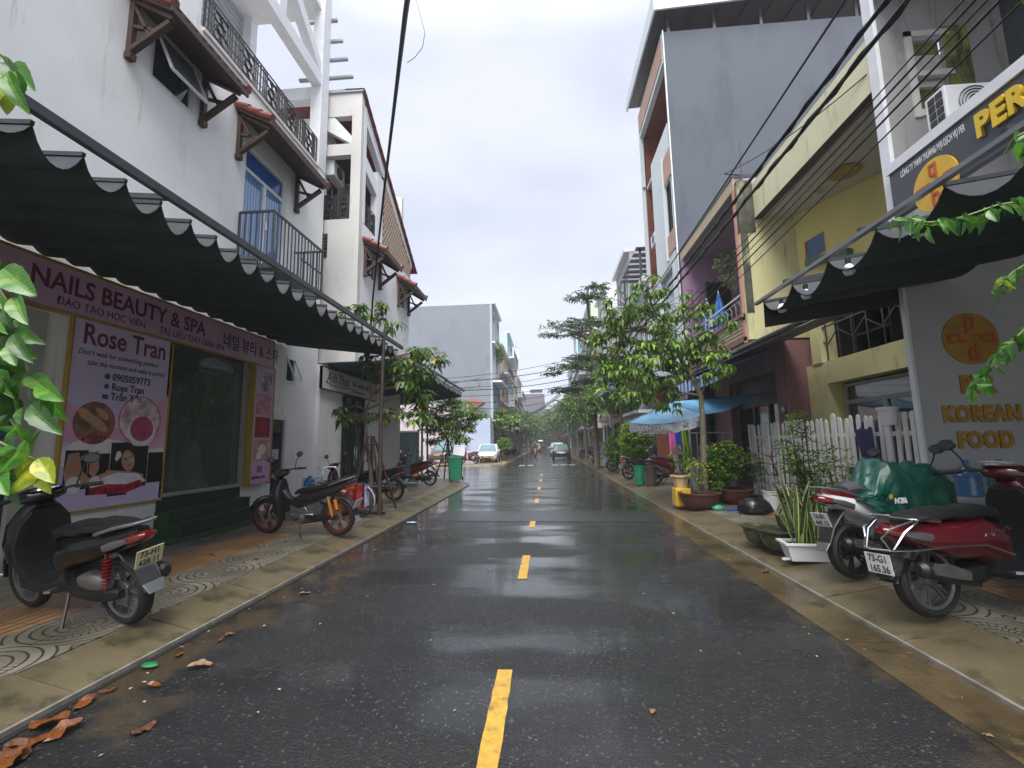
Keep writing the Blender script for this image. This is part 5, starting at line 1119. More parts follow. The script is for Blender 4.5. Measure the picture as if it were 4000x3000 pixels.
def plate(par, l1, l2, x, z, tilt, m=m_plate, w_=.19, h=.14, y=0):
    g = MB(); g.box(-.004, .0, -w_/2, w_/2, -h/2, h/2); M4 = Matrix.Translation((x, y, z)) @ Matrix.Rotation(tilt, 4, 'Y'); g.xf(M4); p = g.build('number_plate', m, par, smooth=0)
    Fb = Matrix(((0, 0, -1), (-1, 0, 0), (0, 1, 0)))     # seen from behind (-X side)
    if l1:
        for s_, dz in ((l1, .012), (l2, -.058)):
            o = text(s_, .068, m_ink, par, Fb, (x, y, z), name='plate_lettering', ext=.0006, off=.001, align='CENTER', wscale=.82); o.data.transform(Matrix.Translation((-.006, 0, dz))); o.data.transform(Matrix.Rotation(tilt, 4, 'Y'))
    return p

def scooter(label, loc, rz, body, side=None, rim=m_alu, pl=None, plm=m_plate, seatm=m_plastic, sc_=1., head=None, grp='motorbikes parked on the pavements', chrome=False, lean=6, steer=0, dash=m_chrome, p_at=(-.86, .52), p_tilt=-.35, fat=1.):
    side = side or body; t = thing('scooter', label, 'motorbike', loc, rz, grp); t.scale = (sc_,)*3; t.rotation_euler = (R(-lean), 0, rz)
    fx, rx, r = .62, -.63, .265
    wheel(t, fx, r, .09, rim); wheel(t, rx, r, .11, rim)
    g = MB(); g.loft([(fx+.27*math.cos(a), 0, r+.02+.285*math.sin(a)-.0, .065, .012) for a in [R(q) for q in range(-5, 160, 15)]], 10, 3); g.build('front_fender', body, t)
    g = MB(); g.tube([(fx, -.06, r), (fx-.13, -.06, .55)], .02, 8); g.tube([(fx, .06, r), (fx-.13, .06, .55)], .02, 8); g.build('fork', m_black, t)['kind'] = 'stuff'
    # front apron: outer shell and inner leg shield
    g = MB(); g.loft([(.50, 0, .34, .10, .05), (.52, 0, .45, .17, .08), (.49, 0, .60, .20, .10), (.43, 0, .76, .19, .09), (.37, 0, .88, .13, .07), (.34, 0, .94, .07, .05)], 16, 3); g.build('front_apron', body, t)
    g = MB(); g.loft([(.36, 0, .30, .16, .03), (.41, 0, .45, .19, .035), (.385, 0, .62, .20, .035), (.33, 0, .78, .17, .035), (.29, 0, .88, .10, .03)], 14, 4); g.build('leg_shield', seatm if head is None else m_plastic, t)
    g = MB(); g.loft([(.42, 0, .29, .16, .05), (.22, 0, .27, .165, .045), (0, 0, .29, .16, .06), (-.16, 0, .36, .14, .10)], 14, 4); g.build('floorboard', m_plastic, t)
    g = MB(); g.loft([(.44, 0, .97, .05, .03), (.40, 0, .98, .13, .06), (.33, 0, .995, .17, .065), (.25, 0, 1.0, .11, .045), (.21, 0, 1.0, .04, .02)], 14, 2.6); g.build('handlebar_cowl', body, t)
    g = MB(); g.lathe([(0, .0), (.075, 0), (.085, -.012), (.06, .008), (0, .01)], 18); g.v = [(v[0]*.8*1.0+.27-.25*v[2], v[1]*1.35, v[2]+1.052-.35*v[0]*.3) for v in g.v]; g.build('dashboard', dash, t)
    g = MB(); g.loft([(.50, 0, .93, .03, .02), (.47, 0, .95, .09, .05), (.42, 0, .96, .10, .05)], 12, 2.5); g.build('headlight', m_clear, t)
    for s in (-1, 1): g = MB(); g.loft([(.535, s*.10, .60, .04, .012), (.50, s*.13, .70, .035, .012)], 8, 2.5); g.build('turn_signal', m_orange, t)
    bars(t, .30, 1.0); mirrors(t, .27, 1.0)
    # rear body
    g = MB(); g.loft([(x_, 0, z_-.04*(fat-1)*4*min(1, h_/.1), w_*(1+.2*(fat-1)), h_*fat) for x_, _, z_, w_, h_ in [(.0, 0, .40, .12, .08), (-.05, 0, .52, .15, .14), (-.22, 0, .60, .165, .13), (-.45, 0, .66, .17, .105), (-.68, 0, .735, .145, .075), (-.84, 0, .80, .085, .042), (-.90, 0, .825, .04, .02)]], 18, 3.2); g.build('rear_body', side, t)
    g = MB(); g.loft([(.05, 0, .62, .08, .03), (.0, 0, .70, .115, .055), (-.14, 0, .745, .13, .05), (-.32, 0, .765, .14, .045), (-.40, 0, .80, .14, .045), (-.62, 0, .83, .12, .04), (-.76, 0, .855, .08, .03), (-.80, 0, .86, .05, .015)], 16, 3); g.build('seat', seatm, t)
    g = MB(); g.tube([(-.60, -.15, .80), (-.78, -.13, .865), (-.93, -.07, .89), (-.95, 0, .89), (-.93, .07, .89), (-.78, .13, .865), (-.60, .15, .80)], .014, 8); g.build('grab_rail', m_chrome if chrome else m_alu, t)
    g = MB(); g.loft([(-.80, 0, .755, .105, .035), (-.87, 0, .765, .095, .04), (-.93, 0, .785, .06, .03), (-.955, 0, .79, .03, .015)], 12, 3); g.build('tail_light', m_redlens, t)
    for s in (-1, 1): g = MB(); g.loft([(-.66, s*.135, .70, .018, .03), (-.76, s*.125, .735, .026, .032), (-.86, s*.10, .765, .015, .02)], 8, 2.5); g.build('rear_turn_signal', m_smoke, t)
    g = MB(); g.loft([(-.72, 0, .66, .09, .012), (-.80, 0, .58, .085, .012), (-.87, 0, .50, .08, .012), (-.93, 0, .38, .075, .008), (-.96, 0, .33, .07, .008)], 10, 4); g.build('mudguard', m_plastic, t)
    g = MB(); g.loft([(-.95, 0, .36, .078, .010), (-.99, 0, .29, .06, .008)], 10, 4); g.build('mud_flap', m_alu if not chrome else m_plastic, t)
    if pl is not None: plate(t, pl[0], pl[1], p_at[0]-.035, p_at[1]+.03, p_tilt, plm)
    g = MB(); g.loft([(-.02, -.0, .32, .10, .06), (-.2, .03, .28, .11, .08), (-.42, .06, .265, .08, .07), (-.62, .07, .27, .06, .055), (-.70, .07, .27, .03, .03)], 12, 3); g.build('engine_case', m_plastic, t)
    g = MB(); g.loft([(-.32, .10, .37, .05, .04), (-.42, .11, .38, .06, .07), (-.56, .11, .37, .05, .065), (-.64, .11, .36, .03, .04)], 12, 3); g.build('air_box', m_alu if not chrome else m_plastic, t)
    g = MB(); g.tube([(-.30, -.10, .22), (-.45, -.13, .26), (-.55, -.14, .30), (-.72, -.15, .345), (-.84, -.155, .365), (-.87, -.155, .37)], [.02, .035, .055, .06, .055, .03], 12); g.build('exhaust', m_plastic, t)
    g = MB(); g.loft([(-.50, -.205, .31, .008, .03), (-.68, -.212, .355, .008, .045), (-.80, -.212, .375, .008, .035)], 8, 4); g.build('heat_shield', m_alu, t)
    g = MB(); g.tube([(-.60, .12, .30), (-.66, .12, .60)], .012, 6); 
    for k in range(9): z_ = .34+k*.026; g.lathe([(.026, -.007), (.036, 0), (.026, .007)], 8, c=(-.61-.0022*k*6/2, .12, z_))
    g.build('shock_absorber', m_redlens if side is m_blackgloss else m_black, t)['kind'] = 'stuff'
    g = MB(); g.tube([(-.12, .10, .26), (-.22, .20, .10), (-.28, .26, .012), (-.34, .27, .01)], .012, 6); g.build('side_stand', m_black, t)
    for s in (-1, 1): g = MB(); g.bar((-.08, s*.16, .30), (-.12, s*.24, .31), .045, .02); g.build('foot_peg', m_alu, t, smooth=0)
    return t

def moped(label, loc, rz, body, accent=m_plastic, rim=m_alu, pl=None, plm=m_plate, spokes='wire', sc_=1., goldshock=False, grp='motorbikes parked on the pavements', lean=6):
    t = thing('moped', label, 'motorbike', loc, rz, grp); t.scale = (sc_,)*3; t.rotation_euler = (R(-lean), 0, rz)
    fx, rx, r = .63, -.62, .285
    wheel(t, fx, r, .065, rim, spokes); wheel(t, rx, r, .075, rim, spokes)
    g = MB(); g.loft([(fx+.30*math.cos(a), 0, r+.015+.30*math.sin(a), .05, .010) for a in [R(q) for q in range(15, 175, 15)]], 10, 3); g.build('front_fender', body, t)
    g = MB(); g.tube([(fx, -.055, r), (fx-.12, -.055, .56), (fx-.22, -.05, .80)], .017, 8); g.tube([(fx, .055, r), (fx-.12, .055, .56), (fx-.22, .05, .80)], .017, 8); g.build('fork', m_black, t)['kind'] = 'stuff'
    g = MB(); g.loft([(.30, 0, .22, .09, .04), (.36, 0, .36, .15, .07), (.36, 0, .52, .17, .085), (.39, 0, .68, .15, .09), (.37, 0, .80, .11, .07), (.35, 0, .87, .06, .05)], 16, 2.8); g.build('leg_shield', body, t)
    g = MB(); g.loft([(.36, 0, .70, .06, .05), (.22, 0, .54, .06, .06), (.05, 0, .48, .07, .07), (-.1, 0, .53, .08, .07)], 12, 3); g.build('frame_spine', accent, t)
    g = MB(); g.loft([(.46, 0, .91, .04, .03), (.41, 0, .94, .11, .07), (.34, 0, .965, .14, .065), (.27, 0, .965, .08, .04), (.24, 0, .96, .03, .02)], 14, 2.5); g.build('handlebar_cowl', accent if body is m_red else body, t)
    g = MB(); g.lathe([(0, 0), (.06, 0), (.07, -.01)], 16); g.v = [(v[0]+.29, v[1]*1.2, v[2]+1.02-.25*v[0]) for v in g.v]; g.build('dashboard', m_glass, t)
    g = MB(); g.loft([(.49, 0, .89, .03, .03), (.46, 0, .91, .085, .055), (.41, 0, .93, .09, .055)], 12, 2.5); g.build('headlight', m_clear, t)
    bars(t, .30, .985); mirrors(t, .27, .985)
    g = MB(); g.loft([(.12, 0, .55, .05, .03), (-.05, 0, .56, .10, .10), (-.25, 0, .60, .125, .10), (-.5, 0, .68, .125, .075), (-.72, 0, .76, .09, .05), (-.90, 0, .84, .05, .025), (-.95, 0, .86, .02, .01)], 16, 3); g.build('rear_body', body, t)
    g = MB(); g.loft([(.10, 0, .645, .05, .02), (.02, 0, .68, .09, .04), (-.15, 0, .71, .115, .045), (-.35, 0, .735, .12, .04), (-.45, 0, .77, .12, .045), (-.68, 0, .83, .10, .04), (-.80, 0, .865, .06, .02)], 16, 3); g.build('seat', m_plastic, t)
    g = MB(); g.tube([(-.55, -.12, .79), (-.75, -.11, .86), (-.90, -.06, .90), (-.92, 0, .90), (-.90, .06, .90), (-.75, .11, .86), (-.55, .12, .79)], .012, 8); g.build('grab_rail', m_alu, t)
    g = MB(); g.loft([(-.78, 0, .75, .07, .03), (-.86, 0, .775, .065, .035), (-.92, 0, .80, .04, .02)], 10, 3); g.build('tail_light', m_redlens, t)
    for s in (-1, 1): g = MB(); g.loft([(-.76, s*.10, .70, .02, .02), (-.81, s*.12, .70, .025, .025), (-.85, s*.12, .70, .01, .01)], 8, 2.2); g.build('rear_turn_signal', m_orange, t)
    g = MB(); g.loft([(rx+.32*math.cos(a), 0, r+.01+.32*math.sin(a), .06, .008) for a in [R(q) for q in (75, 95, 115, 135, 150, 162, 175)]], 10, 4); g.build('rear_fender', m_plastic, t)
    g = MB(); g.loft([(-.93, 0, .32, .06, .006), (-.99, 0, .24, .05, .006)], 8, 4); g.build('mud_flap', m_alu, t)
    if pl is not None: plate(t, pl[0], pl[1], -.96, .50, -.45, plm)
    g = MB(); g.loft([(.26, 0, .30, .05, .05), (.14, 0, .28, .08, .07), (.0, 0, .27, .10, .085), (-.14, 0, .28, .09, .08), (-.22, 0, .29, .05, .05)], 12, 3); 
    for k in range(5): g.box(.14+.025*k, .15+.025*k, -.075, .075, .22, .36)
    g.build('engine', m_alu, t)
    g = MB(); g.lathe([(0, .10), (.06, .10), (.065, .085), (.065, -.085), (.06, -.10), (0, -.10)], 16, c=(.0, 0, .26), axis='Y'); g.build('crankcase', m_alu, t)
    g = MB(); g.tube([(.2, -.06, .22), (.1, -.09, .15), (-.15, -.12, .18), (-.35, -.13, .22), (-.55, -.14, .27), (-.84, -.145, .36)], [.014, .015, .018, .03, .042, .04], 10); g.build('exhaust', m_chrome if goldshock is False else m_plastic, t)
    g = MB(); g.bar((-.10, .085, .30), (rx, .085, r+.01), .02, .055); g.bar((-.1, .085, .25), (rx, .085, r-.01), .01, .02); g.build('chain_cover', m_plastic, t, smooth=0)
    for s in (-1, 1):
        a = Vector((rx+.03, s*.105, r+.02)); b = Vector((-.52, s*.105, .62)); g = MB(); g.tube([a, b], .010, 6); 
        for k in range(10):
            c = a.lerp(b, .12+.07*k); g.lathe([(.017, -.007), (.028, 0), (.017, .007)], 8, c=tuple(c))
        sa_ = g.build('shock_absorber', m_gold if goldshock else m_chrome, t)
        if goldshock:
            g = MB(); g.tube([a+Vector((-.08, 0, .12)), a+Vector((-.05, 0, .27))], .026, 10); g.build('reservoir', m_orange, sa_)
    g = MB(); g.tube([(-.02, .09, .2), (-.08, .18, .08), (-.14, .24, .012), (-.19, .25, .01)], .011, 6); g.build('side_stand', m_black, t)
    g = MB(); g.tube([(.02, -.19, .27), (.02, .19, .27)], .014, 6); g.build('foot_bar', m_rubber, t)
    return t

def lower_tail(t, d):
    for o in kids(t):
        if o.name.split('.')[0] in ('rear_body', 'seat', 'grab_rail', 'tail_light', 'rear_turn_signal', 'chrome_guard', 'script_badge', 'red_tail_cover', 'mudguard'):
            for v in o.data.vertices: v.co.z -= d*min(1, max(0, (-v.co.x-.05)/.75))*(1 if v.co.z > .5 else .4)
# near left: black scooter, rear wheel near the kerb, nose towards the wall
PV = .131
sL = scooter('black scooter with yellowed number plate 73-H1 428.11, left foreground', (-4.29, 4.04, PV), R(165), m_blackgloss, pl=('73-H1', '428.11'), plm=m_platey, seatm=m_plastic, sc_=1.10, lean=10, p_at=(-.90, .52))
lower_tail(sL, .07)
mL = moped('black moped with red wheel rims and gold shock springs before the turf steps', (-4.18, 7.66, PV), R(172.5), mat('matt_black_paint', (.012, .013, .015), .3, .15, 5, coat=.2), rim=mat('red_rim', (.11, .016, .010), .35, .3, 9), pl=('', ''), spokes='cast', goldshock=True, sc_=1.08)
m2 = moped('black moped with chrome rims behind the tripod props of the street tree', (-4.78, 12.3, PV), R(171), m_black, pl=('', ''), sc_=1.04)
m2b = copy_tree(m2, 'dark red moped half hidden behind the street tree and bicycle', (-5.0, 11.2, PV), None)
m2b.rotation_euler = (R(-6), 0, R(166))
for c in bpy.data.objects:
    if c.parent == m2b and c.name.split('.')[0] in ('leg_shield', 'handlebar_cowl', 'front_fender'): c.data = c.data.copy(); c.data.materials[0] = m_maroon
m3 = scooter('dark red scooter with an orange bag on its floor beside the frosted gate', (-4.95, 16.6, PV), R(171), m_maroon, pl=('', ''), sc_=1.05)
t = tag(MB().loft([(-.1, 0, .02, .08, .03), (-.02, 0, .07, .13, .08), (.08, 0, .09, .12, .09), (.15, 0, .05, .05, .04)], 12, 2.5).build('shopping_bag', m_orange, loc=(-4.85, 16.5, .44)), 'bright orange bag on the floorboard of the dark red scooter', 'bag')
# right foreground
sR = scooter('dark red scooter with chrome rear guard and plate 73-G1 165.36, nearest on the right', (3.80, 4.36, PV), R(15), m_maroon, pl=('73-G1', '165.36'), sc_=1.14, chrome=True, lean=4, head=1, p_at=(-.975, .36), p_tilt=-.1, fat=1.25)
g = MB()
for s in (-1, 1):
    g.tube([(-.05, s*.19, .42), (-.3, s*.20, .56), (-.62, s*.20, .64), (-.9, s*.15, .66), (-1.0, s*.10, .66), (-1.02, s*.06, .74), (-.98, s*.10, .80), (-.80, s*.14, .86)], .008, 6)
    g.tube([(-.98, s*.1, .66), (-.90, s*.135, .78), (-.78, s*.15, .85), (-.66, s*.15, .83)], .008, 6)
g.tube([(-1.0, -.10, .66), (-1.04, 0, .66), (-1.0, .10, .66)], .008, 6); g.build('chrome_guard', m_chrome, sR)
g = MB(); g.tube([(-.25+.012*k, -.171, .60+.008*math.sin(k*1.9)+.01*math.sin(k*.8)) for k in range(22)], .0035, 5); g.build('script_badge', m_chrome, sR)
g = MB(); g.lathe([(.055, 0), (.082, .004), (.088, .014), (.06, .02)], 22); g.v = [(v[0]*.9+.25-.5*v[2], v[1]*1.35, v[2]+1.06-.3*v[0]*.4) for v in g.v]; g.build('dash_rim', m_whitepl, sR)
lower_tail(sR, .17)
sW = scooter('white and red scooter with plate 76-B1 449.15, draped with the green raincoat', (3.83, 5.44, PV), R(17), m_red, side=m_whitepl, rim=m_plastic, pl=('76-B1', '449.15'), sc_=1.06, lean=4, head=1, p_at=(-.90, .55))
g = MB(); g.loft([(-.40, 0, .745, .172, .035), (-.66, 0, .80, .15, .03), (-.86, 0, .84, .09, .022), (-.92, 0, .85, .04, .01)], 12, 3); g.build('red_tail_cover', m_red, sW)
text('VISION', .075, m_ink, sW, Matrix(((1, 0, 0), (0, 0, -1), (0, 1, 0))), (-.42, -.172, .64), name='badge_lettering', off=.002, shear=.3)
g = MB(); g.loft([(-.50, 0, .86, .09, .03), (-.62, 0, .89, .12, .07), (-.74, 0, .87, .09, .04)], 12, 2.2); tag(g.build('helmet', mat('grey_helmet', (.08, .08, .09), .3, .1, coat=.4), loc=(3.83, 5.44, PV+.05), rz=R(17)), 'dark grey helmet lying on the seat behind the green raincoat', 'helmet')
# raincoat: a cloth draped over seat and handlebar
import bmesh
def drape(name, label, cat, m, cx, cy, rz, ridge, nx=80, ny=56, foldm=.035, seed=3):
    """ridge: list of (x, top z, half width, hem z) along the thing; the cloth falls from the ridge to the hem on both sides"""
    g = MB(); xs = [q[0] for q in ridge]; vs = []
    for i in range(nx+1):
        x = xs[0]+(xs[-1]-xs[0])*i/nx; zt = np.interp(x, xs, [q[1] for q in ridge]); hw = np.interp(x, xs, [q[2] for q in ridge]); zb = np.interp(x, xs, [q[3] for q in ridge])
        for j in range(ny+1):
            v = -1+2*j/ny; a = abs(v); s = math.copysign(1, v)
            drop = max(0, (a-.35)/.65); y = s*hw*(min(a/.5, 1)**.8)*(1+.10*drop); z = zt-(zt-zb)*drop**1.15-.05*min(a/.35, 1)**2
            n_ = mnoise.noise((x*3.2+seed, v*1.3, 0)); n2 = mnoise.noise((x*9+seed+v*2.5, v*2.2, 4)); n3 = abs(mnoise.noise((x*5-v*4, v*1.5+seed, 9)))
            n4 = abs(mnoise.noise((x*11+v*7, v*3+seed, 1)))+abs(mnoise.noise((x*8-v*9, v*5, seed+5)))*.8; y += s*foldm*(1.2*n_+.8*n2+1.1*n4)*(.3+drop); z += .035*n_+.03*n2-.05*n3*(1-drop)-.045*n4*(1-.5*drop)+(.05*mnoise.noise((x*6, seed, 2)) if a > .95 else 0)
            vs.append((x, y, z))
    g.add(vs, [(i*(ny+1)+j, (i+1)*(ny+1)+j, (i+1)*(ny+1)+j+1, i*(ny+1)+j+1) for i in range(nx) for j in range(ny)])
    return tag(g.build(name, m, loc=(cx, cy, PV), rz=rz, smooth=180), label, cat)
rc = drape('raincoat', 'dark green raincoat with small white print draped over the white scooter', 'raincoat', mat('green_wet_nylon', (.004, .065, .043), .30, .2, 4, .3, 24), 3.83, 5.44, R(17),
      [(-.68, .93, .10, .86), (-.5, 1.0, .18, .74), (-.28, 1.28, .20, .62), (-.05, 1.17, .22, .52), (.2, 1.20, .25, .62), (.42, 1.16, .27, .68), (.55, .96, .2, .60)])
t = text('BIDV', .075, m_whitepl, rc, Matrix(((1, 0, 0), (0, -.25, -1), (0, .97, 0))), (-.22, -.262, .84), name='coat_lettering', off=.003)
t.data.transform(Matrix.Rotation(R(180), 4, 'Y'))
g = MB(); g.lathe([(0, 0), (.028, 0)], 10, axis='Y'); o = g.build('coat_logo', mat('coat_logo_yellow', (.5, .4, .05), .4), rc); o.location = (-.42, -.268, .86)
# further right
b1 = moped('black moped behind the green and brown bins, nose to the shops', (3.75, 18.5, PV), R(12), m_black, pl=('', ''), rim=m_plastic, spokes='cast')
b2 = copy_tree(m2, 'black wire wheeled moped behind the pink flowering bush', (3.8, 23.4, PV)); b2.rotation_euler = (R(-6), 0, R(15))
b3 = scooter('maroon scooter nosed towards the shop under the blue coffee umbrella', (4.3, 16.2, PV), R(14), m_maroon, pl=None, sc_=1.1)
def recol(src, label, loc, rz, body):
    c = copy_tree(src, label, loc); c.rotation_euler = (R(-6), 0, rz)
    if body:
        for q in bpy.data.objects:
            if q.parent == c and q.name.split('.')[0] in ('leg_shield', 'front_fender', 'rear_body', 'front_apron', 'handlebar_cowl'): q.data = q.data.copy(); q.data.materials[0] = body
    return c
recol(m2, 'red and silver moped parked just past the leaning sign board', (3.75, 29.3, PV), R(10), m_red)
recol(m2, 'second red moped past the sign board, next to its twin', (3.75, 30.3, PV), R(12), m_maroon)
recol(b1, 'dark moped beside the black sedan, right pavement', (3.7, 41.5, PV), R(8), None)
recol(b1, 'farthest dark moped on the right pavement', (3.7, 44.5, PV), R(8), None)
recol(m3, 'silver and black scooter by the potted bushes on the left', (-4.1, 48.6, PV), R(-25), m_blackgloss)
recol(m3, 'dark scooter behind the silver one on the left pavement', (-4.2, 53.5, PV), R(-20), m_blackgloss)
recol(m3, 'red scooter parked before the white sedan', (-6.0, 34.8, PV), R(150), m_red)
recol(m3, 'small blue scooter parked far down the left pavement', (-4.3, 60.0, PV), R(-15), m_blue)

# bicycle
def bicycle(label, loc, rz):
    t = thing('bicycle', label, 'bicycle', loc, rz); r = .33; fx, rx = .55, -.52
    for x in (fx, rx):
        g = MB(); g.lathe([(r-.02, -.014), (r, 0), (r-.02, .014), (r-.028, 0)], 32, c=(x, 0, r), axis='Y', close=True); g.build('tyre', m_rubber, t)
        g = MB(); g.lathe([(r-.03, -.012), (r-.042, 0), (r-.03, .012)], 32, c=(x, 0, r), axis='Y', close=True)
        for k in range(20):
            a = k*math.pi/10; g.bar((x+.015*math.cos(a+.6), .02*(-1)**k, r+.015*math.sin(a+.6)), (x+(r-.035)*math.cos(a), 0, r+(r-.035)*math.sin(a)), .003)
        g.lathe([(0, -.04), (.02, -.04), (.02, .04), (0, .04)], 8, c=(x, 0, r), axis='Y'); g.build('wheel_rim', m_alu, t)
        g = MB(); g.loft([(x+(r+.02)*math.cos(a), 0, r+(r+.02)*math.sin(a), .025, .004) for a in [R(q) for q in (range(60, 200, 15) if x < 0 else range(20, 150, 15))]], 8, 3); g.build('mudguard', mat('lilac_mudguard', (.42, .42, .55), .35), t)
    g = MB(); hd = (fx-.14, 0, .80); g.tube([(fx-.03*0, .0, r), (fx-.09, 0, .62)], .014, 6); g.tube([(fx-.09, 0, .6), hd], .017, 8); g.tube([(fx-.10, 0, .64), (-.02, 0, .36), (-.08, 0, .30)], .02, 8)
    g.tube([(fx-.12, 0, .72), (-.14, 0, .52)], .014, 6); g.tube([(-.08, 0, .29), (-.2, 0, .74)], .016, 8); g.tube([(-.08, .03, .29), (rx, .03, r)], .01, 6); g.tube([(-.17, .02, .62), (rx, .03, r)], .009, 6); g.build('frame', mat('silver_red_frame', (.40, .40, .42), .3, .1, metal=.5), t)
    g = MB(); g.tube([(fx-.13, 0, .70), (-.05, 0, .42)], .024, 8); g.build('red_tube_sleeve', m_red, t)
    g = MB(); g.tube([hd, (fx-.16, 0, .92), (fx-.10, 0, 1.0)], .012, 6); g.tube([(fx-.28, -.27, 1.02), (fx-.15, -.16, 1.03), (fx-.10, 0, 1.0), (fx-.15, .16, 1.03), (fx-.28, .27, 1.02)], .012, 6); g.build('handlebar', m_chrome, t)
    g = MB(); g.loft([(-.38, 0, .80, .09, .03), (-.28, 0, .80, .09, .035), (-.14, 0, .79, .04, .025), (-.08, 0, .785, .02, .015)], 12, 2.5); g.build('saddle', m_plastic, t)
    g = MB()
    for z_ in (.60, .70, .80): g.tube([(fx+.02, -.14, z_), (fx+.24, -.12, z_), (fx+.24, .12, z_), (fx+.02, .14, z_), (fx+.02, -.14, z_)], .004, 4)
    for k in range(9): g.bar((fx+.02+.028*k, -.14+.002*k, .6), (fx+.02+.028*k, -.14+.002*k, .8), .004); g.bar((fx+.02+.028*k, .14-.002*k, .6), (fx+.02+.028*k, .14-.002*k, .8), .004)
    for k in range(7): g.bar((fx+.24, -.12+.04*k, .6), (fx+.24, -.12+.04*k, .8), .004); g.bar((fx+.02, -.12+.04*k, .6), (fx+.24, -.12+.04*k, .6), .004)
    g.build('basket', m_chrome, t, smooth=0)['kind'] = 'stuff'
    g = MB(); g.box(-.72, -.32, -.06, .06, .68, .70); g.build('rear_rack', m_steel, t, smooth=0)
    g = MB(); g.lathe([(0, .03), (.08, .03), (.085, .04), (.08, .05), (0, .05)], 18, c=(-.08, 0, .29), axis='Y'); g.bar((-.08, .06, .29), (-.02, .06, .13), .015); g.bar((-.08, -.05, .29), (-.14, -.05, .45), .015); g.build('crank', m_steel, t)
    return t
bc = bicycle('silver and red bicycle with wire basket, left pavement beside the moped', (-4.45, 9.5, PV), R(170))
def bag(name, label, m, loc, sx, sy, sz, seed=1, cat='bag'):
    g = MB(); n = 16; rings = []
    for i, (zz, r_) in enumerate(((0, .6), (.1, .95), (.35, 1.0), (.6, .85), (.8, .55), (.92, .25), (1.0, .35))):
        rings += [(sx*r_*math.cos(2*math.pi*k/n)*(1+.3*mnoise.noise((k*.9+seed, i*.9, 0))), sy*r_*math.sin(2*math.pi*k/n)*(1+.3*mnoise.noise((k*.8, i+seed, 3))), sz*zz*(1+.1*mnoise.noise((k, i, seed)))) for k in range(n)]
    g.add(rings, [(i*n+k, i*n+(k+1) % n, (i+1)*n+(k+1) % n, (i+1)*n+k) for i in range(6) for k in range(n)]+[tuple(range(n))[::-1], tuple(6*n+k for k in range(n))])
    return tag(g.build(name, m, loc=loc, smooth=50), label, cat)
bag('plastic_bag', 'crumpled bright blue plastic bag in the bicycle basket', mat('blue_bag', (.01, .16, .42), .25, .2, 6), (-5.14, 9.6, PV+.63), .11, .12, .22, 2)
g = MB(); vs = []; n = 10
for i in range(n+1):
    for j in range(8): vs.append((.02*mnoise.noise((i*.5, j*.7, 1))+.03*math.sin(j*1.7), -.16+.32*j/7+.02*mnoise.noise((i*.6, j, 7)), -.5*i/n))
g.add(vs, [(i*8+j, i*8+j+1, (i+1)*8+j+1, (i+1)*8+j) for i in range(n) for j in range(7)]); g.xf(Matrix.Rotation(R(90), 4, 'Z'))
tag(g.build('red_cloth_bag', m_red, loc=(-3.98, 9.30, PV+.70), smooth=60), 'red cloth bag hanging over the rear wheel of the bicycle', 'bag')
g = MB(); g.add([(v[0]*.9, v[1]*.8, v[2]*.95) for v in vs], [(i*8+j, i*8+j+1, (i+1)*8+j+1, (i+1)*8+j) for i in range(n) for j in range(7)])
tag(g.build('print_bag', mat('violet_white_print', (.40, .38, .60), .4, .5, 16), loc=(-3.80, 9.45, PV+.70), smooth=60), 'violet and white patterned bag hanging behind the bicycle rack', 'bag')

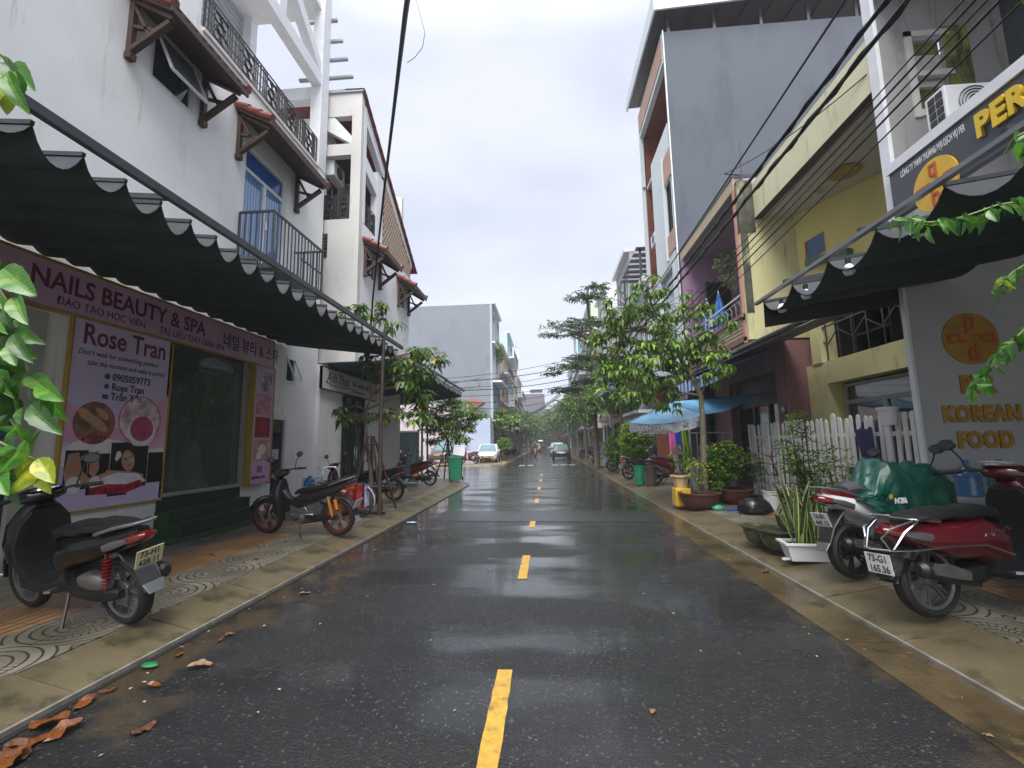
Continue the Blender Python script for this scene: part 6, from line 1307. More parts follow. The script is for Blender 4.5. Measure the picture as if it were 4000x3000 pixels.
# ---------------- cars
def car(label, loc, rz, paint, suv=False, rear=False, plc=m_platey, name='parked_car', L_=4.3, W_=1.74, H_=1.46, cat='car'):
    t = thing(name, label, cat, loc, rz, 'cars along the street'); hl = L_/2; hw = W_/2; zb = .22 if not suv else .30; belt = .86 if not suv else 1.05
    # lower body: stations (x, halfwidth, z bottom, z belt)
    st = [(-hl, hw*.72, .42, belt*.72), (-hl+.06, hw*.86, .30, belt*.88), (-hl+.3, hw*.96, zb, belt*.99), (-hl*.5, hw, zb, belt+.02), (0, hw, zb, belt), (hl*.42, hw, zb, belt-.01), (hl*.62, hw*.98, zb, belt-.04), (hl-.35, hw*.94, zb, belt-.14), (hl-.08, hw*.86, .28, belt-.28), (hl, hw*.70, .38, belt-.40)]
    g = MB(); ring = []
    for x, w_, z0, z1 in st:
        ring += [(x, -w_*.90, z0), (x, -w_, z0+.12), (x, -w_*1.0, (z0+z1)/2), (x, -w_*.96, z1-.06), (x, -w_*.86, z1), (x, 0, z1+.03), (x, w_*.86, z1), (x, w_*.96, z1-.06), (x, w_, (z0+z1)/2), (x, w_, z0+.12), (x, w_*.90, z0)]
    m = 11; g.add(ring, [(i*m+k, i*m+(k+1) % m, (i+1)*m+(k+1) % m, (i+1)*m+k) for i in range(len(st)-1) for k in range(m)]+[tuple(range(m))[::-1], tuple((len(st)-1)*m+k for k in range(m))])
    g.build('body', paint, t, smooth=50)
    # greenhouse
    xr, xf = (-hl+.12 if suv else -hl*.62), hl*.42; tr, tf = (-hl+.38 if suv else -hl*.36), hl*.08
    def gh(x0, x1, x2, x3, w0, w1, z0, z1, mm, nm, par=t):
        g = MB(); g.add([(x0, -w0, z0), (x1, -w1, z1), (x2, -w1, z1), (x3, -w0, z0), (x0, w0, z0), (x1, w1, z1), (x2, w1, z1), (x3, w0, z0)],
                        [(0, 1, 2, 3), (7, 6, 5, 4), (0, 4, 5, 1), (1, 5, 6, 2), (2, 6, 7, 3), (3, 7, 4, 0)]); return g.build(nm, mm, par, smooth=0, bevel=.03)
    gh(xr, tr, tf, xf, hw*.90, hw*.70, belt-.05, H_-.03, mat('car_glass', (.10, .17, .18), .06, .2, 2, spec=.8), 'windows')
    gh(tr-.04, tr+.08, tf-.08, tf+.03, hw*.72, hw*.64, H_-.07, H_+.0, paint, 'roof')
    for s in (-1, 1):
        g = MB(); g.bar((xf+.01, s*hw*.90, belt-.03), (tf, s*hw*.71, H_-.04), .06); g.bar((xr-.01, s*hw*.90, belt-.03), (tr, s*hw*.71, H_-.04), .09); xm = (tr+tf)/2-.1; g.bar((xm, s*hw*.91, belt-.02), (xm-.04, s*hw*.71, H_-.04), .07); g.build('pillar', paint, t, smooth=0)['kind'] = 'stuff'
        g = MB(); g.loft([(xf-.20, s*(hw+.02), belt+.06, .02, .03), (xf-.16, s*(hw+.10), belt+.09, .07, .06), (xf-.10, s*(hw+.10), belt+.09, .05, .05)], 10, 2.5); g.build('wing_mirror', paint, t)
        g = MB(); g.loft([(hl-.30, s*hw*.80, belt-.22, .10, .05), (hl-.12, s*hw*.74, belt-.30, .14, .07), (hl-.03, s*hw*.62, belt-.36, .10, .05)], 10, 2.6); g.build('headlight', m_clear, t)
        g = MB(); g.loft([(-hl+.16, s*hw*.80, belt-.10, .10, .05), (-hl+.03, s*hw*.72, belt-.13, .15, .08), (-hl-.012, s*hw*.66, belt-.14, .10, .06)], 10, 2.8); g.build('tail_light', m_redlens, t)
        for x in (-hl+.78, hl-.82):
            r = .33 if suv else .31; g = MB(); g.lathe([(r-.11, -.10), (r-.03, -.11), (r, -.08), (r, .08), (r-.03, .11), (r-.11, .10)], 22, c=(x, s*(hw-.09), r), axis='Y', close=True); ty = g.build('tyre', m_rubber, t)
            g = MB(); g.lathe([(0, .06), (.05, .08), (r-.12, .075), (r-.10, .10), (r-.10, -.1), (0, -.1)], 18, axis='Y')
            for k in range(5):
                a = k*2*math.pi/5; g.bar((0, .088, 0), ((r-.12)*math.cos(a), .094, (r-.12)*math.sin(a)), .05, .02)
            g.v = [(v[0]+x, s*v[1]+s*(hw-.09), v[2]+r) for v in g.v]; g.build('wheel_rim', m_alu, ty)
            g = MB(); g.lathe([(r+.02, 0), (r+.07, 0)], 22, axis='Y'); g.v = [(v[0]+x, s*(hw+.004), max(v[2]+r, .2)) for v in g.v]; g.build('wheel_arch', m_plastic, t)
    g = MB(); g.loft([(hl-.05, 0, belt-.42, hw*.44, .10), (hl+.012, 0, belt-.42, hw*.40, .08)], 14, 4); g.build('grille', m_black, t)
    g = MB(); g.box(hl-.06, hl+.018, -hw*.46, hw*.46, belt-.335, belt-.32); g.box(hl-.02, hl+.02, -.045, .045, belt-.345, belt-.305); g.build('badge_bar', m_chrome, t)
    g = MB(); g.box(hl-.05, hl+.01, -hw*.6, hw*.6, .25, .33); g.build('front_intake', m_black, t)
    g = MB(); g.box(hl+.018, hl+.03, -.25, .25, belt-.46, belt-.35); g.build('front_plate', mat('orange_plate', (.6, .28, .02), .4), t, smooth=0)
    g = MB(); g.box(-hl-.02, -hl-.005, -.25, .25, belt-.26, belt-.13); g.build('rear_plate', m_plate, t, smooth=0)
    g = MB(); g.box(-hl-.03, -hl+.02, -.42, .42, belt-.09, belt-.06); g.build('boot_strip', m_chrome, t, smooth=0)
    g = MB(); g.box(-hl-.02, -hl+.3, -hw*.8, hw*.8, .26, .34); g.build('rear_bumper_lip', m_plastic, t, smooth=0)
    return t
wp = mat('white_car_paint', (.62, .63, .65), .22, .03, coat=.7); bp_ = mat('black_car_paint', (.014, .014, .02), .16, .1, coat=.8); sp_ = mat('silver_car_paint', (.30, .31, .32), .25, .08, metal=.4, coat=.5)
dg = mat('dark_grey_car_paint', (.045, .045, .055), .2, .08, coat=.7)
car('white sedan with orange plate facing the camera beside the blue awning', (-4.95, 38.1, .13), R(-88), wp)
car('dark grey people carrier facing the camera behind the small street tree', (-8.7, 38.6, .13), R(-97), dg, suv=True, H_=1.74, W_=1.76)
car('silver sedan seen from its side behind the frosted gate', (-12.2, 38.6, .13), R(-50), sp_)
car('black sedan driving away down the right lane, red tail lights', (1.3, 45.6, 0), R(90), bp_, name='moving_car')
car('white hatchback close ahead of the black sedan', (1.15, 57.5, 0), R(90), wp, suv=True, H_=1.62, name='moving_car')
car('orange red hatchback coming towards the camera on the left lane', (-2.0, 79, 0), R(-90), mat('orange_red_paint', (.45, .06, .03), .2, .05, coat=.7), suv=True, H_=1.55, name='moving_car')
car('small white car far away in the right lane', (.6, 150, 0), R(90), wp, name='moving_car')

# ---------------- people
def skin_body(name, verts, edges, radii, m, parent, sub=1):
    me = bpy.data.meshes.new(name); me.from_pydata(verts, edges, []); o = bpy.data.objects.new(name, me); col.objects.link(o)
    o.modifiers.new('skin', 'SKIN'); 
    for v, r_ in zip(me.skin_vertices[0].data, radii): v.radius = (r_, r_)
    me.skin_vertices[0].data[0].use_root = True
    o.modifiers.new('sub', 'SUBSURF').levels = sub; o.modifiers['sub'].render_levels = sub
    dg_ = bpy.context.evaluated_depsgraph_get(); m2_ = bpy.data.meshes.new_from_object(o.evaluated_get(dg_)); bpy.data.objects.remove(o)
    m2_.materials.clear(); m2_.materials.append(m); m2_.shade_smooth(); o = bpy.data.objects.new(name, m2_); col.objects.link(o); setpar(o, parent); return o
m_cloth = mat('dark_green_poncho', (.03, .06, .05), .5, .2); m_sk = mat('skin', (.35, .18, .11), .5)
rd = scooter('dark scooter with pale front ridden towards the camera in the left lane', (-1.45, 52.8, 0), R(-90), m_blackgloss, side=m_blackgloss, grp='vehicles moving on the road', lean=0, pl=None)
pe = thing('person', 'rider in dark green poncho and helmet riding the scooter towards the camera', 'person', (-1.45, 52.8, 0), R(-90))
V = [(-.25, 0, .88), (-.20, 0, 1.15), (-.14, 0, 1.38), (-.12, 0, 1.52), (-.10, 0, 1.62), (-.13, .19, 1.36), (.05, .26, 1.14), (.22, .28, 1.04), (-.13, -.19, 1.36), (.05, -.26, 1.14), (.22, -.28, 1.04),
     (-.2, .11, .86), (.12, .17, .78), (.12, .15, .36), (.22, .15, .33), (-.2, -.11, .86), (.12, -.17, .78), (.12, -.15, .36), (.22, -.15, .33)]
Ed = [(0, 1), (1, 2), (2, 3), (3, 4), (2, 5), (5, 6), (6, 7), (2, 8), (8, 9), (9, 10), (0, 11), (11, 12), (12, 13), (13, 14), (0, 15), (15, 16), (16, 17), (17, 18)]
Ra = [.15, .15, .15, .06, .09, .07, .055, .045, .07, .055, .045, .10, .08, .055, .045, .10, .08, .055, .045]
skin_body('body', V, Ed, Ra, m_cloth, pe, 2)
g = MB(); g.lathe([(0, .13), (.07, .115), (.12, .05), (.135, -.02), (.12, -.08), (0, -.09)], 16, c=(-.10, 0, 1.68)); g.build('helmet', mat('teal_helmet', (.02, .12, .12), .25), pe)
g = MB(); g.loft([(-.02, 0, 1.57, .06, .05), (.0, 0, 1.64, .07, .07), (-.01, 0, 1.70, .06, .04)], 10, 2.3); g.build('face', m_sk, pe)
pe2 = thing('person', 'person with a pale umbrella walking behind the orange red car', 'person', (-1.3, 84, 0), R(-90))
V = [(0, 0, .92), (0, 0, 1.15), (0, 0, 1.38), (0, 0, 1.5), (0, 0, 1.62), (0, .2, 1.36), (.05, .26, 1.1), (.2, .2, 1.2), (0, -.2, 1.36), (0, -.26, 1.1), (.03, -.26, .85), (0, .1, .85), (.05, .1, .48), (.0, .1, .06), (.12, .1, .03), (0, -.1, .85), (-.02, -.1, .48), (-.1, -.1, .06), (.02, -.1, .03)]
Ed = [(0, 1), (1, 2), (2, 3), (3, 4), (2, 5), (5, 6), (6, 7), (2, 8), (8, 9), (9, 10), (0, 11), (11, 12), (12, 13), (13, 14), (0, 15), (15, 16), (16, 17), (17, 18)]
skin_body('body', V, Ed, [.13, .12, .14, .05, .09]+[.06, .05, .04]*2+[.09, .07, .05, .04]*2, mat('dark_clothes', (.03, .03, .05), .7), pe2, 2)
t = thing('umbrella', 'pale open umbrella above the walking person far down the road', 'umbrella', (-1.3, 84, 1.2), 0)
g = MB(); g.tube([(0, 0, 0), (0, 0, .95)], .012, 6); g.build('shaft', m_black, t); g = MB(); g.lathe([(0, .98), (.3, .9), (.55, .72), (.56, .70)], 8); g.build('canopy', m_whitepl, t, smooth=0)
# ============================================================ PLANTS AND SMALL THINGS
nr = np.random.default_rng(5)
def leaves_mesh(name, P, D, Nn, Ls, Ws, m, parent, kind=None, droop=.25, fold=.25):
    """every leaf a folded, bent blade of its own: 6 vertices, 4 triangles"""
    P = np.asarray(P); D = np.asarray(D); Nn = np.asarray(Nn); Ls = np.asarray(Ls)[:, None]; Ws = np.asarray(Ws)[:, None]
    D = D/np.linalg.norm(D, axis=1, keepdims=True); S = np.cross(D, Nn); S /= (np.linalg.norm(S, axis=1, keepdims=True)+1e-9); U = np.cross(S, D)
    mid = P+D*Ls*.5; tip = P+D*Ls-np.array([0, 0, 1])*Ls*droop
    Lf = mid+S*Ws*.5+U*Ws*fold; Rt = mid-S*Ws*.5+U*Ws*fold; q = P+D*Ls*.8-np.array([0, 0, 1])*Ls*droop*.45
    V = np.stack([P, Lf, tip, Rt, mid, q], 1).reshape(-1, 3); n = len(P)
    base = (np.arange(n)*6)[:, None, None]; T = np.array([[0, 4, 1], [1, 4, 2], [0, 3, 4], [3, 2, 4]])[None]+base; T = T.reshape(-1, 3)
    me = bpy.data.meshes.new(name); me.vertices.add(len(V)); me.vertices.foreach_set('co', V.ravel().astype(np.float32))
    me.loops.add(len(T)*3); me.loops.foreach_set('vertex_index', T.ravel().astype(np.int32)); me.polygons.add(len(T))
    me.polygons.foreach_set('loop_start', (np.arange(len(T))*3).astype(np.int32)); me.update(calc_edges=True); me.validate()
    me.materials.append(m); o = bpy.data.objects.new(name, me); col.objects.link(o)
    if parent: setpar(o, parent)
    if kind: o['kind'] = kind
    return o
def rosettes(centres, dirs, n, L_, W_, spread=1., drop=.3):
    P, D, N_, Ls, Ws = [], [], [], [], []
    for c, d in zip(centres, dirs):
        a0 = nr.uniform(0, 6.28)
        for k in range(n):
            a = a0+k*6.283/n+nr.uniform(-.3, .3); e_ = nr.uniform(-.5, .45)*spread
            v = np.array([math.cos(a)*math.cos(e_), math.sin(a)*math.cos(e_), math.sin(e_)-drop])+.35*np.array(d)
            l = L_*nr.uniform(.6, 1.25); P.append(np.array(c)+v*.02); D.append(v); N_.append((nr.uniform(-.5, .5), nr.uniform(-.5, .5), 1)); Ls.append(l); Ws.append(W_*nr.uniform(.75, 1.2))
    return P, D, N_, Ls, Ws
def tree(name, label, trunk, tr, clusters, L_, W_, m, cat='tree', nros=6, group=None, barkm=None, drop=.3, layered=False, m2=None, frac2=.0, brr=.018):
    """trunk: points; clusters: (centre, radii, number of twigs)"""
    base = Vector(trunk[0]); t = thing(name, label, cat, base, 0, group); g = MB(); tp = [Vector(p)-base for p in trunk]
    n_ = len(tp); rs = [tr*(1-.72*k/(n_-1)) for k in range(n_)]; g.tube(tp, rs, 8); g.build('trunk', barkm or m_bark, t)
    g = MB(); C, Dv = [], []
    for c, r_, k in clusters:
        c = Vector(c)-base; near = min(tp, key=lambda q: (q-c).length+max(0, q.z-c.z)*2); 
        g.tube([near, near.lerp(c, .5)+Vector((0, 0, .12*(c-near).length)), c], [brr*1.5, brr, brr*.6], 6)
        for _ in range(k):
            v = Vector((rnd.gauss(0, 1), rnd.gauss(0, 1), rnd.gauss(0, 1))).normalized()*rnd.random()**.45
            e_ = c+Vector((v.x*r_[0], v.y*r_[1], v.z*r_[2]*(abs(v.z) if layered else 1)))
            if k <= 60 or rnd.random() < .25: g.tube([c.lerp(near, .2*rnd.random()), c.lerp(e_, .5)+Vector((0, 0, .05)), e_], [brr*.5, brr*.35, brr*.2], 4, caps=False)
            C.append(tuple(e_)); Dv.append(tuple((e_-c).normalized() if (e_-c).length > 1e-3 else (0, 0, 1)))
    g.build('branches', barkm or m_bark, t)['kind'] = 'stuff'
    P, D, N_, Ls, Ws = rosettes(C, Dv, nros, L_, W_, drop=drop)
    if m2 and frac2:
        sel = nr.random(len(P)) < frac2; I = np.where(sel)[0]; J = np.where(~sel)[0]; f = lambda A, I: [A[i] for i in I]
        leaves_mesh('young_leaves', *(f(A, I) for A in (P, D, N_, Ls, Ws)), m2, t, 'stuff'); P, D, N_, Ls, Ws = (f(A, J) for A in (P, D, N_, Ls, Ws))
    leaves_mesh('crown', P, D, N_, Ls, Ws, m, t, 'stuff'); return t
def cl(y, pts, k, dy=.5):     # clusters from photo pixels at distance y: (u, v, radius u px, radius v px)
    out = []
    for u, v, ru, rv in pts:
        yy_ = y+rnd.uniform(-dy, dy); c = onY(u, v, yy_); s = yy_/1770; out.append((tuple(c), (ru*s, min(ru, 260)*s*.8, rv*s), max(4, int(k*ru*rv/2500))))
    return out
# big young street tree on the right
T1y = 10.8
tp = [onY(u, v, T1y) for u, v in ((2752, 1905), (2748, 1760), (2745, 1640), (2738, 1545), (2700, 1470), (2672, 1430), (2650, 1385), (2605, 1310), (2570, 1262), (2545, 1190), (2530, 1120))]
tp[0].z = .13
tree('street_tree', 'leaning young street tree with broad drooping leaves before the pink house', tp, .075,
     cl(T1y, [(2520, 1130, 90, 60), (2440, 1190, 90, 70), (2600, 1200, 110, 60), (2700, 1200, 80, 60), (2400, 1290, 80, 90), (2500, 1290, 110, 80), (2620, 1300, 90, 60), (2420, 1400, 90, 90), (2350, 1330, 50, 70),
              (2540, 1400, 110, 80), (2460, 1480, 80, 70), (2580, 1480, 90, 70), (2700, 1420, 80, 70), (2780, 1400, 80, 70), (2800, 1270, 60, 40), (2730, 1300, 70, 50), (2640, 1390, 60, 60), (2500, 1560, 45, 40), (2620, 1560, 60, 45), (2780, 1470, 50, 40),
              (2740, 1330, 60, 60), (2345, 1430, 45, 60), (2570, 1350, 90, 60)], 8.5), .19, .085, m_leaf, m2=m_leaf_bright, frac2=.3, drop=.75, nros=7)
# layered umbrella tree behind
T2y = 27.
tp = [onY(u, v, T2y) for u, v in ((2330, 1760), (2322, 1600), (2315, 1450), (2310, 1350), (2300, 1240), (2296, 1120))]; tp[0].z = .13
tree('layered_tree', 'tall layered umbrella shaped tree with fine dark leaves behind the young street tree', tp, .16,
     [(c, (r_[0], r_[0]*.8, r_[2]*.55), k) for c, r_, k in cl(T2y, [(2290, 1160, 90, 50), (2330, 1120, 60, 30), (2220, 1270, 120, 35), (2160, 1310, 60, 22), (2330, 1260, 100, 45), (2260, 1300, 100, 25), (2240, 1430, 110, 40), (2300, 1400, 110, 50), (2160, 1460, 50, 20),
      (2230, 1520, 90, 28), (2320, 1490, 90, 50), (2270, 1600, 90, 50), (2360, 1580, 80, 60), (2200, 1530, 50, 20)], 46., dy=1.2)], .24, .10, m_leaf_far, nros=6, drop=.0, layered=True, m2=m_leaf_dark, frac2=.5, brr=.05)
# rows of trees further down both sides
def round_tree(x, y, h, r_, label, m, m2, k=70, L_=.28, fr=.4, zr=.75):
    tr_ = [(x, y, .13), (x+rnd.uniform(-.1, .1), y, h*.35), (x+rnd.uniform(-.2, .2), y, h*.62), (x, y, h*.8)]
    cs = [((x+r_*.55*math.cos(a), y+r_*.55*math.sin(a), h-r_*zr*rnd.uniform(.6, 1.25)), (r_*.55, r_*.55, r_*.4), k//6) for a in [2*math.pi*q/6+rnd.random() for q in range(6)]]+[((x, y, h-r_*.3), (r_*.6, r_*.6, r_*.4), k//5)]
    return tree('street_tree', label, tr_, .11, cs, L_, L_*.5, m, group='trees lining the far street', m2=m2, frac2=fr, drop=.25, brr=.03)
pos_r = [(3.2, 17.5, 5.0, 1.5), (3.4, 21.5, 5.5, 1.9), (3.4, 26.0, 5.0, 2.0), (3.3, 31.5, 5.5, 2.1), (3.1, 37, 6.2, 2.5), (2.9, 44, 6.5, 2.9), (3.0, 52, 7, 3.2), (2.7, 61, 7.5, 3.4), (2.6, 72, 8, 3.8), (2.4, 86, 8.5, 4.2), (2.2, 102, 9.5, 4.6), (1.8, 122, 11, 5.2)]
adjs = ['slim', 'bushy', 'low', 'spreading', 'dense', 'broad', 'dark', 'tall', 'rounded', 'loose', 'pale', 'hazy']
for k, (x, y, h, r_) in enumerate(pos_r[1:], 1):
    round_tree(x, y, h, r_, '%s leafy street tree, number %s along the right pavement past the umbrella' % (adjs[k], ['one', 'two', 'three', 'four', 'five', 'six', 'seven', 'eight', 'nine', 'ten', 'eleven', 'twelve'][k-1]),
               m_leaf_far if k > 3 else m_leaf, m_leaf_bright if k in (1, 3) else m_leaf, k=150 if y < 40 else 130, L_=.2+y*.004, fr=.35)
pos_l = [(-4.3, 43.5, 4.8, 1.7), (-3.9, 50, 5.2, 2.0), (-3.7, 57, 5.4, 2.3), (-3.6, 66, 6.0, 2.7), (-3.5, 77, 6.8, 3.2), (-3.4, 90, 7.6, 3.8), (-3.2, 106, 8.5, 4.4), (-3, 126, 10, 5.0)]
for k, (x, y, h, r_) in enumerate(pos_l):
    round_tree(x, y, h, r_, '%s street tree, number %s along the left pavement past the white sedan' % (adjs[11-k], ['one', 'two', 'three', 'four', 'five', 'six', 'seven', 'eight'][k]), m_leaf_far if k > 1 else m_leaf, m_leaf_bright if k < 2 else m_leaf, k=140, L_=.2+y*.004, fr=.35)
P, D, N_, Ls, Ws = rosettes([(rnd.uniform(-9, 9), rnd.uniform(142, 149), rnd.uniform(.5, 9)*rnd.random()**.3) for _ in range(1500)], [(0, 0, 1)]*1500, 6, 1.0, .5)
tag(leaves_mesh('far_foliage', P, D, N_, Ls, Ws, m_leaf_far, None, 'stuff'), 'hazy mass of trees closing the far end of the street')
# left street trees with tripod stakes
def stakes(label, x, y, h=1.55, r_=.55, n=4, tilt=0, long_=None):
    t = thing('tree_stakes', label, 'stakes', (x, y, .13), rnd.uniform(.2, .6))
    for k in range(n):
        a = 2*math.pi*k/n; g = MB(); g.tube([(r_*math.cos(a), r_*math.sin(a), 0), (.07*math.cos(a), .07*math.sin(a), h+.1)], [.035, .025], 6); g.build('stake', m_wood, t)
    for z_ in (.55, h-.1):
        q = r_*(1-z_/h)+.1; g = MB()
        for k in range(n):
            a = 2*math.pi*k/n; b_ = 2*math.pi*(k+1)/n; g.tube([(q*math.cos(a)*1.15, q*math.sin(a)*1.15, z_), (q*math.cos(b_)*1.15, q*math.sin(b_)*1.15, z_+.02)], .022, 6)
        g.build('crossbars', m_wood, t)['kind'] = 'stuff'
    return t
tp = [onY(u, v, 10.7) for u, v in ((1452, 1985), (1448, 1850), (1434, 1740), (1428, 1650), (1432, 1600), (1448, 1545), (1445, 1470), (1432, 1400))]; tp[0].z = .13
ty_ = tree('street_tree', 'crooked young tree with large drooping leaves before the nail shop', tp, .055,
     cl(10.7, [(1440, 1420, 35, 50), (1560, 1400, 90, 45), (1650, 1370, 70, 30), (1720, 1400, 50, 25), (1600, 1470, 60, 60), (1650, 1450, 50, 40), (1540, 1430, 40, 40), (1640, 1560, 50, 50), (1600, 1520, 30, 50), (1660, 1620, 35, 40), (1540, 1610, 60, 28), (1400, 1620, 60, 25), (1320, 1630, 40, 22), (1340, 1595, 40, 18),
                (1400, 1215, 70, 25), (1470, 1230, 50, 28), (1540, 1265, 35, 22), (1350, 1205, 25, 14), (1500, 1190, 25, 18), (1620, 1620, 50, 25)], 13.0, dy=.35), .22, .10, m_leaf, m2=m_leaf_yel, frac2=.06, drop=.6, nros=6)
stakes('dark wooden stakes tied around the crooked young tree', -4.15, 10.45, 1.6, .62, 5)
g = MB(); g.tube([(0, 0, 0), (-.02, .02, 2), (0, .05, 3.9)], [.05, .045, .04], 8); tag(g.build('timber_post', m_wood, loc=(-3.62, 9.7, .13)), 'tall dark timber post at the kerb beside the staked tree', 'post')
g = MB(); g.tube([(-.7, .0, .04), (.35, .12, .05)], .045, 8); tag(g.build('fallen_log', m_wood, loc=(-3.9, 9.75, .13)), 'thin wet log lying at the foot of the timber post', 'log')
tp = [onY(u, v, 19.5) for u, v in ((1758, 1872), (1752, 1780), (1748, 1700), (1756, 1640), (1765, 1590))]; tp[0].z = .13
tree('street_tree', 'small rounded street tree with bright layered leaves by the green bin', tp, .05,
     cl(19.5, [(1755, 1580, 75, 25), (1700, 1620, 70, 25), (1810, 1610, 60, 25), (1860, 1625, 35, 18), (1730, 1660, 60, 22), (1690, 1680, 50, 18), (1810, 1670, 60, 20), (1760, 1700, 60, 20), (1690, 1720, 40, 14), (1800, 1715, 45, 14), (1760, 1640, 80, 22), (1670, 1645, 30, 18), (1840, 1650, 30, 16)], 90, dy=.35), .19, .085, m_leaf, m2=m_leaf_bright, frac2=.45, drop=.25, nros=6)
stakes('dark wooden stakes around the small rounded tree by the bin', -4.3, 19.5, 1.55, .55, 4)
# palms and shrubs in the gated lot
def palm(label, x, y, h, r_, n=13):
    t = thing('palm', label, 'palm', (x, y, .1)); g = MB(); g.tube([(0, 0, 0), (.05, 0, h)], [.13, .09], 8); g.build('trunk', m_bark, t); P, D, N_, Ls, Ws = [], [], [], [], []
    for k in range(n):
        a = 2.4*k; e_ = rnd.uniform(-.1, .9); 
        for q in range(16):
            s = q/15; px_ = np.array([r_*s*math.cos(a)*math.cos(e_*(1-s*.4)), r_*s*math.sin(a)*math.cos(e_*(1-s*.4)), h+r_*s*math.sin(e_)-.8*r_*s*s])
            for sg_ in (-1, 1): P.append(px_); D.append((math.cos(a)*.5-sg_*math.sin(a), math.sin(a)*.5+sg_*math.cos(a), -.3)); N_.append((0, 0, 1)); Ls.append(.45*r_*(1-s*.6)); Ws.append(.05)
    leaves_mesh('fronds', P, D, N_, Ls, Ws, m_leaf, t, 'stuff'); return t
palm('palm with stiff fan fronds inside the gated lot', -10.0, 27, 3.6, 1.4); palm('dark spreading palm above the small rounded tree', -6.6, 32.5, 4.6, 1.9); palm('small palm behind the black barred gate', -9.3, 24, 1.7, 1.2)
def shrub(name, label, loc, h, r_, n, L_, m, m2=None, cat='plant', nros=6, stem=True, fr=.4, drop=.1, group=None):
    t = thing(name, label, cat, loc, 0, group); C = []
    for _ in range(n):
        v = Vector((rnd.gauss(0, 1), rnd.gauss(0, 1), rnd.gauss(0, 1))).normalized()*rnd.random()**.4; C.append((v.x*r_, v.y*r_, h-r_*.0-(h*.42)+v.z*h*.45))
    if stem:
        g = MB()
        for c in C[::max(1, n//10)]: g.tube([(0, 0, 0), (c[0]*.4, c[1]*.4, c[2]*.6), c], [.014, .01, .005], 5, caps=False)
        g.build('stems', m_bark, t)['kind'] = 'stuff'
    P, D, N_, Ls, Ws = rosettes(C, [(0, 0, .8)]*n, nros, L_, L_*.45, drop=drop)
    if m2:
        I = [i for i in range(len(P)) if rnd.random() < fr]; S_ = set(I); J = [i for i in range(len(P)) if i not in S_]; f = lambda A, I: [A[i] for i in I]
        leaves_mesh('bright_leaves', *(f(A, I) for A in (P, D, N_, Ls, Ws)), m2, t, 'stuff'); P, D, N_, Ls, Ws = (f(A, J) for A in (P, D, N_, Ls, Ws))
    leaves_mesh('leaves', P, D, N_, Ls, Ws, m, t, 'stuff'); return t
def pot(name, label, prof, m, loc, sides=24, cat='pot', soil=None):
    g = MB(); g.lathe(prof, sides); t = tag(g.build(name, m, loc=loc), label, cat)
    zt = prof[-1][1] if soil is None else soil; r_ = max(p[0] for p in prof)*.88
    g = MB(); g.lathe([(0, zt), (r_*.9, zt-.005)], 14); g.build('soil', m_soil, t); return t
def bowl(r_, h, lip=.03): return [(r_*.55, 0), (r_*.72, h*.12), (r_*.92, h*.55), (r_, h*.9), (r_+lip, h*.93), (r_+lip, h), (r_*.93, h), (r_*.88, h*.85)]
m_glaze = mat('dark_green_glaze', (.05, .055, .03), .2, .3, 5, stain=(.10, .05, .03), sthr=.56, sscale=(2, 2, 2))
# snake plant in a white trough
p_ = (3.16, 6.02, .132)
t = thing('trough_planter', 'white rectangular plastic trough holding the snake plant', 'planter', p_, R(-6))
g = MB(); g.add([(x, y, z) for z, a_, b_ in ((0, .24, .10), (.20, .30, .14)) for x, y in ((-a_, -b_), (a_, -b_), (a_, b_), (-a_, b_))], [(0, 1, 2, 3), (0, 4, 5, 1), (1, 5, 6, 2), (2, 6, 7, 3), (3, 7, 4, 0)])
g.build('trough', m_whitepl, t, smooth=0); g = MB(); wall(g, 'Y', 0, .01, 0, 1, 0, 1) if False else None
for a_ in ((-.32, .32, -.16, -.13), (-.32, .32, .13, .16), (-.32, -.29, -.13, .13), (.29, .32, -.13, .13)): g.box(*a_, .19, .215)
g.build('rim', m_whitepl, t, smooth=0); g = MB(); g.quad((-.28, -.12, .18), (.28, -.12, .18), (.28, .12, .18), (-.28, .12, .18)); g.build('soil', m_soil, t)
def blade(par, x, y, z0, h, lean, az_, w_, ms):
    g = MB(); n = 8
    for s in range(n+1):
        u = s/n; ww = w_*(.5+.5*math.sin(min(u*1.6, 1.57)))*(1-u**4); c = Vector((x, y, z0))+Vector((math.cos(az_)*lean*u**1.6, math.sin(az_)*lean*u**1.6, h*u)); sd_ = Vector((-math.sin(az_+.5*u), math.cos(az_+.5*u), 0))
        for q in (-1, -.72, 0, .72, 1): g.v.append(tuple(c+sd_*ww*q*.5+Vector((math.cos(az_), math.sin(az_), 0))*(-.012*(1-abs(q)))))
    for s in range(n):
        for q in range(4): g.f.append((s*5+q, s*5+q+1, (s+1)*5+q+1, (s+1)*5+q)); g.mi.append(1 if q in (0, 3) else 0)
    return g.build('blade_leaf', ms, par, smooth=80)
sp_ = thing('snake_plant', 'tall snake plant with yellow edged sword leaves in the white trough', 'plant', (3.16, 6.02, .31))
msn = [mat('snake_leaf', (.03, .075, .03), .35, .45, 14, stain=(.09, .13, .06), sthr=.5, sscale=(1, 1, 6)), mat('snake_edge', (.38, .40, .08), .4)]
for k in range(24):
    a = rnd.uniform(0, 6.28); blade(sp_, rnd.uniform(-.2, .2), rnd.uniform(-.08, .08), 0, rnd.uniform(.35, .80), rnd.uniform(.03, .30), a, rnd.uniform(.07, .10), msn)
